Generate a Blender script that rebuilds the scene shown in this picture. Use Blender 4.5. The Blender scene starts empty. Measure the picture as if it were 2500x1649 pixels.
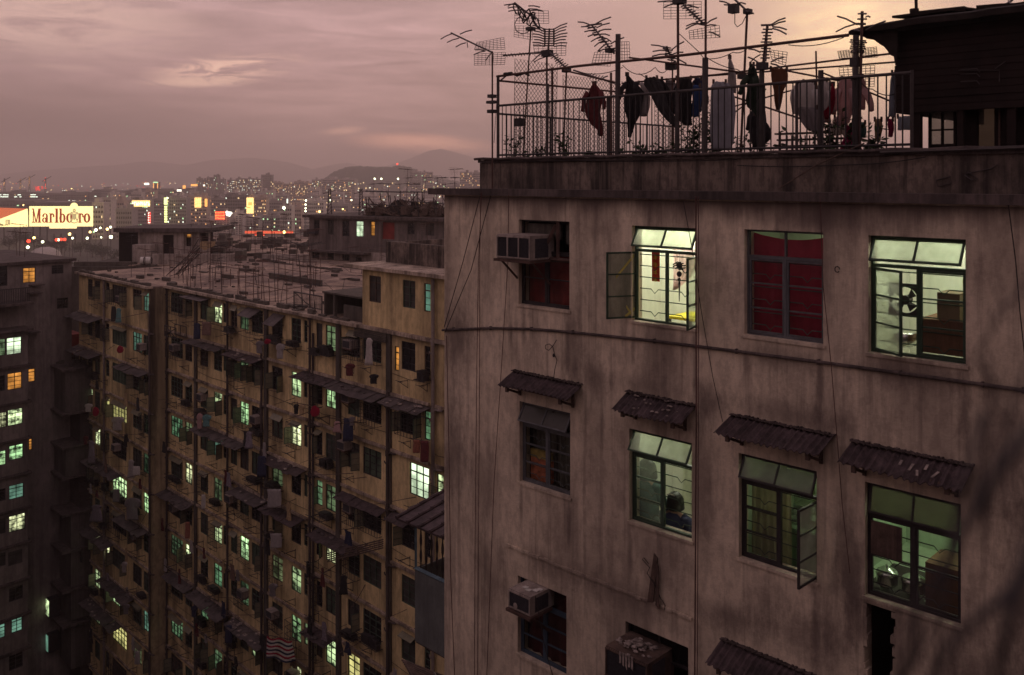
import bpy, math, random
from mathutils import Vector, Matrix
random.seed(11)
R = math.radians
# ---------------------------------------------------------------- camera, sky, sun, exposure
F, CX, HY = 2200.0, 1250.0, 437.0          # focal length, centre column and horizon row of the 2500 px wide photograph
GZ = -43.0                                  # street level; the eye is at z = 0
scene = bpy.context.scene
COL = scene.collection
cd = bpy.data.cameras.new('camera')
cam = bpy.data.objects.new('camera', cd)
COL.objects.link(cam)
cam.rotation_euler = (R(90), 0, 0)
cd.sensor_width = 36.0
cd.lens = 36.0*F/2500.0
cd.shift_y = -387.5/2500.0
cd.clip_start, cd.clip_end = 0.05, 30000
cd.dof.use_dof = True
cd.dof.focus_distance = 22.0
cd.dof.aperture_fstop = 2.8
scene.camera = cam
vs = scene.view_settings
vs.view_transform = 'Standard'
vs.look = 'None'
vs.exposure = 0.1
vs.gamma = 1.0
vs.use_curve_mapping = False
cy = scene.cycles
cy.use_denoising = True
cy.max_bounces = 8
cy.diffuse_bounces = 3
cy.transparent_max_bounces = 16
cy.volume_bounces = 2
cy.sample_clamp_indirect = 4.0
cy.caustics_reflective = False
cy.caustics_refractive = False

SUN_AZ, SUN_EL = math.atan2(2080-CX, F), R(8.5)
SUN = Vector((math.sin(SUN_AZ)*math.cos(SUN_EL), math.cos(SUN_AZ)*math.cos(SUN_EL), math.sin(SUN_EL)))
wd = bpy.data.worlds.new('World')
scene.world = wd
wd.use_nodes = True
def build_world():
    nt = wd.node_tree
    N, L = nt.nodes, nt.links
    N.clear()
    def nd(t, **k):
        n = N.new(t)
        for a, b in k.items():
            setattr(n, a, b)
        return n
    def val(sock, v):
        if hasattr(v, 'is_output'):
            L.new(v, sock)
        else:
            sock.default_value = v
    def math_(op, a, b=0.0, c=None, clamp=False):
        n = nd('ShaderNodeMath', operation=op, use_clamp=clamp)
        val(n.inputs[0], a); val(n.inputs[1], b)
        if c is not None: val(n.inputs[2], c)
        return n.outputs[0]
    def vmath(op, a, b=(0, 0, 0)):
        n = nd('ShaderNodeVectorMath', operation=op)
        val(n.inputs[0], a); val(n.inputs[1], b)
        return n
    def smooth(v, lo, hi, o0=0.0, o1=1.0):
        n = nd('ShaderNodeMapRange', interpolation_type='SMOOTHSTEP')
        val(n.inputs['Value'], v)
        for k, x in (('From Min', lo), ('From Max', hi), ('To Min', o0), ('To Max', o1)):
            n.inputs[k].default_value = x
        return n.outputs['Result']
    def mix(f, a, b, mode='MIX'):
        n = nd('ShaderNodeMix', data_type='RGBA', blend_type=mode)
        val(n.inputs['Factor'], f)
        val(n.inputs['A'], a); val(n.inputs['B'], b)
        return n.outputs['Result']
    def noise(vec, scale, detail=5, rough=0.55, dist=0.0):
        n = nd('ShaderNodeTexNoise')
        L.new(vec, n.inputs['Vector'])
        n.inputs['Scale'].default_value = scale
        n.inputs['Detail'].default_value = detail
        n.inputs['Roughness'].default_value = rough
        n.inputs['Distortion'].default_value = dist
        return n.outputs['Fac']
    d = nd('ShaderNodeTexCoord').outputs['Generated']
    sep = nd('ShaderNodeSeparateXYZ'); L.new(d, sep.inputs[0])
    z = sep.outputs['Z']
    ramp = nd('ShaderNodeValToRGB')
    cr = ramp.color_ramp
    stops = [(0.0, (.44, .255, .23)), (.07, (.50, .295, .275)), (.14, (.60, .365, .355)), (.24, (.62, .39, .385)), (.55, (.54, .37, .40)), (1.0, (.42, .31, .36))]
    cr.elements[0].position, cr.elements[1].position = 0.0, 1.0
    for p, c in stops[1:-1]:
        cr.elements.new(p)
    for e, (p, c) in zip(cr.elements, stops):
        e.position = p; e.color = (*c, 1)
    L.new(z, ramp.inputs['Fac'])
    base = ramp.outputs['Color']
    # cloud deck: slow banks and fine streaks
    st = vmath('MULTIPLY', d, (1.0, 1.0, 3.6)).outputs[0]
    n1 = noise(st, 2.6, 6, .55, .6)
    n2 = noise(vmath('MULTIPLY', d, (1.0, 1.0, 7.5)).outputs[0], 8.0, 9, .68, 1.2)
    f1 = smooth(n1, .36, .64, .76, 1.22)
    f2 = smooth(n2, .34, .66, .87, 1.13)
    k = math_('MULTIPLY', f1, f2)
    vk = nd('ShaderNodeCombineXYZ')
    for i in range(3): L.new(k, vk.inputs[i])
    colr = mix(1.0, base, vk.outputs[0], 'MULTIPLY')
    # glow of the hidden sun
    g = vmath('DOT_PRODUCT', d, tuple(SUN)).outputs['Value']
    glow = smooth(g, .88, 1.01)
    colr = mix(glow, colr, (.66, .42, .37, 1))
    core = math_('MULTIPLY', math_('MULTIPLY', math_('POWER', math_('MAXIMUM', g, 0.0), 330.0), f2), .95)
    colr = mix(core, colr, (1.7, 1.2, .68, 1))
    away = smooth(g, .35, .93, 1.0, 0.0)
    colr = mix(math_('MULTIPLY', away, .4), colr, (.36, .26, .27, 1))
    def spot(px, py, sx, sy, col, nz, lo, hi, amt, rot=0.0):
        c = Vector(((px-CX)/F, 1, -(py-HY)/F)).normalized()
        v = vmath('SUBTRACT', d, tuple(c)).outputs[0]
        rx = nd('ShaderNodeVectorRotate', rotation_type='Y_AXIS')
        L.new(v, rx.inputs['Vector']); rx.inputs['Angle'].default_value = rot
        v = vmath('MULTIPLY', rx.outputs[0], (F/sx, .8, F/sy)).outputs[0]
        ln = vmath('LENGTH', v).outputs['Value']
        m = smooth(ln, 0.15, 1.0, 1.0, 0.0)
        nn = smooth(noise(vmath('MULTIPLY', d, (1, 1, 5.5)).outputs[0], nz, 9, .68, 1.4), lo, hi)
        return math_('MULTIPLY', math_('MULTIPLY', m, nn), amt), col
    # grey bank at the left, sunlit wisps between the clouds
    for a in (spot(20, 360, 760, 190, (.15, .095, .092, 1), 3.0, .0, .42, .9),
              spot(90, 40, 420, 120, (.90, .58, .50, 1), 6.0, .30, .58, .95),
              spot(560, 168, 210, 42, (1.3, .80, .62, 1), 14.0, .42, .58, 1.0, R(8)),
              spot(490, 201, 150, 16, (1.15, .72, .56, 1), 14.0, .36, .54, .9, R(3)),
              spot(150, 165, 90, 10, (.72, .46, .4, 1), 9.0, .30, .55, .7),
              spot(1040, 354, 230, 34, (2.6, 1.2, .78, 1), 9.0, .26, .52, 1.0, R(-3)),
              spot(838, 320, 70, 14, (1.4, .75, .55, 1), 9.0, .25, .5, .8, R(6)),
              spot(1000, 400, 380, 90, (.70, .38, .32, 1), 3.0, .2, .6, .55),
              spot(2120, 60, 620, 160, (.84, .58, .48, 1), 5.0, .34, .66, .7)):
        colr = mix(a[0], colr, a[1])
    sky = nd('ShaderNodeTexSky', sky_type='NISHITA')
    sky.sun_disc = False
    sky.sun_elevation = SUN_EL
    sky.sun_rotation = SUN_AZ
    sky.air_density, sky.dust_density = 2.0, 3.0
    b1 = nd('ShaderNodeBackground'); L.new(sky.outputs[0], b1.inputs[0]); b1.inputs[1].default_value = 0.05
    b2 = nd('ShaderNodeBackground'); L.new(colr, b2.inputs[0]); b2.inputs[1].default_value = 0.97
    ms = nd('ShaderNodeMixShader'); ms.inputs[0].default_value = 0.955     # a nearly closed dusk overcast in front of the clear sky
    L.new(b1.outputs[0], ms.inputs[1]); L.new(b2.outputs[0], ms.inputs[2])
    out = nd('ShaderNodeOutputWorld'); L.new(ms.outputs[0], out.inputs['Surface'])
build_world()
sd = bpy.data.lights.new('sun', 'SUN')
sd.energy, sd.angle, sd.color = 0.5, R(14), (1.0, .72, .5)
sun = bpy.data.objects.new('sun', sd)
COL.objects.link(sun)
sun.rotation_euler = (-SUN).to_track_quat('-Z', 'Y').to_euler()
sun.location = SUN*50

# ---------------------------------------------------------------- frames and mesh helpers
class Fr:
    """A local frame (u along a wall, d into it, z up) standing in the world."""
    def __init__(s, x=0.0, y=0.0, du=(1.0, 0.0)):
        s.o = Vector((x, y, 0)); s.du = Vector((du[0], du[1], 0)).normalized()
        s.dn = Vector((-s.du.y, s.du.x, 0))
    @staticmethod
    def wall(px, Y, V, right=True):
        d = Vector(((V-CX)/F, 1.0))
        if right: d = -d
        return Fr((px-CX)/F*Y, Y, d)
    def W(s, p):
        return s.o + s.du*p[0] + s.dn*p[1] + Vector((0, 0, p[2]))
    def M(s, b=(0, 0, 0)):
        m = Matrix.Rotation(math.atan2(s.du.y, s.du.x), 4, 'Z')
        m.translation = s.W(b)
        return m
    def P(s, px, py, d=0.0):
        r = Vector(((px-CX)/F, 1.0, 0))
        t = (s.o.dot(s.dn) + d)/r.dot(s.dn)
        return Vector(((r*t - s.o).dot(s.du), d, -(py-HY)/F*t))
    def Y(s, px, d=0.0):
        r = Vector(((px-CX)/F, 1.0, 0))
        return (s.o.dot(s.dn) + d)/r.dot(s.dn)
WF = Fr()
NB = Fr.wall(1085, 14.4*2267/2085, -1000)     # the near concrete wall
YB = Fr.wall(921, 44.7, -886)                 # the yellow tenement
GB = Fr.wall(755, 92.0, -2400)                # the grey block on the roofs behind
LB = Fr.wall(40, 67.0, 3100, right=False)     # the dark block at the left edge
INFO = {}
def link(o):
    COL.objects.link(o); return o
def tag(o, label=None, cat=None, group=None, kind=None):
    if label: o['label'] = label
    if cat: o['category'] = cat
    if group: o['group'] = group
    if kind: o['kind'] = kind
    return o
def thing(name, label, cat, fr, base, group=None):
    o = link(bpy.data.objects.new(name, None))
    o.empty_display_size = .2
    o.matrix_world = fr.M(base)
    INFO[o] = (fr, Vector(base))
    return tag(o, label, cat, group)
class MB:
    def __init__(s):
        s.v, s.f, s.m, s.k = [], [], [], 0
    def mat(s, k):
        s.k = k; return s
    def add(s, vs, fs):
        n = len(s.v)
        s.v += [Vector(x) for x in vs]
        for f in fs:
            s.f.append([n+i for i in f]); s.m.append(s.k)
        return s
    def quad(s, a, b, c, d):
        return s.add([a, b, c, d], [(0, 1, 2, 3)])
    def hexa(s, p):
        return s.add(p, [(3, 2, 1, 0), (4, 5, 6, 7), (0, 1, 5, 4), (1, 2, 6, 5), (2, 3, 7, 6), (3, 0, 4, 7)])
    def box(s, x0, x1, y0, y1, z0, z1):
        return s.hexa([(x0, y0, z0), (x1, y0, z0), (x1, y1, z0), (x0, y1, z0), (x0, y0, z1), (x1, y0, z1), (x1, y1, z1), (x0, y1, z1)])
    def slab(s, a, b, c, d, t):
        a, b, c, d = map(Vector, (a, b, c, d))
        n = (b-a).cross(d-a).normalized()*t
        return s.hexa([a, b, c, d, a+n, b+n, c+n, d+n])
    def tube(s, pts, r, n=6, r2=None, cap=True):
        pts = [Vector(p) for p in pts]
        if r2 is None: r2 = r
        m = len(pts)
        t = (pts[1]-pts[0]).normalized()
        x = t.orthogonal().normalized()
        rings = []
        for i, p in enumerate(pts):
            tt = (pts[min(i+1, m-1)] - pts[max(i-1, 0)])
            if tt.length > 1e-9: t = tt.normalized()
            x = (x - t*x.dot(t))
            x = x.normalized() if x.length > 1e-6 else t.orthogonal().normalized()
            y = t.cross(x)
            rr = r + (r2-r)*i/max(m-1, 1)
            rings.append([p + (x*math.cos(2*math.pi*j/n+math.pi/n) + y*math.sin(2*math.pi*j/n+math.pi/n))*rr for j in range(n)])
        vs = [q for rg in rings for q in rg]
        fs = [(i*n+j, i*n+(j+1) % n, (i+1)*n+(j+1) % n, (i+1)*n+j) for i in range(m-1) for j in range(n)]
        if cap:
            fs += [tuple(range(n-1, -1, -1)), tuple((m-1)*n+j for j in range(n))]
        return s.add(vs, fs)
    def bar(s, a, b, w):
        return s.tube([a, b], w*.7071, 4)
    def lathe(s, prof, c=(0, 0, 0), n=12):
        c = Vector(c)
        vs = [c+Vector((r*math.cos(2*math.pi*j/n), r*math.sin(2*math.pi*j/n), z)) for r, z in prof for j in range(n)]
        fs = [(i*n+j, i*n+(j+1) % n, (i+1)*n+(j+1) % n, (i+1)*n+j) for i in range(len(prof)-1) for j in range(n)]
        fs += [tuple(range(n-1, -1, -1)), tuple((len(prof)-1)*n+j for j in range(n))]
        return s.add(vs, fs)
    def ell(s, c, rx, ry, rz, n=10, m=7, jit=0.0):
        c = Vector(c); vs = []
        for i in range(1, m):
            a = math.pi*i/m
            for j in range(n):
                b = 2*math.pi*j/n
                q = 1+random.uniform(-jit, jit)
                vs.append(c+Vector((rx*math.sin(a)*math.cos(b)*q, ry*math.sin(a)*math.sin(b)*q, rz*math.cos(a)*q)))
        vs += [c+Vector((0, 0, rz)), c-Vector((0, 0, rz))]
        fs = [(i*n+j, (i+1)*n+j, (i+1)*n+(j+1) % n, i*n+(j+1) % n) for i in range(m-2) for j in range(n)]
        t, b_ = len(vs)-2, len(vs)-1
        fs += [(t, j, (j+1) % n) for j in range(n)] + [(b_, (m-2)*n+(j+1) % n, (m-2)*n+j) for j in range(n)]
        return s.add(vs, fs)
    def mesh(s, name, mats, off=(0, 0, 0), smooth=False):
        me = bpy.data.meshes.new(name)
        o = Vector(off)
        me.from_pydata([tuple(p-o) for p in s.v], [], s.f)
        if not isinstance(mats, (list, tuple)): mats = [mats]
        for m in mats: me.materials.append(m)
        if len(mats) > 1: me.polygons.foreach_set('material_index', s.m)
        if smooth: me.polygons.foreach_set('use_smooth', [True]*len(me.polygons))
        me.update()
        return me
def part(mb, name, mats, parent, smooth=False, kind=None, label=None):
    fr, b = INFO[parent]
    o = link(bpy.data.objects.new(name, mb.mesh(name, mats, b, smooth)))
    o.parent = parent
    INFO[o] = (fr, b)
    if kind: o['kind'] = kind
    if label: o['label'] = label
    return o
def place(me, name, parent, loc=(0, 0, 0), rot=None):
    """a part that shares mesh data; loc in the parent's own axes"""
    o = link(bpy.data.objects.new(name, me))
    o.parent = parent; o.location = loc
    if rot: o.rotation_euler = rot
    INFO[o] = INFO[parent]
    return o
def solo(mb, name, mats, label, cat, fr, base, group=None, smooth=False, kind=None):
    o = link(bpy.data.objects.new(name, mb.mesh(name, mats, base, smooth)))
    o.matrix_world = fr.M(base)
    INFO[o] = (fr, Vector(base))
    return tag(o, label, cat, group, kind)

# ---------------------------------------------------------------- materials
MATS = {}
def material(name, col, rough=.85, var=.25, scale=3.0, streak=0.0, dark=None, bump=0.0, metal=0.0, bscale=None, spec=.3, grime=None, patches=()):
    """Noise-weathered paint, plaster, metal or cloth. grime = (z_top, depth): rain dirt hanging below a ledge."""
    m = bpy.data.materials.new(name); m.use_nodes = True
    nt = m.node_tree; N, L = nt.nodes, nt.links
    bs = N['Principled BSDF']
    bs.inputs['Roughness'].default_value = rough
    bs.inputs['Metallic'].default_value = metal
    bs.inputs['Specular IOR Level'].default_value = spec
    tc = N.new('ShaderNodeTexCoord')
    def noise(sc, st=(1, 1, 1), det=6, rg=.6):
        mp = N.new('ShaderNodeMapping'); mp.inputs['Scale'].default_value = st
        L.new(tc.outputs['Object'], mp.inputs['Vector'])
        n = N.new('ShaderNodeTexNoise'); n.inputs['Scale'].default_value = sc
        n.inputs['Detail'].default_value = det; n.inputs['Roughness'].default_value = rg
        L.new(mp.outputs[0], n.inputs['Vector'])
        return n.outputs['Fac']
    def rng(v, lo, hi, a=0.0, b=1.0):
        r = N.new('ShaderNodeMapRange'); r.interpolation_type = 'SMOOTHSTEP'
        L.new(v, r.inputs['Value'])
        for k, x in (('From Min', lo), ('From Max', hi), ('To Min', a), ('To Max', b)): r.inputs[k].default_value = x
        return r.outputs['Result']
    def mix(f, a, b):
        n = N.new('ShaderNodeMix'); n.data_type = 'RGBA'
        L.new(f, n.inputs['Factor'])
        for s, x in (('A', a), ('B', b)):
            if hasattr(x, 'is_output'): L.new(x, n.inputs[s])
            else: n.inputs[s].default_value = (*x, 1)
        return n.outputs['Result']
    c0 = tuple(x*(1-var) for x in col); c1 = tuple(min(1, x*(1+var)) for x in col)
    big = noise(scale)
    c = mix(rng(big, .3, .7), c0, c1)
    dk = dark or tuple(x*.3 for x in col)
    if streak:
        s1 = noise(scale*1.6, (1, 1, .10), 8, .65)
        c = mix(rng(s1, .46, .66, 0, streak), c, dk)
        s2 = noise(scale*.45, (1, 1, .45), 7, .62)
        c = mix(rng(s2, .48, .62, 0, streak*.75), c, dk)
        s4 = noise(scale*9, (1, 1, .5), 6, .7)
        c = mix(rng(s4, .44, .60, 0, streak*.45), c, dk)
        s5 = noise(scale*9.0, (1, 1, .035), 6, .6)
        c = mix(rng(s5, .52, .66, 0, streak*.6), c, dk)
        s3 = noise(scale*5.0, (1, 1, .05), 5, .6)
        c = mix(rng(s3, .50, .72, 0, streak*.5), c, tuple(min(1, x*1.2) for x in c1))
    if grime:
        for zt, dp, am in grime:
            zt = zt-GZ
            sp = N.new('ShaderNodeSeparateXYZ'); L.new(tc.outputs['Object'], sp.inputs[0])
            wob = noise(scale*2.2, (1, 1, .08), 6, .7)
            md = N.new('ShaderNodeMath'); md.operation = 'MULTIPLY_ADD'
            L.new(wob, md.inputs[0]); md.inputs[1].default_value = dp*2.4; L.new(sp.outputs['Z'], md.inputs[2])
            lo = zt + dp*.2
            f = rng(md.outputs[0], lo, lo+dp*1.1, 0, am)
            ab = rng(sp.outputs['Z'], zt, zt+.01, 1.0, 0.0)
            mu = N.new('ShaderNodeMath'); mu.operation = 'MULTIPLY'
            L.new(f, mu.inputs[0]); L.new(ab, mu.inputs[1])
            c = mix(mu.outputs[0], c, dk)
    if patches:                                   # old damp stains, each with a shape of its own
        pn = noise(scale*4.2, (1, 1, .32), 8, .74)
        for u_, z_, ru, rz, am in patches:
            sb = N.new('ShaderNodeVectorMath'); sb.operation = 'SUBTRACT'; L.new(tc.outputs['Object'], sb.inputs[0]); sb.inputs[1].default_value = (u_, 0, z_-GZ)
            ml = N.new('ShaderNodeVectorMath'); ml.operation = 'MULTIPLY'; L.new(sb.outputs[0], ml.inputs[0]); ml.inputs[1].default_value = (1/ru, 0, 1/rz)
            ln = N.new('ShaderNodeVectorMath'); ln.operation = 'LENGTH'; L.new(ml.outputs[0], ln.inputs[0])
            ms = N.new('ShaderNodeMath'); ms.operation = 'MULTIPLY_ADD'; L.new(pn, ms.inputs[0]); ms.inputs[1].default_value = -3.0; L.new(ln.outputs['Value'], ms.inputs[2])
            c = mix(rng(ms.outputs[0], -1.5, -.10, am*.85, 0.0), c, dk)
    L.new(c, bs.inputs['Base Color'])
    if bump:
        bn = N.new('ShaderNodeBump'); bn.inputs['Strength'].default_value = bump
        bn.inputs['Distance'].default_value = .02
        L.new(noise(bscale or scale*6, (1, 1, 1), 8, .65), bn.inputs['Height'])
        L.new(bn.outputs[0], bs.inputs['Normal'])
    MATS[name] = m
    return m
def glow(name, col, strength, var=0.0, scale=2.0, vary=0.0, sample=False, lamp=0.0, col2=None):
    """Glow of a lamp, lit sign or lit window, or in place of floodlight on a board (var: shapes of the room behind the curtain)."""
    m = bpy.data.materials.new(name); m.use_nodes = True
    nt = m.node_tree; N, L = nt.nodes, nt.links
    N.remove(N['Principled BSDF'])
    em = N.new('ShaderNodeEmission'); em.inputs['Color'].default_value = (*col, 1)
    L.new(em.outputs[0], N['Material Output'].inputs['Surface'])
    em.inputs['Strength'].default_value = strength
    if var or vary or lamp:
        tc = N.new('ShaderNodeTexCoord'); oi = N.new('ShaderNodeObjectInfo')
        ad = N.new('ShaderNodeVectorMath'); ad.operation = 'MULTIPLY_ADD'
        L.new(oi.outputs['Random'], ad.inputs[0]); ad.inputs[1].default_value = (37, 53, 71)
        L.new(tc.outputs['Object'], ad.inputs[2])
        n = N.new('ShaderNodeTexNoise'); n.inputs['Scale'].default_value = scale; n.inputs['Detail'].default_value = 3
        L.new(ad.outputs[0], n.inputs['Vector'])
        r = N.new('ShaderNodeMapRange'); L.new(n.outputs['Fac'], r.inputs['Value'])
        for k, x in (('From Min', .38), ('From Max', .62), ('To Min', strength*(1-var)), ('To Max', strength*(1+var*.5))): r.inputs[k].default_value = x
        r2 = N.new('ShaderNodeMapRange'); L.new(oi.outputs['Random'], r2.inputs['Value'])
        r2.inputs['To Min'].default_value = 1-vary; r2.inputs['To Max'].default_value = 1+vary
        mu = N.new('ShaderNodeMath'); mu.operation = 'MULTIPLY'
        L.new(r.outputs[0], mu.inputs[0]); L.new(r2.outputs[0], mu.inputs[1])
        last = mu.outputs[0]
        if col2:                                  # every room has its own tube or bulb
            mc = N.new('ShaderNodeMix'); mc.data_type = 'RGBA'
            fr2 = N.new('ShaderNodeMath'); fr2.operation = 'FRACT'
            m7 = N.new('ShaderNodeMath'); m7.operation = 'MULTIPLY'; L.new(oi.outputs['Random'], m7.inputs[0]); m7.inputs[1].default_value = 17.3
            L.new(m7.outputs[0], fr2.inputs[0]); L.new(fr2.outputs[0], mc.inputs['Factor'])
            mc.inputs['A'].default_value = (*col, 1); mc.inputs['B'].default_value = (*col2, 1)
            L.new(mc.outputs['Result'], em.inputs['Color'])
        if lamp:                                  # the lamp hangs near the ceiling of the room
            sp = N.new('ShaderNodeSeparateXYZ'); L.new(tc.outputs['Generated'], sp.inputs[0])
            r3 = N.new('ShaderNodeMapRange'); L.new(sp.outputs['Z'], r3.inputs['Value'])
            r3.inputs['To Min'].default_value = 1-lamp; r3.inputs['To Max'].default_value = 1+lamp
            m2 = N.new('ShaderNodeMath'); m2.operation = 'MULTIPLY'
            L.new(last, m2.inputs[0]); L.new(r3.outputs[0], m2.inputs[1]); last = m2.outputs[0]
        L.new(last, em.inputs['Strength'])
    if not sample: m.cycles.emission_sampling = 'NONE'
    MATS[name] = m
    return m
def glass(name, tint, clear, rough=.05, refl=.12, milky=None, seen=0.0):
    """thin window pane: tinted see-through + reflection + optional milky (translucent, dusty) share"""
    m = bpy.data.materials.new(name); m.use_nodes = True
    nt = m.node_tree; N, L = nt.nodes, nt.links
    N.remove(N['Principled BSDF'])
    tr = N.new('ShaderNodeBsdfTransparent'); tr.inputs[0].default_value = (*[t*clear for t in tint], 1)
    gl = N.new('ShaderNodeBsdfGlossy'); gl.inputs['Roughness'].default_value = rough; gl.inputs[0].default_value = (.8, .8, .8, 1)
    ms = N.new('ShaderNodeMixShader'); ms.inputs[0].default_value = refl
    L.new(tr.outputs[0], ms.inputs[1]); L.new(gl.outputs[0], ms.inputs[2])
    out = ms.outputs[0]
    if milky:
        df = N.new('ShaderNodeBsdfDiffuse'); df.inputs[0].default_value = (*milky, 1)
        tl = N.new('ShaderNodeBsdfTranslucent'); tl.inputs[0].default_value = (*milky, 1)
        m2 = N.new('ShaderNodeMixShader'); m2.inputs[0].default_value = .6
        L.new(df.outputs[0], m2.inputs[1]); L.new(tl.outputs[0], m2.inputs[2])
        tc = N.new('ShaderNodeTexCoord'); nz = N.new('ShaderNodeTexNoise'); nz.inputs['Scale'].default_value = 3.5; nz.inputs['Detail'].default_value = 5
        L.new(tc.outputs['Object'], nz.inputs['Vector'])
        rr = N.new('ShaderNodeMapRange'); L.new(nz.outputs['Fac'], rr.inputs['Value'])
        rr.inputs['From Min'].default_value, rr.inputs['From Max'].default_value = .3, .7
        rr.inputs['To Min'].default_value, rr.inputs['To Max'].default_value = max(0, seen-.12), min(1, seen+.12)
        m3 = N.new('ShaderNodeMixShader'); L.new(rr.outputs[0], m3.inputs[0])
        L.new(out, m3.inputs[1]); L.new(m2.outputs[0], m3.inputs[2]); out = m3.outputs[0]
    L.new(out, N['Material Output'].inputs['Surface'])
    MATS[name] = m
    return m
# ---------------------------------------------------------------- palette
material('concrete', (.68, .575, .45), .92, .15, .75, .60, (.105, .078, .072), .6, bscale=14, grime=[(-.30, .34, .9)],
         patches=[(1.62, -2.5, .05, .4, .8), (1.9, -2.42, .06, .45, .7), (2.82, -2.5, .07, .55, .8), (4.06, -2.4, .05, .4, .7), (5.08, -2.6, .06, .6, .7), (5.86, -2.35, .05, .35, .7), (6.84, -2.45, .06, .5, .8), (8.47, -2.5, .07, .5, .8), (1.85, -5.25, .05, .4, .7), (2.85, -5.3, .05, .5, .8), (4.0, -5.35, .05, .5, .7), (6.78, -5.4, .06, .55, .8), (.35, -2.75, .45, .75, .85), (.3, -4.7, .45, .8, .8), (1.0, -5.0, .4, .7, .6), (.15, -1.2, .22, .9, .5), (1.2, -6.6, .4, .7, .6), (2.95, -2.6, .22, .8, .7), (3.35, -2.95, .45, .28, .8), (5.25, -2.95, .35, .35, .9), (5.2, -4.0, .22, .9, .6), (4.2, -2.9, .6, .2, .6), (6.4, -2.92, .9, .22, .7),
                  (6.3, -2.25, .6, .2, .7), (7.1, -2.9, .35, .5, .6), (8.9, -3.0, .45, .9, .75), (9.2, -4.4, .5, 1.2, .8), (7.9, -2.2, .7, .22, .8), (7.25, -4.6, .25, .8, .9), (7.5, -5.2, .7, .5, .8), (8.8, -5.6, .8, .9, .8), (6.6, -5.6, .7, .35, .7), (5.6, -5.7, .5, .25, .8), (2.4, -5.95, .8, .2, .6), (4.0, -6.0, .9, .25, .6), (2.9, -5.2, .25, .9, .45), (4.5, -5.2, .5, .5, .35), (3.4, -.75, .5, .25, .5), (6.9, -.5, .8, .2, .8), (8.8, -.9, .4, .6, .5), (3.3, -4.2, .3, .8, .4), (6.1, -5.3, .3, .4, .5)])
material('parapet_concrete', (.17, .135, .115), .95, .35, 1.5, .95, (.022, .018, .018), .5, bscale=12)
material('coping', (.105, .082, .078), .9, .3, 2.0, .7, (.03, .025, .025), .4)
material('roof_screed', (.22, .17, .16), .9, .35, .5, .6, (.05, .04, .04), .3)
material('room_paint', (.78, .77, .66), .85, .06, 1.0, .15)
material('kitchen_paint', (.52, .60, .46), .8, .10, 1.0, .25, (.2, .22, .15))
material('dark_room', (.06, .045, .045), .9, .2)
material('green_steel', (.035, .06, .04), .55, .25, 5)
material('grey_steel', (.11, .115, .125), .5, .25, 5, .4, (.05, .045, .05))
material('dark_steel', (.035, .03, .032), .55, .3, 6)
material('rust', (.085, .05, .042), .85, .35, 6)
material('galvanised', (.062, .053, .053), .55, .25, 5, metal=.3)
material('aluminium', (.10, .085, .085), .45, .2, 8, metal=.5)
material('cable_red', (.10, .05, .045), .8, .1)
material('cable_black', (.02, .017, .018), .7, .1)
material('tin_sheet', (.085, .062, .066), .75, .35, 5, .6, (.02, .015, .016), .3)
material('old_timber', (.11, .075, .06), .9, .35, 6, .5, (.03, .02, .02))
material('ply_brown', (.17, .085, .05), .85, .2, 4, .3)
material('card_brown', (.16, .11, .065), .85, .15, 4)
material('red_curtain', (.27, .022, .045), .9, .15, 4)
material('dark_red_cloth', (.16, .020, .018), .9, .3, 4)
material('maroon_cloth', (.065, .014, .016), .9, .3, 4)
material('pink_curtain', (.70, .55, .52), .9, .08, 5)
material('grey_curtain', (.12, .11, .095), .95, .25, 7, .5, (.03, .025, .025))
material('ac_shell', (.34, .29, .26), .7, .15, 6, .4, (.10, .08, .075))
material('ac_grille', (.045, .042, .05), .6, .3, 30)
material('paper_red', (.55, .06, .03), .8, .1)
material('paper_yellow', (.55, .42, .05), .8, .1)
material('yellow_top', (.80, .66, .03), .5, .05)
material('tape_yellow', (.45, .38, .10), .7, .1)
material('steel_pot', (.62, .62, .60), .22, .05, 3, metal=.95)
material('door_green', (.16, .22, .15), .7, .1)
material('skin', (.46, .29, .22), .6, .08)
material('hair', (.012, .010, .010), .45, .3, 30)
material('navy_cloth', (.030, .032, .075), .9, .2, 9)
material('teal_cloth', (.06, .15, .15), .9, .2, 9)
material('leaf', (.045, .075, .030), .7, .4, 6)
material('litter', (.26, .22, .20), .9, .5, 12)
material('white_paint', (.62, .60, .56), .8, .1, 3, .3)
glass('pane_clear', (.96, 1, .96), .93, .04, .05)
glass('pane_frosted', (.9, 1, .9), .9, .25, .05, milky=(.66, .70, .58), seen=.42)
glass('pane_misted', (.9, 1, .92), .9, .2, .05, milky=(.5, .56, .46), seen=.22)
glass('pane_filthy', (.30, .27, .2), .6, .2, .06, milky=(.085, .07, .055), seen=.66)
glass('pane_dusty', (.7, .72, .68), .7, .2, .08, milky=(.20, .19, .165), seen=.55)
glass('pane_dark', (.25, .24, .24), .5, .12, .10, milky=(.05, .045, .045), seen=.5)
glow('tube_bright', (1.0, 1.0, .76), 230.0, sample=True)
glow('tube_light', (.95, 1.0, .76), 110.0, sample=True)
glow('tube_mid', (.95, 1.0, .78), 75.0, sample=True)
glow('tube_light_dim', (.90, 1.0, .74), 40.0, sample=True)
glow('tube_soft', (.92, 1.0, .74), 24.0, sample=True)
glow('tube_faint', (.80, 1.0, .66), 5.0, sample=True)
glow('bulb_yellow', (1.0, .82, .25), 14.0, sample=True)
MA = MATS

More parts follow.
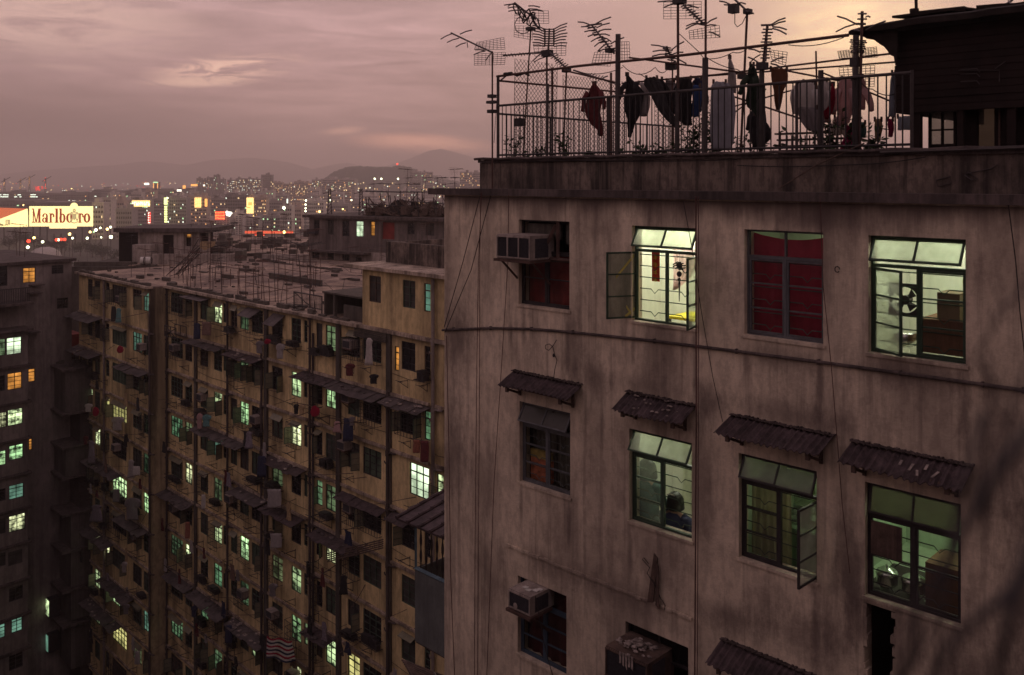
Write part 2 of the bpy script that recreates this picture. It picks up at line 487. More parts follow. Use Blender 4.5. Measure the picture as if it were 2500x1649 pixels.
# ---------------------------------------------------------------- the near concrete building
nb = thing('concrete_building', 'weathered grey concrete apartment block with steel windows filling the right side', 'building', NB, (0, 0, GZ))
def at(parent, p):
    return Vector(p) - INFO[parent][1]
UE = 13.0
WR = dict(w11=(1.79, 2.86, -2.0, -.65), w12=(4.03, 5.10, -2.015, -.665), w13=(5.82, 6.88, -2.0, -.648), w14=(7.43, 8.49, -2.015, -.655),
          w21=(1.81, 2.875, -4.83, -3.55), w22=(3.985, 5.03, -4.88, -3.563), w23=(5.74, 6.80, -4.89, -3.54), w24=(7.39, 8.44, -4.85, -3.525),
          w31=(1.77, 2.80, -7.58, -6.345), w32=(3.915, 4.975, -7.6, -6.34), w33=(5.72, 6.76, -7.6, -6.34), pit=(7.37, 7.74, -7.4, -4.93))
def wall_with_holes(mb, u0, u1, z0, z1, holes, d=0.0, reveal=.24):
    us = sorted({u0, u1, *[h[0] for h in holes], *[h[1] for h in holes]})
    zs = sorted({z0, z1, *[h[2] for h in holes], *[h[3] for h in holes]})
    us = [u for u in us if u0 <= u <= u1]; zs = [z for z in zs if z0 <= z <= z1]
    for a, b in zip(us, us[1:]):
        run = None
        for c, e in zip(zs, zs[1:]):
            mu, mz = (a+b)/2, (c+e)/2
            if any(h[0] < mu < h[1] and h[2] < mz < h[3] for h in holes):
                if run: mb.quad((a, d, run[0]), (b, d, run[0]), (b, d, run[1]), (a, d, run[1]))
                run = None
            else:
                run = (run[0], e) if run else (c, e)
        if run: mb.quad((a, d, run[0]), (b, d, run[0]), (b, d, run[1]), (a, d, run[1]))
    e = d+reveal
    for a, b, c, f in holes:
        mb.quad((a, d, c), (a, e, c), (a, e, f), (a, d, f)); mb.quad((b, d, c), (b, d, f), (b, e, f), (b, e, c))
        mb.quad((a, d, f), (a, e, f), (b, e, f), (b, d, f)); mb.quad((a, d, c), (b, d, c), (b, e, c), (a, e, c))
w = MB()
wall_with_holes(w, 0, UE, GZ, -.20, list(WR.values()))
w.quad((0, 0, GZ), (0, 0, -.2), (0, 12, -.2), (0, 12, GZ))
w.quad((0, 12, GZ), (0, 12, -.2), (UE, 12, -.2), (UE, 12, GZ))
w.quad((UE, 0, GZ), (UE, 12, GZ), (UE, 12, -.2), (UE, 0, -.2))
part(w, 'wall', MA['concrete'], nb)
c = MB(); c.box(-.32, UE, -.10, .30, -.275, -.165)
part(c, 'cornice', MA['coping'], nb)
r = MB(); r.box(-.05, UE, .302, 12, -.29, -.17)
part(r, 'roof', MA['roof_screed'], nb)
p = MB(); p.box(.62, UE, .26, .46, -.168, .27)
part(p, 'parapet', MA['parapet_concrete'], nb)
p = MB(); p.box(.60, UE, .23, .49, .272, .32)
n = 60
p.tube([(.55+i*(UE-.55)/n, .20, .335+.008*math.sin(i*1.7)) for i in range(n+1)], .022, 6)
part(p, 'coping', MA['coping'], nb)
p = MB(); p.box(.62, .82, .492, 9, -.168, .25)
part(p, 'side_parapet', MA['parapet_concrete'], nb)
# cracked plaster ledge between the second and the third row
lg = MB()
k = 34
for i in range(k):
    a, b = 1.52+(5.04-1.52)*i/k, 1.52+(5.04-1.52)*(i+1)/k
    q = random.uniform(-.006, .006)
    lg.box(a+.002, b, -.028+q, .0, -5.935+q, -5.90+random.uniform(-.008, .012))
part(lg, 'plaster_ledge', MA['concrete'], nb)
for kx, (a, b, z0, z1) in WR.items():
    if kx != 'pit': sl = MB(); sl.box(a-.03, b+.03, -.022, .095, z0-.04, z0-.002); part(sl, 'sill', MA['concrete'], nb)
# ragged broken edges of the dark shaft opening
rp = random.Random(31); m = MB(); a, b, z0, z1 = WR['pit']; z = z0
while z < z1-.05:
    h_ = rp.uniform(.05, .16)
    w_ = rp.uniform(.0, .05); m.box(a-.01, a+w_, .004, .12, z, z+h_); w_ = rp.uniform(.0, .07); m.box(b-w_, b+.01, .004, .12, z, z+h_); z += h_*rp.uniform(.8, 1.3)
part(m, 'broken_edge', MA['concrete'], nb, kind='stuff')
# conduit across the wall
pp = []
for px, py in ((1083, 806), (1110, 804), (1200, 801), (1300, 803), (1400, 811), (1600, 832), (1800, 857), (2000, 883), (2200, 910), (2400, 938), (2500, 952), (2620, 969)):
    q = NB.P(px, py); pp.append((q.x, -.03, q.z))
cd_ = MB(); cd_.tube(pp, .021, 8)
for q in pp[1:-1]:
    cd_.box(q[0]-.012, q[0]+.012, -.045, .002, q[2]-.03, q[2]+.03)
part(cd_, 'conduit', MA['coping'], nb)

def leaf_mesh(wd_, h, bars, s=1, t=.025):
    """casement leaf hinged on its own z axis, reaching to +u (s=1) or -u (s=-1); z from 0 to h"""
    m = MB(); e = s*wd_
    def bx(a, b, z0, z1): m.box(min(a, b), max(a, b), -.014, .014, z0, z1)
    bx(0, s*t, 0, h); bx(e-s*t, e, 0, h); bx(s*t, e-s*t, 0, t); bx(s*t, e-s*t, h-t, h)
    for i in range(1, bars+1):
        z = h*i/(bars+1); bx(s*t, e-s*t, z-.009, z+.009)
    g = MB()
    for i in range(bars+1):
        z0, z1 = max(t, h*i/(bars+1)+.009), min(h-t, h*(i+1)/(bars+1)-.009)
        g.quad((s*t, 0, z0), (e-s*t, 0, z0), (e-s*t, 0, z1), (s*t, 0, z1))
    return m, g
def near_window(key, steel, panes, left=None, right=None, hopper=None, bars=2, grille=True, tr=.35, trans=True, mull=.5):
    """steel window: outer frame, transom, mullion, two leaves and a top-hung pane; angles in degrees (0 = shut, None = leaf missing)"""
    a, b, z0, z1 = WR[key]
    df = .075
    m = MB(); t = .028
    m.box(a, a+t, df, df+.05, z0, z1); m.box(b-t, b, df, df+.05, z0, z1)
    m.box(a+t, b-t, df, df+.05, z1-t, z1); m.box(a+t, b-t, df, df+.05, z0, z0+t)
    zt = z1-tr
    m.box(a+t, b-t, df, df+.05, zt-.02, zt+.02)
    um = a+(b-a)*mull
    m.box(um-.016, um+.016, df, df+.05, z0+t, zt-.02)
    win = part(m, 'window', steel, nb)
    if grille:
        g = MB(); n = 6
        for i in range(n):
            z = z0+t+(zt-z0-t)*(i+.6)/n
            for x0, x1 in ((a+t, um), (um, b-t)):
                L_ = x1-x0; wv = (i % 2 == 0)
                pts = [(x0, .16, z), (x1, .16, z)] if not wv else [(x0, .16, z), (x0+L_*.38, .16, z), (x0+L_*.5, .16, z-.06), (x0+L_*.62, .16, z), (x1, .16, z)]
                g.tube(pts, .007, 4)
        part(g, 'grille', steel, win)
    def add(me, nm, pos, rot, mat_g, gm):
        o = place(me, nm, win, at(nb, pos), rot)
        q = place(gm, 'pane', win, at(nb, pos), rot)
        return o
    h = zt-.02-z0-t
    for side, ang, mat_p in (('l', left, panes[0]), ('r', right, panes[1])):
        if ang is None: continue
        wl = (um-.016-a-t) if side == 'l' else (b-t-um-.016)
        f, gl = leaf_mesh(wl-.004, h-.006, bars, 1 if side == 'l' else -1)
        pos = (a+t+.002, df+.02, z0+t+.003) if side == 'l' else (b-t-.002, df+.02, z0+t+.003)
        rz = -R(ang) if side == 'l' else R(ang)
        fo = place(f.mesh('casement', steel), 'casement', win, at(nb, pos), (0, 0, rz))
        place(gl.mesh('pane', mat_p), 'pane', win, at(nb, pos), (0, 0, rz))
    if hopper is not None:
        wl = b-a-2*t-.004; hh = tr-.025-t
        m = MB(); q = .024
        m.box(0, wl, -.012, .012, -q, 0); m.box(0, wl, -.012, .012, -hh, -hh+q)
        m.box(0, q, -.012, .012, -hh+q, -q); m.box(wl-q, wl, -.012, .012, -hh+q, -q); m.box(wl/2-q/2, wl/2+q/2, -.012, .012, -hh+q, -q)
        pos = (a+t+.002, df+.012, z1-t-.002)
        place(m.mesh('top_casement', steel), 'top_casement', win, at(nb, pos), (-R(hopper), 0, 0))
        for x0, x1 in ((q, wl/2-q/2), (wl/2+q/2, wl-q)):
            g = MB(); g.quad((x0, 0, -hh+q), (x1, 0, -hh+q), (x1, 0, -q), (x0, 0, -q))
            place(g.mesh('pane', panes[2]), 'pane', win, at(nb, pos), (-R(hopper), 0, 0))
    elif trans:
        for x0, x1 in ((a+t, um-.012), (um+.012, b-t)):
            g = MB(); g.quad((x0, df+.02, zt+.025), (x1, df+.02, zt+.025), (x1, df+.02, z1-t), (x0, df+.02, z1-t))
            part(g, 'pane', panes[2], win)
        g = MB(); g.box(um-.012, um+.012, df, df+.04, zt+.025, z1-t)
        part(g, 'transom_bar', steel, win)
    return win
def room(key, mat_w, depth=2.2, lamp=None, left=1.3, right=.35, floor=.95, lamp_at=(.2, 1.2), top=.35):
    a, b, z0, z1 = WR[key]
    u0, u1, d0, d1, f, c = a-left, b+right, .245, depth, z0-floor, z1+top
    m = MB()
    m.quad((u0, d1, f), (u0, d1, c), (u1, d1, c), (u1, d1, f))
    m.quad((u0, d0, f), (u0, d0, c), (u0, d1, c), (u0, d1, f)); m.quad((u1, d0, f), (u1, d1, f), (u1, d1, c), (u1, d0, c))
    m.quad((u0, d0, f), (u0, d1, f), (u1, d1, f), (u1, d0, f)); m.quad((u0, d0, c), (u1, d0, c), (u1, d1, c), (u0, d1, c))
    # inner face of the outside wall round the opening
    wall_with_holes(m, u0, u1, f, c, [(a, b, z0, z1)], d=d0, reveal=0.0)
    o = part(m, 'room', mat_w, nb)
    if lamp:
        t = MB(); x, y = u0+(u1-u0)*lamp_at[0], lamp_at[1]
        t.tube([(x, y, c-.10), (x+1.1, y, c-.10)], .02, 8)
        part(t, 'ceiling_lamp', lamp, o)
    return o
S, GS, DS = MA['green_steel'], MA['grey_steel'], MA['dark_steel']
PC, PF, PD, PK = MA['pane_clear'], MA['pane_frosted'], MA['pane_dusty'], MA['pane_dark']
near_window('w11', DS, (PC, PC, PC), 0, 0, None, bars=1, tr=.50, trans=False, grille=False)
glass('pane_green', (.8, .9, .8), .8, .15, .10, milky=(.20, .23, .17), seen=.38)
near_window('w12', S, (MA['pane_green'], PF, PF), 117, 106, 30)
near_window('w13', GS, (PC, PC, PC), 0, 0, None)
near_window('w14', S, (PF, PC, PF), 32, 0, 31, bars=2)
near_window('w21', GS, (PC, PC, PD), 0, 0, 32, tr=.36)
near_window('w22', S, (MA['pane_misted'], PC, PF), 0, None, 33, tr=.36)
near_window('w23', DS, (PC, PF, PD), 0, 88, 30, tr=.36)
near_window('w24', DS, (PC, PC, MA['pane_filthy']), 0, 0, 12, tr=.38, bars=1)
material('blue_steel', (.05, .075, .11), .55, .25, 5)
near_window('w31', MA['blue_steel'], (PC, PC, PC), 0, 0, None, bars=2, grille=False, tr=.36)
near_window('w32', DS, (PK, PK, PK), 0, None, None, grille=False)
near_window('w33', DS, (PK, PK, PK), 0, 0, None, grille=False)
room('w12', MA['room_paint'], 2.0, MA['tube_bright'], .9, .3, lamp_at=(.1, 1.3))
room('w13', MA['room_paint'], 1.6, MA['tube_faint'], .35, .15, lamp_at=(.25, .9))
room('w14', MA['room_paint'], 2.0, MA['tube_light'], .28, .3, lamp_at=(.25, 1.0))
room('w22', MA['room_paint'], 2.4, MA['tube_mid'], .9, .3, lamp_at=(.15, 1.4))
room('w23', MA['kitchen_paint'], 2.0, MA['tube_soft'], .25, .3, lamp_at=(.3, 1.3), top=.15)
room('w24', MA['kitchen_paint'], 2.0, MA['tube_light_dim'], .3, .4, lamp_at=(.3, 1.0), floor=.04)
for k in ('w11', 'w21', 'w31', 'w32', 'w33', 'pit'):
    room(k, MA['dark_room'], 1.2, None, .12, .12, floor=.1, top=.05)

# things in and behind the near windows
def cloth_panel(u0, u1, zt, zb, d, folds=9, amp=.02, tilt=0.0, gather=0.0, sag=0.0, nx=40, nz=6):
    m = MB(); rows = []
    for j in range(nz+1):
        v = j/nz; row = []
        for i in range(nx+1):
            s = i/nx
            x = u0+(u1-u0)*s
            x = x + gather*v*v*(u0-x)
            row.append((x, d+amp*math.sin(s*folds*2*math.pi)*(.4+.6*v)+amp*.4*math.sin(s*folds*5+v*3), zt+(zb-zt)*v-sag*math.sin(math.pi*s)*(1-v)+tilt*s*v))
        rows.append(row)
    n = nx+1
    vs = [p for row in rows for p in row]
    m.add(vs, [(j*n+i, j*n+i+1, (j+1)*n+i+1, (j+1)*n+i) for j in range(nz) for i in range(nx)])
    return m
def translucent(name, col):
    m = material(name, col, .9, .12, 5)
    nt = m.node_tree; N, L = nt.nodes, nt.links
    bs = N['Principled BSDF']; tl = N.new('ShaderNodeBsdfTranslucent'); mx = N.new('ShaderNodeMixShader')
    src = bs.inputs['Base Color'].links[0].from_socket
    L.new(src, tl.inputs[0]); mx.inputs[0].default_value = .5
    L.new(bs.outputs[0], mx.inputs[1]); L.new(tl.outputs[0], mx.inputs[2]); L.new(mx.outputs[0], N['Material Output'].inputs['Surface'])
    return m
translucent('red_curtain_thin', (.34, .022, .06))
translucent('pink_curtain_thin', (.75, .56, .55))
translucent('ochre_curtain', (.24, .20, .13))
translucent('net_curtain', (.62, .62, .50))
a, b, z0, z1 = WR['w13']
solo(cloth_panel(a-.04, b+.04, z1-.05, z0-.02, .27, 6, .018, sag=.075), 'curtain', MA['red_curtain_thin'], 'crimson curtain filling the shut window below the roof railing, lit slit on top', 'curtain', NB, (a, .27, z0), smooth=True)
a, b, z0, z1 = WR['w11']
solo(cloth_panel(a+.03, b-.03, z1-.55, z0, .22, 5, .02), 'curtain', MA['dark_red_cloth'], 'dark red cloth behind the panes under the large white air conditioner', 'curtain', NB, (a, .22, z0), smooth=True)
a, b, z0, z1 = WR['w12']
solo(cloth_panel(a+.36, a+.85, z1-.33, z0+.42, .5, 5, .025, gather=.92), 'curtain', MA['pink_curtain_thin'], 'pale pink curtain tied aside in the bright window with open green casements', 'curtain', NB, (a+.6, .5, z0), smooth=True)
m = MB(); m.box(a+.16, a+.29, .262, .272, z1-.80, z1-.34)
so = solo(m, 'paper_banner', MA['paper_red'], 'narrow red paper banner with gold signs beside the pink curtain', 'banner', NB, (a+.2, .27, z1-.8))
m = MB()
for i in range(4):
    z = z1-.42-i*.105
    for q in range(3): m.box(a+.185+random.uniform(0, .02), a+.265-random.uniform(0, .02), .2575, .2605, z-.02-q*.02, z-.012-q*.02)
    m.box(a+.22, a+.232, .2565, .2595, z-.07, z-.008)
part(m, 'lettering', MA['paper_yellow'], so)
m = MB(); ou, oz = a+.66, z1-.42
for i in range(10):
    an = i*math.pi/5
    m.tube([(ou+.0*i, .21, oz-.12), (ou+.06*math.cos(an), .21+.015*math.sin(an*2), oz-.12+.055*math.sin(an)), (ou+.11*math.cos(an+.3), .21, oz-.13+.05*math.sin(an+.3))], .009, 4)
m.ell((ou, .21, oz-.12), .05, .03, .05); m.ell((ou, .21, oz-.24), .04, .03, .04); m.ell((ou, .21, oz-.32), .02, .02, .03)
m.tube([(ou, .21, oz+.06), (ou, .21, oz-.36)], .004, 4); m.tube([(ou, .21, oz-.35), (ou, .21, oz-.62)], .014, 6, .006)
solo(m, 'hanging_ornament', DS, 'dark knotted ornament with tassel hanging in the bright window with open casements', 'ornament', NB, (ou, .21, oz-.6))
m = MB(); m.box(a+.25, b-.25, .5, 1.1, z0-.0, z0+.035)
tb = solo(m, 'table', MA['yellow_top'], 'bright yellow table top just behind the sill of the open green window', 'table', NB, (a+.5, .8, z0-.95))
m = MB()
for x in (a+.28, b-.28):
    for y in (.53, 1.07): m.box(x-.02, x+.02, y-.02, y+.02, z0-.945, z0-.002)
part(m, 'leg', DS, tb)
m = MB(); m.box(a+.06, a+.75, 1.93, 1.985, z0-.9, z1-.25)
solo(m, 'inner_door', MA['door_green'], 'grey green door inside the room with the pink curtain', 'door', NB, (a+.4, 1.95, z0-.9))
# yellow tape on the open left leaf of that window
an = R(117)
def on_leaf(s, zz):                                # point s along the opened leaf
    return (a+.04+math.cos(an)*s, .095-math.sin(an)*s, zz)
m = MB()
for s0, q0, s1, q1 in ((.34, .62, .06, .92), (.05, .16, .20, .05), (.18, .20, .07, .04)):
    p0, p1 = Vector(on_leaf(s0, z0+q0)), Vector(on_leaf(s1, z0+q1))
    up = Vector((0, 0, .022)); nrm = Vector((-.02, -.004, 0))*.3
    m.slab(p0-up+nrm, p1-up+nrm, p1+up+nrm, p0+up+nrm, .003)
solo(m, 'adhesive_tape', MA['tape_yellow'], 'strips of yellowed tape stuck on the open left casement of the bright window', 'tape', NB, (a, -.2, z0))
# fan and boxes of the right lit window
a, b, z0, z1 = WR['w14']
fu, fz, fr_ = a+.34, z0+.62, .165
fan = thing('ventilation_fan', 'black square ventilation fan behind the frosted casement of the top right window', 'fan', NB, (fu, .22, fz))
m = MB(); n = 24
for i in range(n):                                  # square plate with a round opening
    a0, a1 = 2*math.pi*i/n, 2*math.pi*(i+1)/n
    def sq(t):
        c_, s_ = math.cos(t), math.sin(t); k_ = .19/max(abs(c_), abs(s_)); return (c_*k_, s_*k_)
    (x0, y0), (x1, y1) = sq(a0), sq(a1)
    m.hexa([(fu+math.cos(a0)*.15, .20, fz+math.sin(a0)*.15), (fu+x0, .20, fz+y0), (fu+x1, .20, fz+y1), (fu+math.cos(a1)*.15, .20, fz+math.sin(a1)*.15),
            (fu+math.cos(a0)*.15, .23, fz+math.sin(a0)*.15), (fu+x0, .23, fz+y0), (fu+x1, .23, fz+y1), (fu+math.cos(a1)*.15, .23, fz+math.sin(a1)*.15)])
part(m, 'housing', DS, fan)
m = MB(); m.tube([(fu, .19, fz), (fu, .30, fz)], .055, 12)
for i in range(4):
    t = i*math.pi/2+.4
    ca, sa = math.cos(t), math.sin(t); cb, sb = math.cos(t+.75), math.sin(t+.75)
    m.slab((fu+.05*ca, .20, fz+.05*sa), (fu+.14*ca, .20, fz+.14*sa), (fu+.14*cb, .24, fz+.14*sb), (fu+.05*cb, .24, fz+.05*sb), .004)
part(m, 'fan_blade', DS, fan)
m = MB(); m.box(a+.50, b-.03, .20, .75, z0+.05, z0+.43)
solo(m, 'cabinet', MA['ply_brown'], 'plain brown board cabinet filling the lower pane of the top right window', 'cabinet', NB, (a+.75, .4, z0+.05))
m = MB(); m.box(a+.68, b-.14, .24, .60, z0+.432, z0+.73); m.box(a+.68, b-.14, .236, .6, z0+.715, z0+.735)
solo(m, 'carton', MA['card_brown'], 'brown carton standing on the board cabinet in the top right window', 'box', NB, (a+.8, .4, z0+.432))
m = MB(); m.lathe([(.02, -.02), (.13, -.012), (.14, 0), (.13, .012), (.02, .02)], (0, 0, 0), 20)
m.v = [Vector((b-.06+p.x*.5, .30+p.z, z0+.87+p.y)) for p in m.v]
solo(m, 'straw_hat', MA['tape_yellow'], 'round straw coloured disc hanging at the right jamb of the top right window', 'hat', NB, (b-.06, .3, z0+.75))
m = MB(); m.lathe([(.06, 0), (.13, .02), (.15, .10), (.15, .17), (.13, .18)], (a+.24, .42, z0+.04), 16)
solo(m, 'basin', MA['steel_pot'], 'shiny basin behind the lowest frosted pane of the top right window', 'basin', NB, (a+.24, .42, z0+.04), smooth=True)
a, b, z0, z1 = WR['w31']
solo(cloth_panel(a+.03, b-.03, z1-.02, z0, .22, 5, .02), 'curtain', MA['maroon_cloth'], 'dark red curtain in the lowest left window behind the blue grey frame', 'curtain', NB, (a, .22, z0), smooth=True)
# second row
a, b, z0, z1 = WR['w21']
solo(cloth_panel(a+.02, a+.52, z1-.40, z0, .30, 4, .02), 'curtain', MA['grey_curtain'], 'dingy grey curtain in the left half of the unlit window under the leftmost awning', 'curtain', NB, (a+.2, .3, z0), smooth=True)
solo(cloth_panel(a+.55, b-.02, z1-.40, z0, .29, 4, .02), 'curtain', MA['grey_curtain'], 'dingy grey curtain in the right half of the unlit window under the leftmost awning', 'curtain', NB, (a+.8, .3, z0), smooth=True)
m = MB(); m.box(a+.06, a+.50, .20, .26, z0+.02, z0+.37)
material('orange_print', (.42, .13, .07), .8, .5, 9)
cb = solo(m, 'carton', MA['orange_print'], 'orange red printed carton on the sill of the unlit window under the leftmost awning', 'box', NB, (a+.25, .22, z0))
m = MB(); m.box(a+.06, a+.50, .195, .25, z0+.372, z0+.50)
material('tan_print', (.36, .26, .08), .8, .3, 12)
solo(m, 'carton', MA['tan_print'], 'tan printed carton lying on the orange carton in the unlit window', 'box', NB, (a+.25, .22, z0+.372))
a, b, z0, z1 = WR['w22']
solo(cloth_panel(a-.6, b+.1, z1+.1, z0-.5, 2.25, 14, .03), 'curtain', MA['net_curtain'], 'long pale net curtain on the far wall behind the two people', 'curtain', NB, (a, 2.25, z0-.5), smooth=True)
a, b, z0, z1 = WR['w23']
solo(cloth_panel(a+.04, a+.60, z1-.36, z0, .26, 6, .02), 'curtain', MA['ochre_curtain'], 'ochre curtain behind the shut left casement of the window with one leaf open', 'curtain', NB, (a+.3, .26, z0), smooth=True)
m = MB(); m.box(a-.18, a+.60, 1.2, 1.55, z1-.42, z1-.02)
material('yellow_cupboard', (.70, .56, .03), .6, .1)
solo(m, 'wall_cupboard', MA['yellow_cupboard'], 'bright yellow wall cupboard seen past the open casement', 'cupboard', NB, (a+.2, 1.4, z1-.42))
m = MB(); m.box(a+.20, a+.60, .95, 1.3, z0+.25, z0+.36); m.box(a+.25, a+.5, 1.0, 1.25, z0+.362, z0+.5)
solo(m, 'kitchenware', MA['steel_pot'], 'pale stacked kitchenware below the yellow cupboard', 'kitchenware', NB, (a+.3, 1.1, z0+.25))
m = MB(); m.box(a-.2, b+.1, .8, 1.5, z0-.9, z0+.245)
solo(m, 'counter', MA['door_green'], 'grey green kitchen counter behind the open casement', 'counter', NB, (a+.4, 1.1, z0-.9))
a, b, z0, z1 = WR['w24']
m = MB(); m.box(a+.05, a+.40, .045, .07, z1-.83, z1-.45)
solo(m, 'board', MA['old_timber'], 'dark board nailed over the upper left pane of the lowest right lit window', 'board', NB, (a+.2, .06, z1-.83))
for i, (x, y, z, rr, lb) in enumerate(((a+.12, .34, z0+.05, .12, 'shiny steel pot at the left edge of the lowest lit window'), (a+.42, .36, z0+.05, .13, 'shiny lidded steel pot left of the mullion of the lowest lit window'))):
    m = MB(); m.lathe([(rr*.8, 0), (rr, .03), (rr, .13), (rr*1.08, .135), (rr*.95, .17), (rr*.5, .205), (.02, .215), (.02, .24), (.001, .245)], (x, y, z), 20)
    solo(m, 'cooking_pot', MA['steel_pot'], lb, 'pot', NB, (x, y, z), 'steel pots on the window sill', smooth=True)
m = MB(); m.box(a+.57, b-.05, .30, .8, z0-.3, z0+.47)
solo(m, 'cupboard', MA['ply_brown'], 'dark reddish brown cupboard in the right half of the lowest lit window', 'cupboard', NB, (a+.8, .5, z0-.3))

# ---------------------------------------------------------------- awnings over the second row
def corrugated(u0, u1, z, out, drop, mat_s, ragged=.02, wave=.085, th=.012):
    m = MB(); n = int((u1-u0)/wave*4); k = 5
    top, bot = [], []
    for i in range(n+1):
        u = u0+(u1-u0)*i/n
        rg = random.uniform(-ragged, ragged)
        for j in range(k+1):
            v = j/k
            zz = z-drop*v+.018*math.sin(u*2.3+u0*5)*v+.016*math.sin(2*math.pi*(u-u0)/wave)+random.uniform(-.004, .004)
            p = (u, -(out+rg)*v+.0, zz)
            top.append(p); bot.append((p[0], p[1], p[2]-th))
    w_ = k+1; N_ = len(top)
    fs = []
    for i in range(n):
        for j in range(k):
            fs.append((i*w_+j, (i+1)*w_+j, (i+1)*w_+j+1, i*w_+j+1)); fs.append((N_+i*w_+j, N_+i*w_+j+1, N_+(i+1)*w_+j+1, N_+(i+1)*w_+j))
        fs.append((i*w_+k, (i+1)*w_+k, N_+(i+1)*w_+k, N_+i*w_+k)); fs.append((i*w_, N_+i*w_, N_+(i+1)*w_, (i+1)*w_))
    for e in (0, n):
        for j in range(k): fs.append((e*w_+j, e*w_+j+1, N_+e*w_+j+1, N_+e*w_+j))
    m.add(top+bot, fs)
    return m
for (u0, u1, z, out, drop, rg) in ((1.67, 3.10, -3.09, .36, .16, .012), (3.94, 5.09, -3.05, .36, .17, .022), (5.63, 7.02, -3.07, .42, .14, .014), (7.23, 8.56, -3.09, .36, .16, .03), (5.49, 6.95, -6.03, .40, .17, .02)):
    aw = part(corrugated(u0, u1, z, out, drop, None, rg), 'awning', MA['tin_sheet'], nb, smooth=False)
    m = MB()
    for x in (u0+.16, u1-.16):
        m.bar((x, -.0, z-.06), (x, -out*.86, z-drop-.045), .035); m.bar((x, -.005, z-.33), (x, -out*.8, z-drop-.06), .026); m.box(x-.02, x+.02, -.03, .0, z-.36, z-.05)
        m.box(x-.025, x+.025, -out*.9, -out*.8, z-drop-.10, z-drop-.02)
    m.bar((u0+.03, -out*.78, z-drop-.012), (u1-.03, -out*.78, z-drop-.012), .03)
    part(m, 'bracket', MA['old_timber'], aw)
    m = MB()
    for i in range(60):
        x = u0+(u1-u0)*i/59
        m.box(x, x+(u1-u0)/59, -.05-random.uniform(0, .02), 0, z+.012, z+.02+random.uniform(.0, .022))
    part(m, 'mortar_strip', MA['coping'], aw)
m = MB()
for i in range(5):
    x, v = (7.86, 7.99, 8.06, 8.13, 8.27)[i], (.45, .5, .72, .4, .6)[i]
    q0 = Vector((x, -.36*v, -3.09-.16*v+.03)); q1 = q0+Vector((random.uniform(-.05, .03), -random.uniform(.04, .12), -.045))
    m.slab(q0, q0+Vector((.028, 0, 0)), q1+Vector((.028, 0, 0)), q1, .004)
solo(m, 'paper_scraps', MA['litter'], 'few pale paper scraps lying on the lowest right awning', 'litter', NB, (8.0, -.2, -3.2))
m = MB()
for i in range(26):
    x, v = random.uniform(4.1, 4.95), random.uniform(.1, .9)
    m.ell((x, -.36*v, -3.05-.17*v+.03), random.uniform(.01, .03), random.uniform(.01, .025), random.uniform(.006, .015), 6, 4, .3)
solo(m, 'debris', MA['litter'], 'small rubble scattered on the second awning from the left', 'litter', NB, (4.5, -.2, -3.2))

# ---------------------------------------------------------------- air conditioners of the near wall
def near_ac(u0, u1, z0, z1, out, label, cols, shell='ac_shell'):
    t = thing('air_conditioner', label, 'air conditioner', NB, ((u0+u1)/2, -out/2, z0), 'air conditioners on the near wall')
    m = MB(); e = .02; d0 = -out
    m.box(u0, u1, d0+.02, .14, z1-.018, z1); m.box(u0, u1, d0+.02, .14, z0, z0+.018)
    m.box(u0, u0+e, d0, .14, z0+.018, z1-.018); m.box(u1-e, u1, d0, .14, z0+.018, z1-.018)
    m.box(u0+e, u1-e, d0, d0+.03, z1-.04, z1-.018); m.box(u0+e, u1-e, d0, d0+.03, z0+.018, z0+.035)
    for i in range(1, cols):
        x = u0+(u1-u0)*i/cols; m.box(x-.012, x+.012, d0, d0+.03, z0+.035, z1-.04)
    part(m, 'casing', MA[shell], t)
    m = MB(); m.box(u0+e, u1-e, d0+.04, d0+.06, z0+.02, z1-.02)
    n = 22
    for i in range(n):
        z = z0+.04+(z1-z0-.09)*i/n
        m.box(u0+e, u1-e, d0+.012, d0+.04, z, z+.006)
    part(m, 'grille', MA['ac_grille'], t)
    m = MB(); m.box(u1, u1+.004, d0+.12, d0+.42, z0+.03, z1-.05)
    part(m, 'side_vent', MA['ac_grille'], t)
    m = MB()
    m.box(u0-.03, u1+.03, d0-.03, .07, z0-.045, z0-.004)
    for x in (u0+.05, u1-.02): m.bar((x, .07, z0-.40), (x, d0+.08, z0-.05), .03)
    part(m, 'shelf', MA['rust'], t)
    return t
q0 = NB.P(1211.5, 575, -.42); q1 = NB.P(1293, 642, -.42)
near_ac(q0.x, q1.x, q1.z+.03, q0.z+.02, .42, 'wide pale three-grille air conditioner jutting from the top left window', 3)
q0 = NB.P(1241, 1437, -.42); q1 = NB.P(1293, 1508, -.42)
ac = near_ac(q0.x, q1.x, q1.z, q0.z, .42, 'boxy air conditioner with paper scraps on top in the lowest left window', 1)
m = MB(); m.ell((q0.x+.1, -.445, q1.z+.06), .045, .006, .022, 12, 5)
m2 = MB(); m2.lathe([(.035, 0), (.045, .004), (.02, .008)], (0, 0, 0), 16); m2.v = [Vector((q0.x+.16+p.x, -.424-p.z, q1.z+.085+p.y)) for p in m2.v]
part(m2, 'badge', MA['ac_shell'], ac)
q0 = NB.P(1477, 1577, -.5); q1 = NB.P(1579, 1640, -.5)
ac = near_ac(q0.x, q1.x, q0.z-.42, q0.z, .5, 'large dark air conditioner heaped with rubbish at the bottom edge', 1, 'old_timber')
u0_, u1_, zt_ = q0.x, q1.x, q0.z
m = MB()
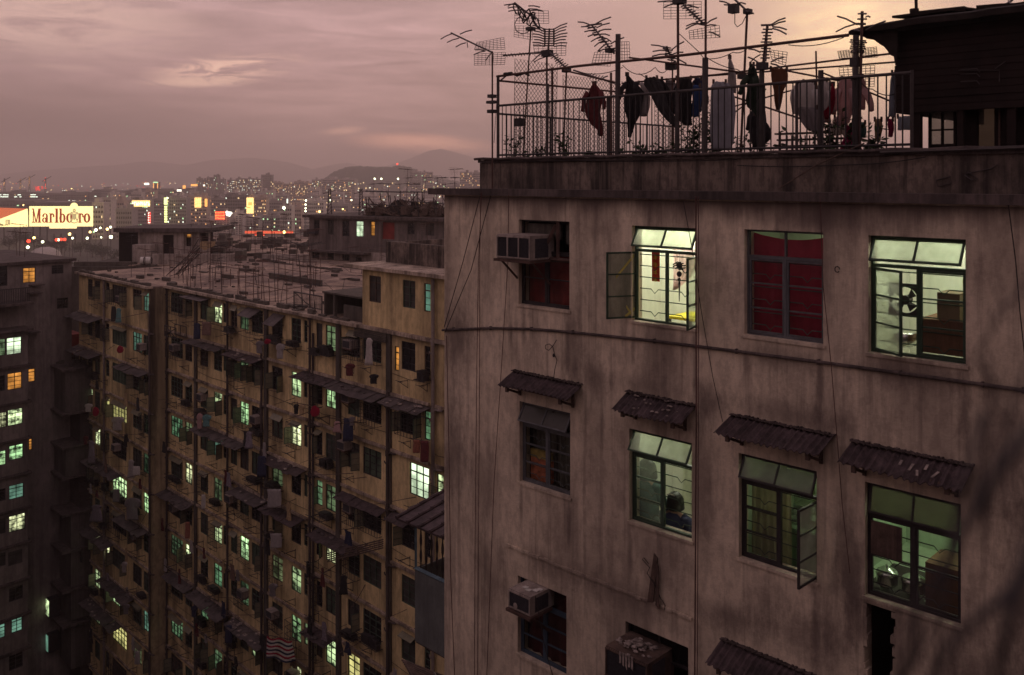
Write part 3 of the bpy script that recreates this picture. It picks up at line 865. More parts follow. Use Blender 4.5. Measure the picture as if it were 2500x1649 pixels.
for i in range(70):
    x, y = random.gauss((u0_+u1_)/2, .10), random.gauss(-.24, .10)
    x = min(max(x, u0_), u1_); y = min(max(y, -.48), -.02)
    hgt = max(0, .12-1.1*math.hypot(x-(u0_+u1_)/2, y+.24)*.5)
    rr = random.uniform(.015, .05)
    m.ell((x, y, zt_+.012+random.uniform(0, hgt)), rr, rr*random.uniform(.5, 1), rr*.5, 6, 4, .45)
solo(m, 'rubbish_heap', MA['litter'], 'heap of crumpled rubbish on the dark air conditioner at the bottom edge', 'rubbish', NB, ((u0_+u1_)/2, -.25, zt_), smooth=False)
m = MB()
for i in range(5):
    x = u0_+.25+i*.05
    m.slab((x, -.505, zt_+.02), (x+.04, -.51, zt_+.02), (x+.05, -.53, zt_-.12-.03*(i % 3)), (x+.01, -.515, zt_-.14), .006)
solo(m, 'rag', MA['litter'], 'torn grey rag hanging over the edge of the rubbish covered unit', 'rag', NB, (u0_+.3, -.51, zt_-.14))
q0 = NB.P(1241, 1437, -.42); q1 = NB.P(1293, 1508, -.42)
m = MB()
for i in range(5):
    x, y = random.uniform(q0.x+.08, q1.x-.1), random.uniform(-.36, -.12)
    m.slab((x, y, q0.z+.004), (x+.10, y+.01, q0.z+.006), (x+.11, y+.06, q0.z+.02), (x+.02, y+.07, q0.z+.008), .004)
solo(m, 'paper_scraps', MA['white_paint'], 'pale paper scraps on top of the boxy lower left air conditioner', 'litter', NB, (q0.x+.2, -.2, q0.z))
# wooden post and brace in the top left window
a, b, z0, z1 = WR['w11']
m = MB(); m.bar((a+.80, .04, z1-.62), (a+.80, .04, z1), .05); m.bar((a+.50, -.05, z1-.6), (a+.76, .04, z1-.06), .05); m.bar((a, .04, z1-.60), (b, .04, z1-.60), .05)
solo(m, 'timber_prop', MA['rust'], 'reddish timber prop beside the wide air conditioner in the top left window', 'prop', NB, (a+.6, 0, z1-.6))
m = MB(); m.box(a+.04, a+.76, .16, .2, z1-.30, z1-.06); m.box(a+.85, b-.02, .17, .2, z1-.36, z1-.03)
solo(m, 'board', MA['grey_curtain'], 'grey board blocking the pane above the wide air conditioner', 'board', NB, (a+.3, .18, z1-.3))

# ---------------------------------------------------------------- cables, ropes and fixings on the near wall
def cable(pts, r, mat_c, label, group='cables hanging down the near wall', d=-.06, name='cable', sag=0.0):
    P_ = [NB.P(px, py, (pd[0] if pd else d)) for px, py, *pd in pts]
    if sag:
        P2 = []
        for i in range(len(P_)-1):
            for k_ in range(8):
                t = k_/8; q = P_[i].lerp(P_[i+1], t); q.z -= sag*4*t*(1-t); P2.append(q)
        P_ = P2+[P_[-1]]
    m = MB(); m.tube(P_, r, 5)
    return solo(m, name, mat_c, label, 'cable', NB, P_[-1], group)
CR, CB = MA['cable_red'], MA['cable_black']
cable([(1176, 470, -.35), (1168, 640), (1164, 900), (1160, 1300), (1158, 1660)], .006, CR, 'thin reddish cable falling straight down, first left of the pair near the corner')
cable([(1174, 470, -.35), (1171, 640), (1171, 900), (1168, 1300), (1166, 1660)], .006, CR, 'thin reddish cable of the close pair near the corner, right hand one')
cable([(1242, 470, -.35), (1240, 640), (1224, 900), (1206, 1180), (1188, 1660)], .006, CR, 'reddish cable slanting left as it falls beside the leftmost awning')
cable([(1198, 478, -.35), (1150, 660), (1086, 812)], .007, CB, 'dark slanting stay wire from the cornice to the wall corner, right one')
cable([(1172, 478, -.35), (1130, 640), (1084, 800)], .007, CB, 'dark slanting stay wire from the cornice to the wall corner, left one')
cable([(1699, 480, -.30), (1699, 700), (1700, 1000, -.46), (1698, 1300), (1696, 1660)], .010, CR, 'double thick cable right of the open green window, left strand')
cable([(1705, 480, -.30), (1706, 700), (1705, 1000, -.46), (1704, 1300), (1702, 1660)], .006, CR, 'double thick cable right of the open green window, right strand')
cable([(1668, 490, -.3), (1690, 610), (1712, 760), (1740, 920), (1764, 1030, -.44)], .005, CB, 'thin dark wire crossing from the cornice to the third awning')
cable([(2002, 480, -.3), (2010, 700), (2030, 900), (2046, 1100), (2056, 1230), (2075, 1400)], .005, CR, 'thin red wire between the crimson window and the right lit window')
cable([(2462, 500, -.2), (2480, 640), (2490, 760), (2505, 900)], .006, CB, 'dark wire hanging near the right edge of the wall')
cable([(1090, 820, -.03), (1096, 1100), (1100, 1400), (1110, 1660)], .007, CR, 'cable running down close to the wall corner')
cable([(1307, 1456, -.47), (1330, 1580, -.2), (1352, 1660, -.1)], .007, MA['galvanised'], 'pale wire leading down from the lower left air conditioner')
m = MB()
pts = [(1359, 830), (1350, 845), (1340, 856), (1332, 852), (1332, 843), (1341, 840), (1350, 848), (1354, 866), (1360, 880), (1354, 905), (1352, 926)]
m.tube([NB.P(x, y, -.05 if i < 9 else -.18) for i, (x, y) in enumerate(pts)], .006, 5); q = NB.P(1352, 868, -.05); m.ell(q, .022, .02, .03)
solo(m, 'loose_wire', CB, 'curled loose wire end dangling above the leftmost awning', 'wire', NB, q)
m = MB(); q = NB.P(2045, 658, -.02)
m.tube([q+Vector((.03*math.cos(t), -.01, .035*math.sin(t))) for t in [x*.7 for x in range(9)]], .007, 5)
solo(m, 'wall_hook', CB, 'small iron hook between the crimson and the right lit window', 'hook', NB, q)
m = MB(); q0, q1 = NB.P(1596, 1352, -.02), NB.P(1580, 1470, -.03)
m.slab(q0, q0+Vector((.06, .0, -.05)), q1+Vector((.10, 0, .02)), q1, .02); m.slab(q0+Vector((.05, -.02, -.1)), q0+Vector((.09, -.02, -.15)), q1+Vector((.22, -.03, -.02)), q1+Vector((.16, -.03, .02)), .012)
solo(m, 'wooden_slats', MA['old_timber'], 'broken wooden slats leaning on the plaster ledge below the people', 'slats', NB, q1)
m = MB(); m.tube([NB.P(x, y, -.04) for x, y in ((1584, 1378), (1572, 1362), (1568, 1366), (1576, 1375), (1586, 1386), (1580, 1400), (1600, 1430), (1612, 1460), (1624, 1478), (1622, 1490))], .006, 5)
solo(m, 'loose_wire', CB, 'black wire looped round the broken wooden slats', 'wire', NB, NB.P(1600, 1430, -.04))

# ---------------------------------------------------------------- the two people in the second row window
def skin_body(name, chain, edges, mats, label, loc_frame, base, root=0):
    me = bpy.data.meshes.new(name)
    me.from_pydata([tuple(Vector(c[:3])-Vector(base)) for c in chain], edges, [])
    o = link(bpy.data.objects.new(name, me))
    md = o.modifiers.new('skin', 'SKIN'); md.use_smooth_shade = True
    sk = me.skin_vertices[0].data
    for v, c in zip(sk, chain):
        v.radius = (c[3], c[4] if len(c) > 4 else c[3])
    for i, v in enumerate(sk): v.use_root = (i == root)
    sb = o.modifiers.new('sub', 'SUBSURF'); sb.levels = sb.render_levels = 2
    dg = bpy.context.evaluated_depsgraph_get()
    m2 = bpy.data.meshes.new_from_object(o.evaluated_get(dg))
    o.modifiers.clear(); o.data = m2; m2.materials.clear(); m2.materials.append(mats)
    o.matrix_world = loc_frame.M(base)
    INFO[o] = (loc_frame, Vector(base))
    return o
def person(u, d, zf, seated, cloth, label, hs=1.0):
    """back towards the window (facing +d). zf = floor height."""
    b = (u, d, zf)
    hip = zf+(.50 if seated else .92); ch = hip+.40; nk = hip+.53; hd = hip+.66
    C_ = [(u, d, hip, .15, .11), (u, d-.01, hip+.2, .145, .10), (u, d-.01, ch, .175, .105), (u, d, nk, .06, .055), (u, d+.02, hd-.03, .072, .085), (u, d+.02, hd+.06, .078, .092)]
    E_ = [(0, 1), (1, 2), (2, 3), (3, 4), (4, 5)]
    for s in (-1, 1):
        i = len(C_)
        C_ += [(u+s*.19, d, ch+.04, .062, .058), (u+s*.27, d+.06, hip+.20, .047), (u+s*.20, d+.28, hip+.14, .036), (u+s*.17, d+.37, hip+.14, .034, .018)]
        E_ += [(2, i), (i, i+1), (i+1, i+2), (i+2, i+3)]
        for f in range(5):
            j = len(C_); fx = u+s*(.17+(f-1.5)*.02) if f < 4 else u+s*.13
            ln = (.07, .08, .075, .06, .05)[f]
            C_ += [(fx, d+.37+ln*.5, hip+.13, .010), (fx-s*.004, d+.37+ln, hip+.11, .008)]
            E_ += [(i+3, j), (j, j+1)]
        i = len(C_)
        if seated: C_ += [(u+s*.10, d+.02, hip-.02, .09), (u+s*.11, d+.42, hip-.03, .065), (u+s*.11, d+.43, zf+.08, .042), (u+s*.11, d+.56, zf+.035, .04, .03)]
        else: C_ += [(u+s*.10, d, hip-.05, .09), (u+s*.10, d+.01, zf+.48, .062), (u+s*.10, d, zf+.08, .042), (u+s*.10, d+.13, zf+.035, .04, .03)]
        E_ += [(0, i), (i, i+1), (i+1, i+2), (i+2, i+3)]
    o = skin_body('person', C_, E_, MA['skin'], label, NB, b)
    tag(o, label, 'person', 'people in the lit window')
    # clothing: a loose top round the torso and the upper arms
    m = MB(); n = 18
    prof = [(hip-.12, .21, .155), (hip+.02, .20, .15), (hip+.2, .195, .135), (ch-.02, .215, .145), (ch+.05, .21, .13), (nk-.045, .13, .095), (nk-.01, .075, .07)]
    vs, fs = [], []
    for z, rx, ry in prof:
        for j in range(n):
            t = 2*math.pi*j/n; wv = 1+.035*math.sin(5*t+z*20)
            vs.append((u+rx*math.cos(t)*wv, d+ry*math.sin(t)*wv, z))
    for i in range(len(prof)-1):
        for j in range(n): fs.append((i*n+j, i*n+(j+1) % n, (i+1)*n+(j+1) % n, (i+1)*n+j))
    m.add(vs, fs)
    for s in (-1, 1):
        m.tube([(u+s*.13, d, ch+.05), (u+s*.20, d+.005, ch+.035), (u+s*.245, d+.035, hip+.28), (u+s*.265, d+.06, hip+.19)], .085, 12, .062)
    part(m, 'top', cloth, o, smooth=True)
    if seated:
        m = MB(); m.tube([(u-.085, d-.075, hd+.105), (u-.02, d-.095, hd+.135), (u+.055, d-.09, hd+.125)], .007, 5); part(m, 'hair_highlight', MA['litter'], o)  # pale strip shaped as the highlight on the hair
    m = MB()                                        # bobbed hair
    n, k = 20, 9; vs, fs = [], []
    prof = [(.125, .01), (.115, .07), (.085, .105), (.05, .122), (.0, .130), (-.05, .138), (-.095, .142), (-.118, .128), (-.120, .08)]
    for z, rr in prof:
        for j in range(n):
            t = 2*math.pi*j/n
            fy = math.sin(t)
            q = rr*hs*(1 if fy < .35 else .80)
            vs.append((u+q*math.cos(t)*.95, d+.015+q*fy, hd+.02+z*hs+random.uniform(-.004, .004)))
    for i in range(k-1):
        for j in range(n): fs.append((i*n+j, i*n+(j+1) % n, (i+1)*n+(j+1) % n, (i+1)*n+j))
    fs += [tuple(range(n)), tuple((k-1)*n+j for j in range(n-1, -1, -1))]
    m.add(vs, fs)
    part(m, 'hair', MA['hair'], o, smooth=True)
    m = MB(); m.ell((u, d+.115, hd+.005), .013, .02, .02, 8, 6)
    for s in (-1, 1): m.ell((u+s*.08, d+.02, hd+.01), .012, .02, .03, 8, 6)
    part(m, 'face', MA['skin'], o, smooth=True)
    return o
q = NB.P(1648, 1223, .55)
person(q.x, .55, q.z-.68-.50, True, MA['navy_cloth'], 'person with a black bob and navy top seated with back to the window')
m = MB(); sx, sz = q.x, q.z-.68-.50
m.box(sx-.2, sx+.2, .33, .75, sz+.36, sz+.39)
for x in (-.17, .17):
    for y in (.36, .72): m.box(sx+x-.015, sx+x+.015, y-.015, y+.015, sz, sz+.36)
solo(m, 'stool', MA['old_timber'], 'plain wooden stool under the seated person in navy', 'stool', NB, (sx, .55, sz))
q = NB.P(1579, 1146, .42)
person(q.x, .42, q.z-.68-.92, False, MA['teal_cloth'], 'person in a teal top standing behind the frosted left casement', 1.15)
# ---------------------------------------------------------------- railings on the near roof
DR = .36
def Q(px, py, d=DR): return NB.P(px, py, d)
DST, RU, GA = MA['dark_steel'], MA['rust'], MA['galvanised']
rail = thing('roof_railing', 'long iron railing with thin upright bars on the parapet of the concrete building', 'railing', NB, (.75, DR, .32))
ul, ur = Q(1216, 252).x, Q(2226, 170).x
m = MB(); m.tube([(ul, DR, 1.235), (ur, DR, 1.235)], .020, 8); part(m, 'top_rail', GA, rail)
m = MB(); m.bar((ul, DR, .40), (ur, DR, .40), .022); part(m, 'bottom_rail', DST, rail)
bm = MB(); bm.bar((0, 0, .325), (0, 0, 1.222), .014)
bme = bm.mesh('baluster', DST)
n = int((ur-ul)/.098)
for i in range(1, n):
    place(bme, 'baluster', rail, at(rail, (ul+(ur-ul)*i/n+random.uniform(-.012, .012), DR, 0)))
for px, yt, w_ in ((1216, 187, .05), (1348, 232, .032), (1484, 236, .04), (1653, 216, .04), (1945, 198, .03), (2226, 171, .03)):
    q = Q(px, yt); m = MB(); m.bar((q.x, DR+.0, .322), (q.x, DR, q.z), w_); part(m, 'post', GA, rail)
side = thing('side_railing', 'iron side railing with wire mesh running back from the left corner of the near roof', 'railing', NB, (ul, .5, .3))
d1 = 5.6
m = MB(); m.tube([(ul, DR+.03, 1.10), (ul, d1, 1.10)], .018, 6); part(m, 'middle_rail', DST, side)
m = MB(); m.tube([(ul, DR+.03, 1.66), (ul, d1, 1.72)], .018, 6); part(m, 'top_rail', RU, side)
n = 46
for i in range(n):
    place(bme, 'baluster', side, at(side, (ul, DR+.1+(d1-DR-.1)*i/n, -.13)))
for dd, zt in ((1.7, 2.0), (3.4, 2.05), (5.5, 1.75)):
    m = MB(); m.bar((ul+.03, dd, -.17), (ul+.03, dd, zt), .04); part(m, 'post', RU, side)
def chain_link(parent, org, ex, ez, w_, h_, step=.09, r=.0046):
    m = MB(); org, ex, ez = Vector(org), Vector(ex), Vector(ez)
    n = int((w_+h_)/step)
    for i in range(n):
        s = i*step
        x0, z0 = (s, 0) if s <= w_ else (w_, s-w_); x1, z1 = (0, s) if s <= h_ else (s-h_, h_)
        if abs(x0-x1) < .02: continue
        m.tube([org+ex*x0+ez*z0, org+ex*x1+ez*z1], r, 3, cap=False); m.tube([org+ex*(w_-x0)+ez*z0, org+ex*(w_-x1)+ez*z1], r, 3, cap=False)
    for a, b in (((0, 0), (0, h_)), ((w_, 0), (w_, h_))): m.tube([org+ex*a[0]+ez*a[1], org+ex*b[0]+ez*b[1]], .006, 4)
    part(m, 'wire_mesh', DST, parent, kind='stuff')
chain_link(side, (ul-.02, .75, .12), (0, 1, 0), (.02, 0, 1), 1.1, 1.95)
chain_link(side, (ul-.02, 2.05, .12), (0, 1, .012), (0, 0, 1), 1.9, 1.78)
chain_link(side, (ul+.2, 4.6, .12), (.9, .43, 0), (0, 0, 1), 1.3, 1.5)

# pole frame above the railing and drying poles behind it
fr_ = thing('laundry_poles', 'long rusty pole frame carrying the laundry above the roof railing', 'poles', NB, (ul, DR, 1.24))
a, b = Q(1213, 187), Q(2072, 86)
m = MB(); m.tube([a, a.lerp(b, .3)+Vector((0, 0, .012)), a.lerp(b, .62)-Vector((0, 0, .01)), b], .021, 7); part(m, 'long_pole', RU, fr_)
m = MB()
for i in range(9):
    q = a.lerp(b, .03+.03*i/9); m.ell(q+Vector((0, 0, .02)), .03, .03, .03, 6, 4, .3)
m.tube([Q(1222, 197), Q(1235, 186), Q(1250, 181), Q(1262, 186), Q(1280, 180), Q(1292, 185)], .014, 5)
part(m, 'rope_binding', MA['cable_black'], fr_)
for j, (p0, p1, dd, rr) in enumerate((((1519, 204), (1800, 178), .9, .014), ((1640, 196), (2187, 130), .9, .014), ((1700, 188), (2187, 152), 1.3, .013), ((1536, 141), (1800, 176), .7, .014), ((1376, 172), (1503, 202), .8, .014), ((1893, 168), (2060, 200), 1.2, .013), ((1750, 272), (1990, 205), 1.6, .012), ((2008, 178), (2180, 250), 1.5, .012), ((1760, 300), (1870, 218), 1.8, .012), ((1790, 236), (2120, 345), 1.9, .014))):
    m = MB(); m.tube([Q(*p0, dd), Q(*p1, dd)], rr, 6)
    solo(m, 'drying_pole', RU, 'thin drying pole '+['over the black and charcoal laundry, upper end at the thick post', 'running right above the brown towel, lower one', 'running right just above the railing top to the shack', 'crossing the small low aerial downwards', 'falling right over the mesh towards the tall grey post', 'over the white shirts, short one', 'rising behind the grey blue sheet', 'slanting down from the white shirts to the shack', 'low behind the green jacket', 'falling right behind all the white shirts'][j], 'pole', NB, Q(*p0, dd), 'drying poles on the near roof')
THP = (('mast', 1507, 380, 84, .36, .040, 'tall thick grey post left of the first dark garments'), ('mast', 1720, 380, 142, .36, .042, 'thick grey post with thin upper pipe near the middle of the near railing'), ('mast', 2002, 378, 172, .5, .034, 'short thick post behind the white shirts'), ('mast', 2088, 372, 86, .42, .036, 'thick dark post under the tip of the shack roof'), ('mast', 1858, 380, 155, .42, .034, 'grey post below the forked antenna left of the brown towel'), ('mast', 1335, 380, 205, .30, .026, 'pale post between the mesh and the first grey post'))
for nm, px, y0, y1, dd, rr, lb in THP:
    q0, q1 = Q(px, y0, dd), Q(px+2, y1, dd)
    m = MB(); m.tube([(q0.x, dd, .33 if dd < .48 else -.165), (q1.x, dd, q1.z)], rr, 8)
    solo(m, 'post', GA, lb, 'post', NB, (q0.x, dd, .33))

# ---------------------------------------------------------------- aerials on the near roof
AL = MA['aluminium']
def aerial(label, mast, booms=(), arms=(), bars=(), grids=(), boxes=(), d=.6, r=.018, coils=()):
    mp = [Q(x, y, d) for x, y in mast]
    base = Vector((mp[0].x, d, -.165)); mp = [base]+mp
    t = thing('tv_aerial', label, 'antenna', NB, base, 'television aerials on the near roof')
    m = MB(); m.tube(mp, r, 6); part(m, 'mast', RU, t)
    if booms:
        m = MB()
        for k, bo in enumerate(booms): m.tube([Q(x, y, d-.02+.10*(i-.5)) for i, (x, y) in enumerate(bo)], .015, 5)
        part(m, 'boom', AL, t)
    if arms or bars:
        m = MB()
        for x0, y0, x1, y1, *mid in arms:
            p0, p1 = Q(x0, y0, d-.02), Q(x1, y1, d-.02+random.uniform(-.18, .18))
            pm = p0.lerp(p1, .5)+Vector((0, 0, .012))
            m.tube([p0, pm, p1], .0105, 4)
        for (x0, y0), (x1, y1), n, ex, ey in bars:
            for i in range(n):
                s = i/max(n-1, 1); x, y = x0+(x1-x0)*s, y0+(y1-y0)*s
                k = 1+.25*math.sin(i*2.1)
                dd = d-.02+random.uniform(-.12, .12)
                m.tube([Q(x-ex*k, y-ey*k, dd), Q(x+ex*k, y+ey*k, d*2-.04-dd)], .0105, 4)
        part(m, 'element', AL, t)
    if grids:
        m = MB()
        for c, nx, ny, dd in grids:
            P4 = [Q(x, y, d+dd+.06*i) for i, (x, y) in enumerate(c)]
            for i in range(nx+1):
                s = i/nx; m.tube([P4[0].lerp(P4[1], s), P4[3].lerp(P4[2], s)], .0045, 3)
            for i in range(ny+1):
                s = i/ny; m.tube([P4[0].lerp(P4[3], s), P4[1].lerp(P4[2], s)], .0045, 3)
        part(m, 'reflector', AL, t)
    for x0, y0, x1, y1 in boxes:
        a_, b_ = Q(x0, y1, d), Q(x1, y0, d)
        m = MB(); m.box(a_.x, b_.x, d-.07, d+.05, a_.z, b_.z); part(m, 'junction_box', DST, t)
    for pts, rr in coils:
        m = MB(); m.tube([Q(x, y, d+.05*math.sin(i*1.3)) for i, (x, y) in enumerate(pts)], rr, 5); part(m, 'coax_cable', MA['cable_black'], t)
    return t
aerial('aerial at the far left roof corner with long stepped boom and square grid', [(1202, 380), (1202, 126)], [[(1101, 81), (1200, 128)]],
       [(1106, 82, 1076, 96), (1123, 84, 1152, 74), (1120, 94, 1092, 104), (1137, 105, 1113, 115), (1140, 103, 1142, 116), (1185, 125, 1157, 134), (1185, 125, 1160, 122), (1200, 130, 1186, 148)],
       [((1122, 91), (1194, 124), 11, 6, 2.5)], [(((1164, 104), (1230, 92), (1233, 121), (1158, 122)), 8, 6, .1), (((1158, 133), (1234, 128), (1232, 158), (1158, 160)), 8, 6, .1)],
       [(1197, 231, 1207, 240), (1196, 268, 1209, 277), (1194, 246, 1212, 254)], d=.10, r=.016)
coil = [(1280+13*math.cos(t*.9)+t*1.6-20, 20+16*math.sin(t*1.15)+t*1.2) for t in range(0, 36)]
coil2 = [(1290-14+20*math.cos(t*.8), 62+22*math.sin(t*.8)) for t in range(0, 15)]
aerial('leaning aerial mast with a tangle of coiled cable at its head', [(1277, 380), (1296, 70)], [[(1256, 7), (1308, 48)]],
       [(1262, 12, 1231, 13), (1268, 18, 1240, 20), (1272, 26, 1241, 28), (1290, 15, 1318, 18), (1294, 22, 1324, 27), (1296, 26, 1326, 28), (1300, 38, 1316, 50), (1258, 8, 1240, 16)],
       (), [(((1257, 25), (1339, 27), (1340, 58), (1256, 58)), 7, 5, .1), (((1256, 64), (1300, 64), (1300, 98), (1255, 90)), 4, 5, .1)], [(1290, 66, 1303, 76), (1261, 289, 1279, 309)], d=.7, r=.014, coils=((coil, .013), (coil2, .006)))
aerial('aerial with stacked curved elements and two side booms, right of the leaning mast', [(1335, 380), (1335, 138)], [[(1341, 70), (1339, 122)], [(1228, 136), (1326, 128)], [(1342, 128), (1384, 169)], [(1330, 70), (1330, 110)], [(1352, 70), (1352, 110)]],
       [(1330, 72+i*6, 1300+(i % 3)*2, 62+i*7) for i in range(8)]+[(1352, 72+i*6, 1385-(i % 3)*2, 57+i*8) for i in range(8)]+[(1326, 128, 1300, 150), (1330, 140, 1304, 152)],
       [((1300, 131), (1236, 136), 10, 2, 3), ((1350, 134), (1382, 167), 9, 7, -4), ((1341, 72), (1340, 112), 8, 11, 0)],
       [(((1302, 108), (1382, 106), (1381, 136), (1306, 138)), 7, 5, .12)], [(1328, 122, 1346, 140)], d=.55)
aerial('plain aerial post holding the side boom between mesh panels', [(1375, 380), (1383, 170)], [[(1400, 172), (1500, 204)]], [(1462, 192, 1490, 200), (1466, 196, 1484, 186)], [((1440, 184), (1466, 192), 5, 5, -5)], (), [(1378, 166, 1390, 178)], d=.9, r=.015)
aerial('large aerial with many long V elements on the tall grey post', [(1507, 380), (1506, 100)], [[(1443, 60), (1500, 132)], [(1437, 62), (1470, 58)]],
       [(1438+i*7, 60+i*8, 1411+i*8, 54+i*12) for i in range(7)]+[(1452+i*5, 60+i*8, 1492-(i % 2)*4, 42+i*15) for i in range(6)]+[(1484, 120, 1462, 126), (1490, 108, 1524, 92)],
       [((1440, 62), (1496, 126), 12, 9, -2)], [(((1452, 128), (1494, 126), (1490, 162), (1444, 160)), 6, 5, .1), (((1512, 103), (1536, 102), (1538, 150), (1512, 150)), 4, 6, .1)], [(1484, 118, 1496, 130)], d=.36, r=.026)
aerial('tall aerial mast cut by the top edge with stepped boom to its right', [(1656, 380), (1655, -12)], [[(1668, 12), (1722, 62)], [(1700, 58), (1722, 62)]],
       [(1660, 4, 1606, 5), (1660, 6, 1620, 19), (1664, 3, 1700, -4), (1668, 12, 1705, 20), (1704, 56, 1676, 64), (1704, 58, 1674, 72), (1722, 60, 1750, 44), (1722, 64, 1748, 62), (1730, 78, 1758, 90)],
       [((1672, 14), (1716, 56), 9, 9, -2)], [(((1620, 6), (1712, 4), (1712, 46), (1620, 47)), 5, 6, .15), (((1682, 76), (1756, 62), (1758, 92), (1684, 96)), 7, 4, .15)], [(1648, -4, 1672, 12)], d=.5, r=.020)
aerial('small low aerial with dark box hanging at the long pole, right of the tall post', [(1640, 380), (1642, 165)], [[(1627, 113), (1642, 150)]],
       [(1628, 118, 1590, 110), (1630, 124, 1594, 126), (1632, 132, 1592, 138), (1640, 122, 1670, 102), (1644, 132, 1668, 128), (1640, 140, 1676, 156)],
       [((1628, 116), (1640, 148), 7, 10, 2)], (), [(1630, 152, 1654, 172)], d=.8, r=.012)
aerial('thin tall pipe rising out of the frame from the middle railing post', [(1722, 380), (1723, -14)], d=.36, r=.017)
aerial('leaning aerial pole with pale box and hooks at its head', [(1808, 380), (1824, 34), (1827, 28)], [[(1827, 30), (1788, -6)]],
       [(1784, 12, 1756, 3), (1790, 18, 1768, 12), (1800, 8, 1820, 10), (1826, 30, 1840, 34)], (), (), [(1783, 10, 1801, 34), (1820, 22, 1833, 36), (1806, 182, 1826, 194)], d=.7, r=.017,
       coils=(([(1794, 34), (1794, 58), (1800, 66), (1812, 58), (1821, 40)], .006),))
aerial('forked aerial with a ladder of short bars above the brown towel', [(1860, 380), (1863, 160), (1874, 60)], [[(1869, 150), (1873, 62)], [(1858, 62), (1886, 61)]],
       [(1884, 60, 1918, 44), (1884, 64, 1918, 52), (1886, 66, 1921, 73), (1886, 70, 1920, 84), (1856, 128, 1828, 120), (1856, 134, 1832, 152), (1852, 154, 1826, 140), (1850, 158, 1832, 168), (1882, 152, 1914, 140), (1882, 156, 1908, 166)],
       [((1874, 72), (1868, 142), 10, 11, 0)], [(((1878, 122), (1922, 128), (1918, 160), (1886, 150)), 4, 5, .12)], [(1852, 152, 1872, 172)], d=.42, r=.018)
aerial('tall aerial with wide horizontal forks above the tip of the shack roof', [(2096, 375), (2105, 28)], [[(2085, 130), (2085, 96)], [(2088, 59), (2113, 59)]],
       [(2088, 58, 2044, 40), (2086, 60, 2041, 78), (2114, 74, 2162, 52), (2114, 42, 2124, 42), (2100, 76, 2080, 76)],
       [((2105, 34), (2105, 60), 3, 10, 0), ((2085, 98), (2085, 128), 7, 8, 0), ((2104, 100), (2100, 128), 7, 10, 0)], [(((2045, 126), (2140, 115), (2142, 140), (2050, 146)), 14, 7, .5), (((2048, 166), (2136, 160), (2134, 212), (2054, 214)), 8, 8, .6)], [(2080, 143, 2098, 164)], d=.45, r=.018)
aerial('thin short pipe behind the white shirts', [(1998, 380), (1992, 125)], d=.9, r=.012)

# ---------------------------------------------------------------- wires strung over the near roof
for i, (pts, sg) in enumerate(((((1655, 80), (1705, 126), (1724, 150)), .0), (((1724, 140), (1800, 170), (1838, 178)), .03), (((1400, 172), (1520, 165)), .08), (((1520, 160), (1600, 165), (1640, 150)), .12), (((1724, 144), (1790, 128), (1826, 118)), .03), (((1560, 180), (1650, 205)), .05), (((1925, 110), (2060, 92)), .05), (((1216, 200), (1212, 260), (1206, 350)), .0), (((2094, 190), (2130, 218), (2186, 230)), .04), (((1193, 390), (1400, 392), (1800, 390)), .02), (((1800, 404), (2060, 403), (2260, 384)), .02))):
    P_ = [Q(x, y, .5 if i < 9 else .21) for x, y in pts]; P2 = []
    for a_, b_ in zip(P_, P_[1:]):
        for k_ in range(7):
            t = k_/7; q = a_.lerp(b_, t); q.z -= sg*4*t*(1-t); P2.append(q)
    m = MB(); m.tube(P2+[P_[-1]], .006, 4)
    solo(m, 'wire', MA['cable_black'], 'thin wire '+['falling from the tall cut mast to the middle post', 'from the middle post to the forked aerial', 'from the side boom to the tall grey post', 'sagging right of the tall grey post', 'from the middle post to the leaning pole', 'crossing above the charcoal trousers', 'hanging under the long pole near the shack', 'down the left corner post', 'from the thick dark post to the shack', 'along the parapet left of the middle post', 'along the dark parapet below the shack'][i], 'wire', NB, P_[0], 'slack wires on the near roof')
m = MB(); m.tube([Q(2110, 350, .2), Q(1990, 405, .19), Q(1900, 462, -.1)], .009, 5)
solo(m, 'bamboo_stick', MA['old_timber'], 'long stick slanting down across the dark parapet below the white shirts', 'stick', NB, Q(1990, 405, .19))
m = MB(); m.tube([Q(2150, 372, .2), Q(2260, 368, .2), Q(2505, 360, .2)], .025, 6)
solo(m, 'pipe', MA['galvanised'], 'blue grey pipe lying along the parapet in front of the shack', 'pipe', NB, Q(2260, 368, .2))
m = MB()
for c in (((2285, 440), (2320, 432), (2322, 448), (2290, 456)), ((2355, 428), (2372, 440), (2388, 438), (2362, 420))):
    P_ = [Q(x, y, .24) for x, y in c]; m.tube(P_+[P_[0]], .006, 4)
m.tube([Q(2360, 424, .24), Q(2420, 412, .24), Q(2435, 402, .24)], .006, 4)
solo(m, 'wire_scraps', MA['galvanised'], 'pale bent wire scraps on the dark parapet below the shack', 'wire', NB, Q(2320, 440, .24))

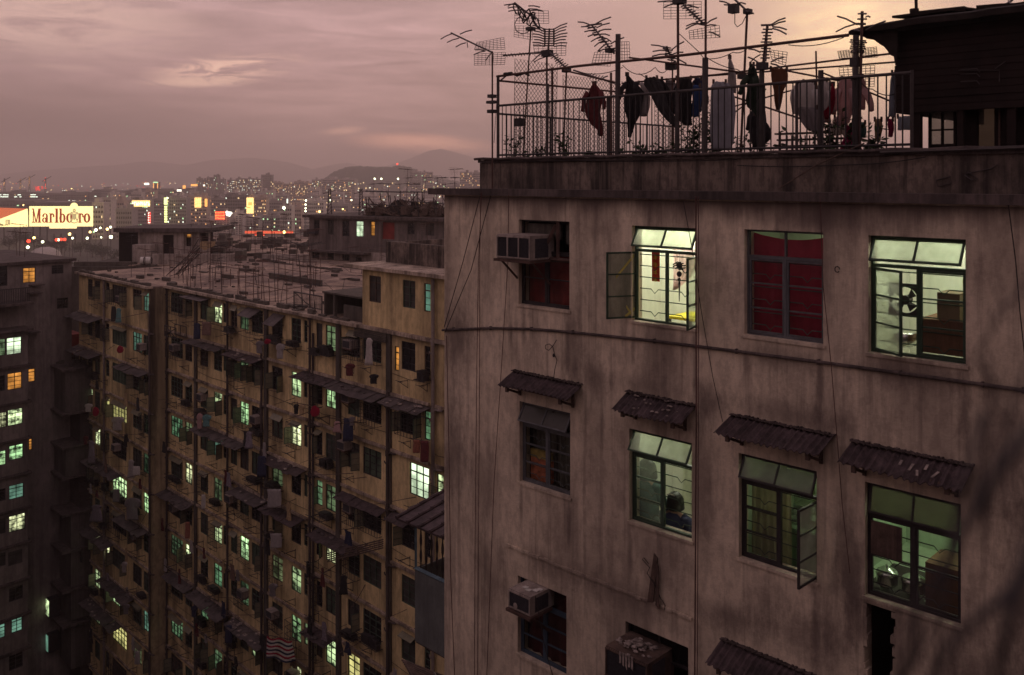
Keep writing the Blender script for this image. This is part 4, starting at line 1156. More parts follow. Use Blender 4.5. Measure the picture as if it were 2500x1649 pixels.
# ---------------------------------------------------------------- laundry over the near railing
def garment_rows(fr, rows, d, bulge=.03, fold=.022, nf=4.0, cols=14, slant=.0):
    """closed cloth body from rows of (py, px_left, px_right) in the plane d of a wall frame"""
    m = MB(); n = len(rows)
    dense = []
    for i in range(n-1):
        for k_ in range(3):
            t = k_/3; dense.append([a_+(b_-a_)*t for a_, b_ in zip(rows[i], rows[i+1])])
    dense.append(rows[-1]); n = len(dense)
    F_, B_ = [], []
    for i, (y, xl, xr) in enumerate(dense):
        for j in range(cols+1):
            s = j/cols
            p = fr.P(xl+(xr-xl)*s, y, d)
            w_ = math.sin(s*math.pi)
            f = fold*math.sin(s*nf*2*math.pi+i*.35)*min(1, i/3+.2)+slant*i/n
            if i in (0, n-1): z_ = random.uniform(-.01, .01)
            else: z_ = 0
            F_.append(p+Vector((0, -bulge*w_+f, z_))); B_.append(p+Vector((0, bulge*w_*.6+f+.004, z_)))
    c1 = cols+1; N_ = len(F_); fs = []
    for i in range(n-1):
        for j in range(cols):
            fs.append((i*c1+j, (i+1)*c1+j, (i+1)*c1+j+1, i*c1+j+1)); fs.append((N_+i*c1+j, N_+i*c1+j+1, N_+(i+1)*c1+j+1, N_+(i+1)*c1+j))
        fs.append((i*c1, N_+i*c1, N_+(i+1)*c1, (i+1)*c1)); fs.append((i*c1+cols, (i+1)*c1+cols, N_+(i+1)*c1+cols, N_+i*c1+cols))
    for j in range(cols):
        fs.append((j, j+1, N_+j+1, N_+j)); fs.append(((n-1)*c1+j, N_+(n-1)*c1+j, N_+(n-1)*c1+j+1, (n-1)*c1+j+1))
    m.add(F_+B_, fs)
    return m
CL = {}
for nm, c_ in dict(maroon=(.10, .022, .025), black=(.020, .018, .02), charcoal=(.035, .032, .034), dark_green=(.018, .03, .02), blue=(.03, .06, .16), navy=(.022, .026, .06), grey_blue=(.42, .42, .47), pale_grey=(.52, .48, .48), white=(.72, .68, .66), brown_stripe=(.24, .12, .07),
                   grey=(.30, .27, .28), pink=(.62, .42, .42), red=(.42, .02, .06), magenta=(.48, .03, .16), pale_blue=(.50, .54, .62), teal=(.10, .22, .22), tan=(.36, .26, .15), rust_cloth=(.24, .09, .06), purple_grey=(.20, .17, .20), brown=(.16, .10, .08)).items():
    CL[nm] = translucent('cloth_'+nm, c_) if nm in ('grey_blue', 'pale_grey', 'white', 'pink', 'pale_blue', 'grey', 'brown_stripe', 'red', 'magenta') else material('cloth_'+nm, c_, .92, .25, 8)
GL = 'laundry over the near roof railing'
def wash(name, cat, col, rows, d, label, **k):
    m = garment_rows(NB, rows, d, **k)
    q = NB.P((rows[0][1]+rows[0][2])/2, rows[0][0], d)
    o = solo(m, name, CL[col], label, cat, NB, q, GL, smooth=True)
    if cat in ('shirt', 'jacket', 'blouse'):
        y, xl, xr = rows[min(2, len(rows)-1)]
        for s_, x in ((-1, xl), (1, xr)):           # sleeves dangle from the shoulders
            a0 = NB.P(x-s_*4, y-6, d-.01); ln = random.uniform(.20, .32); sw = s_*random.uniform(-.02, .06)
            m = MB(); m.tube([a0, a0+Vector((sw+s_*.03, -.03, -ln*.35)), a0+Vector((sw*1.5+s_*.035, .02, -ln*.7)), a0+Vector((sw*2+s_*.03, -.01, -ln))], .052, 8, .035)
            for v in m.v: v.y = d-.02+(v.y-d)*.45
            part(m, 'sleeve', CL[col], o, smooth=True)
    m = MB()
    for x in (rows[0][1], rows[0][2]): a0 = NB.P(x, rows[0][0], d); m.box(a0.x-.008, a0.x+.008, d-.02, d+.02, a0.z-.03, a0.z+.035); part(m, 'peg', MA['old_timber'], o); m = MB()
    return o
wash('jacket', 'jacket', 'maroon', [(204, 1448, 1454), (218, 1440, 1463), (232, 1433, 1471), (250, 1431, 1470), (272, 1429, 1466), (290, 1436, 1470), (306, 1444, 1471), (318, 1460, 1470), (332, 1463, 1469)], .75, 'maroon jacket hanging by the collar left of the tall grey post')
wash('shirt', 'shirt', 'black', [(182, 1529, 1533), (196, 1530, 1543), (210, 1528, 1558), (226, 1526, 1573), (246, 1524, 1570), (268, 1526, 1566), (286, 1530, 1560), (304, 1532, 1548), (322, 1534, 1543), (335, 1535, 1539)], .7, 'black shirt with a pointed shoulder right of the tall grey post')
wash('cloth', 'cloth', 'pale_grey', [(203, 1560, 1580), (225, 1568, 1582), (255, 1566, 1580), (283, 1562, 1577)], .78, 'pale grey cloth half hidden behind the black pointed shirt')
wash('trousers', 'trousers', 'charcoal', [(190, 1578, 1604), (196, 1570, 1608), (208, 1571, 1616), (224, 1584, 1622), (240, 1594, 1628), (258, 1602, 1634), (276, 1612, 1642), (292, 1624, 1652), (310, 1646, 1654)], .7, 'charcoal trousers blown sideways by the wind')
wash('sweater', 'sweater', 'black', [(191, 1652, 1687), (206, 1648, 1688), (222, 1640, 1689), (240, 1640, 1688), (258, 1644, 1690), (276, 1648, 1690), (292, 1652, 1688), (306, 1672, 1688)], .62, 'black sweater beside the blue cloth near the middle of the railing')
wash('cloth', 'cloth', 'blue', [(209, 1692, 1709), (226, 1690, 1712), (246, 1691, 1711), (266, 1688, 1708), (286, 1690, 1704)], .66, 'blue cloth tucked between the black sweater and the thick post')
wash('bed_sheet', 'sheet', 'grey_blue', [(200, 1742, 1772), (212, 1734, 1785), (240, 1733, 1792), (275, 1734, 1796), (310, 1735, 1795), (345, 1737, 1793), (366, 1740, 1784)], .62, 'long grey blue bed sheet hanging down to the parapet')
wash('cloth', 'cloth', 'pale_grey', [(140, 1780, 1783), (160, 1779, 1789), (185, 1778, 1795), (205, 1777, 1797), (228, 1784, 1796)], .8, 'pale cloth hoisted to a high point above the grey blue sheet', bulge=.02)
wash('jacket', 'jacket', 'dark_green', [(158, 1832, 1840), (172, 1827, 1845), (195, 1825, 1849), (220, 1824, 1853), (245, 1822, 1853), (262, 1826, 1854), (276, 1842, 1854), (286, 1848, 1854)], .55, 'dark green jacket left of the brown towel')
wash('towel', 'towel', 'brown_stripe', [(168, 1882, 1921), (182, 1881, 1922), (200, 1884, 1921), (222, 1889, 1913), (245, 1892, 1908), (268, 1896, 1903)], .6, 'brown striped towel hanging as a pointed wedge', nf=6)
wash('shirt', 'shirt', 'white', [(203, 1950, 1990), (210, 1936, 1994), (228, 1937, 1994), (246, 1938, 1993), (264, 1942, 1993), (270, 1948, 1990)], .9, 'white shirt directly above the grey skirt behind the railing')
wash('skirt', 'skirt', 'grey', [(263, 1945, 1995), (280, 1947, 2008), (298, 1954, 2012), (312, 1966, 2010), (322, 1978, 2006)], .86, 'grey skirt below the white shirt')
wash('shirt', 'shirt', 'white', [(196, 2000, 2020), (206, 1996, 2028), (230, 1997, 2030), (256, 1998, 2028), (270, 2000, 2022)], 1.0, 'white shirt touching the red garment on its right')
wash('vest', 'vest', 'red', [(206, 2031, 2036), (222, 2030, 2038), (240, 2027, 2041), (258, 2026, 2036), (272, 2012, 2034), (284, 2014, 2026), (290, 2016, 2020)], .95, 'bright red garment twisted between the white and pink shirts')
wash('shirt', 'shirt', 'pink', [(192, 2056, 2080), (204, 2044, 2084), (225, 2046, 2084), (250, 2050, 2084), (275, 2048, 2082), (300, 2040, 2076), (306, 2042, 2060)], 1.0, 'long pale pink shirt left of the thick dark post')
wash('shirt', 'shirt', 'pink', [(188, 2096, 2106), (200, 2094, 2112), (225, 2094, 2114), (250, 2095, 2112), (268, 2096, 2112)], 1.05, 'dusty pink shirt right of the thick dark post')
wash('sheet', 'sheet', 'pale_blue', [(178, 2178, 2186), (200, 2174, 2187), (230, 2172, 2188), (260, 2171, 2188), (286, 2170, 2186)], 1.2, 'pale blue sheet beside the left edge of the shack')
wash('cloth', 'cloth', 'magenta', [(292, 2168, 2180), (305, 2167, 2181), (320, 2170, 2181), (334, 2170, 2178)], 1.1, 'small magenta cloth low beside the shack')
wash('blouse', 'blouse', 'magenta', [(306, 2066, 2080), (325, 2063, 2082), (348, 2066, 2083), (368, 2070, 2080)], 1.1, 'magenta blouse hanging low among the plants')
wash('cloth', 'cloth', 'rust_cloth', [(296, 2082, 2096), (312, 2078, 2102), (330, 2082, 2104), (345, 2086, 2100)], 1.4, 'rusty orange cloth low behind the thick dark post')
wash('cloth', 'cloth', 'pale_blue', [(285, 2192, 2225), (300, 2190, 2226), (318, 2190, 2226)], 1.8, 'pale blue cloth under the shack eave')
wash('sack', 'sack', 'black', [(284, 1842, 1856), (294, 1834, 1866), (308, 1832, 1876), (324, 1833, 1884), (340, 1832, 1882), (352, 1838, 1870), (360, 1844, 1854)], .7, 'bulging dark sack tied behind the railing under the green jacket', bulge=.12)

for a in (('trousers', 'trousers', 'black', [(193, 1597, 1616), (206, 1606, 1626), (224, 1618, 1636), (244, 1626, 1640), (262, 1632, 1644), (280, 1638, 1648)], .82, 'black trousers overlapping the wind blown charcoal pair'),
          ('shirt', 'shirt', 'grey', [(197, 1628, 1646), (206, 1620, 1648), (222, 1622, 1646), (246, 1630, 1648), (268, 1634, 1648)], .95, 'grey shirt behind the charcoal trousers'),
          ('shirt', 'shirt', 'navy', [(192, 1698, 1712), (200, 1690, 1714), (214, 1686, 1716), (226, 1694, 1716), (252, 1696, 1714), (274, 1694, 1712)], .8, 'navy shirt left of the thick middle post'),
          ('pillow_case', 'linen', 'pale_grey', [(222, 1560, 1584), (240, 1558, 1586), (262, 1560, 1584), (284, 1558, 1580)], .85, 'pale linen piece right of the black pointed shirt'),
          ('shirt', 'shirt', 'pale_grey', [(200, 1962, 1984), (212, 1944, 2000), (226, 1940, 2004), (240, 1950, 1998), (262, 1954, 1996)], 1.05, 'pale grey shirt hanging behind the white shirt above the grey skirt'),
          ('blouse', 'blouse', 'pink', [(208, 2006, 2022), (220, 1994, 2032), (236, 1996, 2030), (252, 2002, 2026), (278, 2000, 2028), (300, 2002, 2026)], 1.15, 'pale pink blouse behind the white shirt near the red garment'),
          ('shirt', 'shirt', 'white', [(286, 2038, 2056), (296, 2030, 2062), (312, 2032, 2060), (330, 2036, 2056)], 1.25, 'small white shirt low beside the magenta blouse'),
          ('jacket', 'jacket', 'charcoal', [(250, 1846, 1858), (262, 1840, 1862), (280, 1840, 1866), (296, 1846, 1862)], .8, 'charcoal jacket between the dark green jacket and the dark sack'),
          ('cloth', 'cloth', 'tan', [(292, 2136, 2152), (310, 2134, 2154), (330, 2136, 2150), (346, 2138, 2148)], 1.3, 'tan cloth low between the plants near the shack'),
          ('apron', 'apron', 'teal', [(300, 2098, 2112), (316, 2094, 2114), (336, 2096, 2112)], 1.35, 'dull teal apron low right of the thick dark post')):
    wash(*a)

# ---------------------------------------------------------------- potted plants and racks behind the railing
def plant(px, ytop, d, n, spread, label, leaf=.04, stems=5):
    n = int(n*1.6)
    q = Q(px, 380, d); top = Q(px, ytop, d).z
    t = thing('potted_plant', label, 'plant', NB, (q.x, d, -.165), 'potted plants behind the near railing')
    m = MB(); m.lathe([(.09, 0), (.12, .02), (.14, .22), (.15, .24)], (q.x, d, -.165), 10); part(m, 'pot', MA['rust'], t)
    m, f = MB(), MB()
    for s in range(stems):
        e = Vector((q.x+random.gauss(0, spread), d+random.gauss(0, spread*.6), top-random.uniform(0, .3)*(top+.1)))
        b0 = Vector((q.x+random.uniform(-.06, .06), d, .06)); mid = b0.lerp(e, .5)+Vector((random.uniform(-.05, .05), 0, .05))
        pts = [b0, mid, e]; m.tube(pts, .008, 4, .004)
        for k_ in range(n//stems):
            v = random.uniform(.15, 1.0)
            p = b0.lerp(mid, v*2) if v < .5 else mid.lerp(e, v*2-1)
            dr = Vector((random.uniform(-1, 1), random.uniform(-1, 1), random.uniform(-.4, .6))).normalized()
            sd_ = dr.cross(Vector((random.uniform(-1, 1), random.uniform(-1, 1), 1))).normalized()
            L_ = leaf*random.uniform(.7, 1.6)
            f.quad(p, p+dr*L_+sd_*L_*.45, p+dr*L_*2, p+dr*L_-sd_*L_*.45)
    part(m, 'stem', MA['old_timber'], t); part(f, 'foliage', MA['leaf'], t)
for px, yt, d, n, sp, st in ((1252, 316, .7, 60, .16, 5), (1305, 352, .8, 90, .2, 6), (1378, 318, .7, 70, .13, 5), (1440, 366, .7, 40, .2, 4), (1538, 352, .8, 60, .22, 6), (1575, 336, .9, 60, .1, 5), (1612, 342, .8, 110, .14, 6), (1690, 250, .9, 160, .15, 7), (1665, 330, .8, 110, .16, 6), (1745, 248, 1.0, 120, .14, 7), (1800, 300, .8, 50, .16, 5), (1846, 320, 1.2, 60, .2, 5), (2022, 280, .9, 130, .2, 7), (2060, 262, 1.0, 90, .14, 6), (2125, 300, .9, 120, .12, 6), (2145, 345, .9, 90, .2, 6)):
    where = {1252: 'first behind the left corner post', 1305: 'low under the wire mesh', 1378: 'below the side boom post', 1440: 'below the maroon jacket', 1538: 'below the black pointed shirt', 1575: 'below the pale grey cloth', 1612: 'below the wind blown trousers', 1690: 'tall, left of the thick middle post', 1665: 'bushy, right of the tall mast base', 1745: 'tall, right of the thick middle post', 1800: 'right of the grey blue sheet', 1846: 'behind the dark sack', 2022: 'below the bright red garment', 2060: 'below the long pale pink shirt', 2125: 'right of the thick dark post', 2145: 'low beside the magenta cloth'}[px]
    plant(px, yt, d, n, sp, 'leafy potted plant behind the railing, '+where, stems=st)
rk = thing('slatted_rack', 'dark slatted rack standing behind the railing under the grey skirt', 'rack', NB, (Q(1980, 378, 1.6).x, 1.6, -.165))
for i, (x0, x1, y) in enumerate(((1895, 2040, 328), (1900, 2060, 343), (1900, 2050, 358), (1905, 2060, 369))):
    m = MB(); a_, b_ = Q(x0, y, 1.5), Q(x1, y, 1.5); m.box(a_.x, b_.x, 1.45, 1.6, a_.z-.012, a_.z+.012); part(m, 'shelf', MA['old_timber'], rk)
m = MB(); m.bar((Q(1902, 350, 1.5).x, 1.52, -.165), (Q(1902, 320, 1.5).x, 1.52, Q(1902, 322, 1.5).z), .03)
for x in range(1912, 2056, 11):
    a_ = Q(x, 370, 1.5); m.bar((a_.x, 1.62, -.165), (a_.x, 1.62, Q(x, 330, 1.5).z), .014)
part(m, 'upright', MA['old_timber'], rk)

# ---------------------------------------------------------------- the shack on the near roof
material('shack_board', (.015, .009, .008), .9, .4, 4, .5, (.02, .012, .012), .3)
material('tar_sheet', (.020, .014, .013), .9, .4, 4, .3, None, .3)
uS = Q(2185, 200, .75).x
sh = thing('roof_shack', 'dark boarded rooftop shack with drooping tarred roof at the top right', 'hut', NB, (uS, .75, -.165))
zt, zb = 1.80, .80
k = 12; bh = (zt-zb)/k
for i in range(k):
    m = MB(); z = zb+bh*i; o_ = random.uniform(-.008, .008)
    m.box(uS+random.uniform(-.01, .015), UE, .75+o_, .77+o_, z, z+bh-.006); part(m, 'plank', MA['shack_board'], sh)
m = MB(); m.box(uS, uS+.03, .79, 4.0, zb, zt); part(m, 'side_wall', MA['shack_board'], sh)
m = MB(); nx = 30
tip = Q(2074, 84, .55)
pr = []
for i in range(nx+1):
    s = i/nx; u = tip.x+(UE-tip.x)*s
    z = 1.83+.055*min(1, (u-tip.x)/.6)+random.uniform(-.012, .012)+.05*max(0, s-.2)
    sag = .02 if u > uS else .05
    pr.append((u, z))
top, bot = [], []
for u, z in pr:
    tk = .05 if u < uS-.25 else .07
    dr = 0 if u > uS else .0
    for d_, dz in ((.52, 0), (.60, .03), (2.0, .10), (4.2, .2)):
        top.append((u, d_, z+dz)); bot.append((u, d_, z+dz-tk))
fs = []; N_ = len(top)
for i in range(nx):
    for j in range(3):
        a_ = i*4+j; fs += [(a_, a_+4, a_+5, a_+1), (N_+a_, N_+a_+1, N_+a_+5, N_+a_+4)]
    fs += [(i*4, N_+i*4, N_+i*4+4, i*4+4), (i*4+3, i*4+7, N_+i*4+7, N_+i*4+3)]
for e in (0, nx):
    for j in range(3): fs.append((e*4+j, e*4+j+1, N_+e*4+j+1, N_+e*4+j))
m.add(top+bot, fs); part(m, 'roof', MA['tar_sheet'], sh)
m = MB()                                            # torn tarpaulin drooping from the eave towards the wall
ed = [(2076, 86), (2104, 88), (2116, 95), (2134, 98), (2150, 110), (2158, 114), (2166, 124), (2172, 134), (2182, 139), (2184, 152), (2190, 156)]
up = [(2076, 82), (2104, 78), (2116, 74), (2134, 72), (2150, 72), (2158, 72), (2166, 72), (2172, 72), (2182, 72), (2184, 72), (2192, 72)]
for (a0, a1), (b0, b1) in zip(zip(ed, up), zip(ed[1:], up[1:])):
    m.hexa([Q(*a0, .60), Q(*b0, .60), Q(*b0, .63), Q(*a0, .63), Q(*a1, .60), Q(*b1, .60), Q(*b1, .63), Q(*a1, .63)])
part(m, 'tarpaulin', MA['tar_sheet'], sh)
m = MB(); m.box(uS+.04, UE, .80, .82, zb, zt); part(m, 'backing', MA['tar_sheet'], sh)
for px, w_ in ((2236, .10), (2345, .07), (2470, .09)):
    u = Q(px, 300, .8).x; m = MB(); m.box(u-w_/2, u+w_/2, .785, .785+w_, -.165, zb); part(m, 'post', MA['shack_board'], sh)
m = MB(); u0, u1 = Q(2266, 300, 1.0).x, Q(2334, 300, 1.0).x
m.box(u0, u1, 1.0, 1.04, -.165, .42); m.box(u0, u0+.03, 1.0, 1.04, .42, zb); m.box(u1-.03, u1, 1.0, 1.04, .42, zb); m.box((u0+u1)/2-.012, (u0+u1)/2+.012, 1.0, 1.04, .42, zb); m.box(u0+.03, u1-.03, 1.0, 1.04, .58, .60)
part(m, 'glazed_door', MA['shack_board'], sh)
m = MB(); u2 = Q(2360, 300, 1.0).x
m.box(u1+.02, UE, 1.02, 1.06, -.165, .38); m.box(u1+.02, u2+.12, 1.0, 1.05, .38, zb+.12); m.box(u2+.3, UE, 1.0, 1.05, .38, zb+.12)
part(m, 'front_board', MA['shack_board'], sh)
m = MB(); m.quad((u2+.12, 1.03, .38), (u2+.3, 1.03, .38), (u2+.3, 1.03, zb+.12), (u2+.12, 1.03, zb+.12)); part(m, 'pane', MA['pane_filthy'], sh)
m = MB()
for i in range(22):
    x = uS+random.uniform(-.2, 3.5); y_ = random.uniform(.5, .9); m.slab((x, y_, 1.93), (x+random.uniform(.2, .7), y_+random.uniform(-.1, .2), 1.93+random.uniform(-.02, .05)), (x+.5, y_+.5, 1.97), (x+.05, y_+.4, 1.96), random.uniform(.02, .06))
part(m, 'roof_scrap', MA['tar_sheet'], sh, kind='stuff')
m = MB(); m.quad((u0+.03, 1.02, .42), (u1-.03, 1.02, .42), (u1-.03, 1.02, zb), (u0+.03, 1.02, zb)); part(m, 'pane', MA['pane_dusty'], sh)
m = MB(); m.box(uS+.1, UE, 3.9, 3.95, -.165, .42); m.box(uS+.75, UE, 3.88, 3.899, -.165, 2.0); m.box(uS+1.25, UE, 1.6, 1.64, -.165, 1.2); part(m, 'back_wall', MA['shack_board'], sh)
m = MB(); m.tube([Q(2233, 62, .7), Q(2232, 22, .7)], .052, 8); m.tube([Q(2238, 50, .7), Q(2236, -12, .7)], .018, 6)
solo(m, 'stove_pipe', MA['tar_sheet'], 'short dark chimney pipe with thin rod on the shack roof', 'chimney', NB, Q(2233, 62, .7))
for i, (pts, lb) in enumerate(((((2284, 52), (2286, 42), (2310, 38), (2316, 50)), 'dark block weighing down the shack roof, left one'), (((2352, 44), (2350, 36), (2376, 36), (2386, 48)), 'dark tilted block weighing down the shack roof, right one'))):
    P_ = [Q(x, y, .7) for x, y in pts]; m = MB()
    m.hexa([P_[0], P_[3], P_[3]+Vector((0, .2, .0)), P_[0]+Vector((0, .2, 0)), P_[1], P_[2], P_[2]+Vector((0, .2, 0)), P_[1]+Vector((0, .2, 0))])
    solo(m, 'roof_weight', MA['tar_sheet'], lb, 'block', NB, P_[0])
aerial('short slanting aerial boom on the right end of the shack roof', [(2440, 40), (2440, 30)], [[(2424, 36), (2472, 0)]], [(2440, 24, 2452, 18), (2450, 12, 2462, 14), (2428, 34, 2436, 24)], [((2436, 28), (2466, 6), 4, 4, 4)], d=.9, r=.01)
m = MB()
for y in (170, 182, 200): m.tube([Q(2345, y, .72), Q(2385, y-2, .72), Q(2392, y+6, .72)], .006, 4)
m.tube([Q(2430, 168, .72), Q(2455, 150, .72)], .006, 4); m.tube([Q(2340, 172, .72), Q(2440, 172, .72), Q(2440, 200, .72)], .005, 4)
solo(m, 'aerial_scrap', AL, 'old aerial rods hung flat on the shack boards', 'antenna', NB, Q(2380, 180, .72))
# ---------------------------------------------------------------- the yellow tenement
material('ochre_plaster', (.74, .58, .31), .92, .13, .35, .56, (.060, .036, .026), .3, bscale=8, grime=[(-7.45, .6, .75), (-10.5, .5, .6), (-13.2, .5, .6), (-15.9, .5, .6), (-18.6, .5, .7), (-21.3, .5, .7)])
material('ledge_plaster', (.48, .39, .31), .92, .25, 1.2, .7, (.05, .035, .03), .2)
material('pilaster_grey', (.105, .09, .078), .92, .25, .8, .6, (.035, .028, .026))
material('drain_pipe', (.085, .065, .062), .8, .3, 1.5, .5)
material('drain_pipe_pale', (.24, .20, .185), .8, .2, 1.5, .5)
material('sooty_tin', (.11, .092, .092), .8, .35, 1.6, .5, (.03, .025, .026))
material('green_paint', (.06, .085, .065), .6, .3, 2)
material('pale_roof', (.37, .28, .215), .92, .35, .35, .8, (.10, .07, .065), .2)
material('dark_glass', (.016, .015, .018), .25, .2, 2, spec=.5)
material('dull_curtain', (.060, .055, .050), .8, .4, 1.2)
material('green_curtain', (.07, .10, .07), .8, .35, 1.2)
material('leaf_glass', (.20, .185, .13), .45, .3, 1.5)
glow('lit_green', (.56, 1.0, .46), .64, .92, 2.6, .65, sample=True, lamp=.4, col2=(.98, 1.0, .55))
glow('lit_dim_green', (.46, 1.0, .52), .15, .8, 2.0, .6, sample=True, col2=(.8, .95, .45))
glow('lit_white', (.80, 1.0, .66), 1.15, .55, 1.4, .2, sample=True, lamp=.2)
glow('lit_orange', (1.0, .40, .08), .6, .5, 1.6, .2, sample=True, lamp=.3)
glow('lit_yellow', (1.0, .92, .34), .5, .6, 1.6, .2, sample=True, lamp=.3)
glow('lit_teal', (.48, 1.0, .72), .2, .5, 1.4, .3, sample=True)
ZR = -7.35
LED = [ZR, -10.45]+[-10.45-2.72*k for k in range(1, 13)]
yb = thing('yellow_tenement', 'grimy yellow tenement with rows of windows, awnings and drain pipes in the middle', 'building', YB, (0, 0, GZ))
def yu(px, d=0.0): return YB.P(px, 800, d).x
DWG = -1.17
uW0, uW1, uM0, uM1 = yu(193, DWG), yu(366, DWG), yu(366, DWG), yu(1150)
COLS = {'A': [(417, 446), (452, 469)], 'B': [(489, 508), (522, 542), (545, 552)], 'C': [(563, 579), (586, 607), (614, 642)], 'D': [(664, 690), (711, 735), (742, 751)],
        'E': [(772, 787), (795, 819)], 'F': [(849, 878), (886, 931)], 'G': [(980, 1014), (1036, 1051)], 'W': [(214, 226), (231, 244), (258, 267), (274, 309), (324, 346), (350, 363)]}
BAYN = {'A': 'just right of the corner pier', 'B': 'in the second bay right of the corner pier', 'C': 'in the third bay right of the corner pier', 'D': 'in the fourth bay right of the corner pier',
        'E': 'in the narrow fifth bay', 'F': 'in the bay left of the last grey pilaster', 'G': 'in the rightmost bay', 'W': 'in the left wing'}
ORD = ['top', 'second', 'third', 'fourth', 'fifth', 'sixth', 'seventh', 'eighth', 'ninth', 'tenth', 'eleventh', 'twelfth', 'thirteenth']
LIT = {}
def lit(k, *cells):
    for c in cells: LIT[c] = k
lit('lit_green', (0, 'B', 1), (2, 'B', 1), (2, 'C', 1), (1, 'D', 1), (2, 'D', 1), (5, 'B', 1), (5, 'C', 1), (5, 'D', 1), (6, 'D', 1), (1, 'E', 1), (4, 'E', 1), (6, 'E', 1), (5, 'W', 3), (5, 'W', 5), (3, 'W', 0), (4, 'W', 1), (7, 'W', 1), (7, 'W', 2), (8, 'W', 3), (8, 'W', 1), (4, 'A', 1), (7, 'C', 2), (7, 'D', 1), (2, 'G', 1), (6, 'A', 1))
lit('lit_dim_green', (0, 'C', 1), (0, 'E', 1), (3, 'A', 0), (3, 'A', 1), (3, 'E', 1), (3, 'E', 0), (6, 'B', 1), (7, 'B', 0), (4, 'B', 1), (5, 'D', 0), (6, 'A', 0), (8, 'A', 0), (1, 'G', 1), (3, 'D', 0), (7, 'E', 0), (9, 'W', 4), (4, 'W', 5), (6, 'D', 2), (6, 'C', 1), (9, 'W', 1), (1, 'C', 1), (8, 'B', 1))
lit('lit_white', (2, 'G', 0)); lit('lit_orange', (0, 'G', 9)); lit('lit_yellow', (6, 'F', 0), (3, 'W', 2), (3, 'W', 3), (9, 'W', 3)); lit('lit_teal', (0, 'W', 5), (3, 'B', 1), (0, 'P', 2), (1, 'W', 4), (8, 'W', 5))
holes_m, holes_w, wins = [], [], []
skip = {(1, 'F', 0)}
for bay, cl in COLS.items():
    d = DWG if bay == 'W' else 0.0
    nf = 12
    for f in range(nf):
        for c, (p0, p1) in enumerate(cl):
            u0, u1 = yu(p0, d), yu(p1, d)
            if (f, bay, c) == (1, 'G', 0): u0, u1 = yu(977), yu(1028)
            if (f, bay, c) == (2, 'G', 0): u0, u1 = yu(1000), yu(1047)
            if (f, bay, c) == (2, 'G', 1): u0, u1 = yu(1066), yu(1083)
            zt = LED[f]-(.42 if f == 0 else .34)
            hh = 1.36 if (p1-p0 > 11) else 1.22
            if (f, bay, c) == (2, 'G', 0): zt, hh = LED[f]-.27, 1.52
            h = (u0, u1, zt-hh, zt)
            (holes_w if bay == 'W' else holes_m).append(h)
            wins.append((f, bay, c, h, d))
u0, u1 = yu(963), yu(974); h = (u0, u1, LED[0]-1.95, LED[0]-.75); holes_m.append(h); wins.append((0, 'G', 9, h, 0.0))
PH = []                                             # windows of the block on the roof
for c, (p0, p1, zt) in enumerate(((901, 930, -4.83), (983, 1014, -4.83), (1035, 1051, -4.86))):
    h = (yu(p0), yu(p1), zt-1.32, zt); PH.append(h); wins.append((0, 'P', c, h, 0.0))
w = MB(); wall_with_holes(w, uM0-.0, uM1, GZ, ZR-.16, holes_m, 0.0, .14); part(w, 'wall', MA['ochre_plaster'], yb)
w = MB(); wall_with_holes(w, uW0, uW1, GZ, ZR-.16, holes_w, DWG, .14)
w.quad((uW0, DWG, GZ), (uW0, DWG, ZR-.16), (uW0, 14, ZR-.16), (uW0, 14, GZ))
part(w, 'wing_wall', MA['ochre_plaster'], yb)
material('pier_plaster', (.42, .335, .21), .92, .2, .35, .8, (.05, .035, .028), .2)
w = MB(); w.quad((uW1, DWG, GZ), (uW1, 0, GZ), (uW1, 0, ZR-.16), (uW1, DWG, ZR-.16)); part(w, 'pier_wall', MA['pier_plaster'], yb)
uP0 = yu(885)
w = MB(); wall_with_holes(w, uP0, uM1, ZR-.16, -4.5, PH, -.001, .14)
w.quad((uP0, 0, ZR-.16), (uP0, 0, -4.5), (uP0, 7, -4.5), (uP0, 7, ZR-.16)); part(w, 'upper_wall', MA['ochre_plaster'], yb)
m = MB(); m.box(uP0-1.1, uM1, -.42, 7.2, -4.5, -4.33); part(m, 'upper_cornice', MA['ledge_plaster'], yb)
m = MB(); m.box(uP0-.2, uM1, 1.6, 1.8, -4.329, -3.25); m.box(uP0-.18, uP0, 1.81, 6.8, -4.329, -3.3); m.box(yu(995), yu(1008), 1.55, 1.599, -4.329, -3.3)
part(m, 'upper_parapet', MA['parapet_concrete'], yb)
# cornices, ledges per bay, pilasters, pipes
m = MB()
for a_, b_ in ((uW0-.1, uW1+.15), ): m.box(a_, b_, DWG-.32, DWG+.15, ZR-.16, ZR)
m.box(uW1+.151, uP0-.1, -.32, .15, ZR-.16, ZR); m.box(uP0-.099, uM1, -.22, -.002, ZR-.16, ZR)
part(m, 'cornice', MA['ledge_plaster'], yb)
edges_px = [408, 479, 555, 650, 756, 827, 951, 1054, 1090]
for f in range(1, 13):
    z = LED[f]
    for a_, b_ in zip(edges_px, edges_px[1:]):
        q = random.uniform(0, .03)
        n = 4
        ua, ub = yu(a_)+.14, yu(b_)-.14; lm = MB()
        for i in range(n):
            lm.box(ua+(ub-ua)*i/n+.001, ua+(ub-ua)*(i+1)/n, -.10-q, 0, z-.07+random.uniform(-.015, .015), z+.07)
        if lm.v: part(lm, 'floor_ledge', MA['ledge_plaster'], yb)
    lm = MB(); lm.box(uW0, uW1+.1, DWG-.10, DWG, z-.07, z+.06); part(lm, 'floor_ledge', MA['ledge_plaster'], yb)
for px, wd_ in ((480, .30), (652, .34), (829, .36), (952, .34)):
    m = MB(); u = yu(px); m.box(u-wd_/2, u+wd_/2, -.13, -.001, GZ, ZR-.16); part(m, 'pilaster', MA['pilaster_grey'], yb)
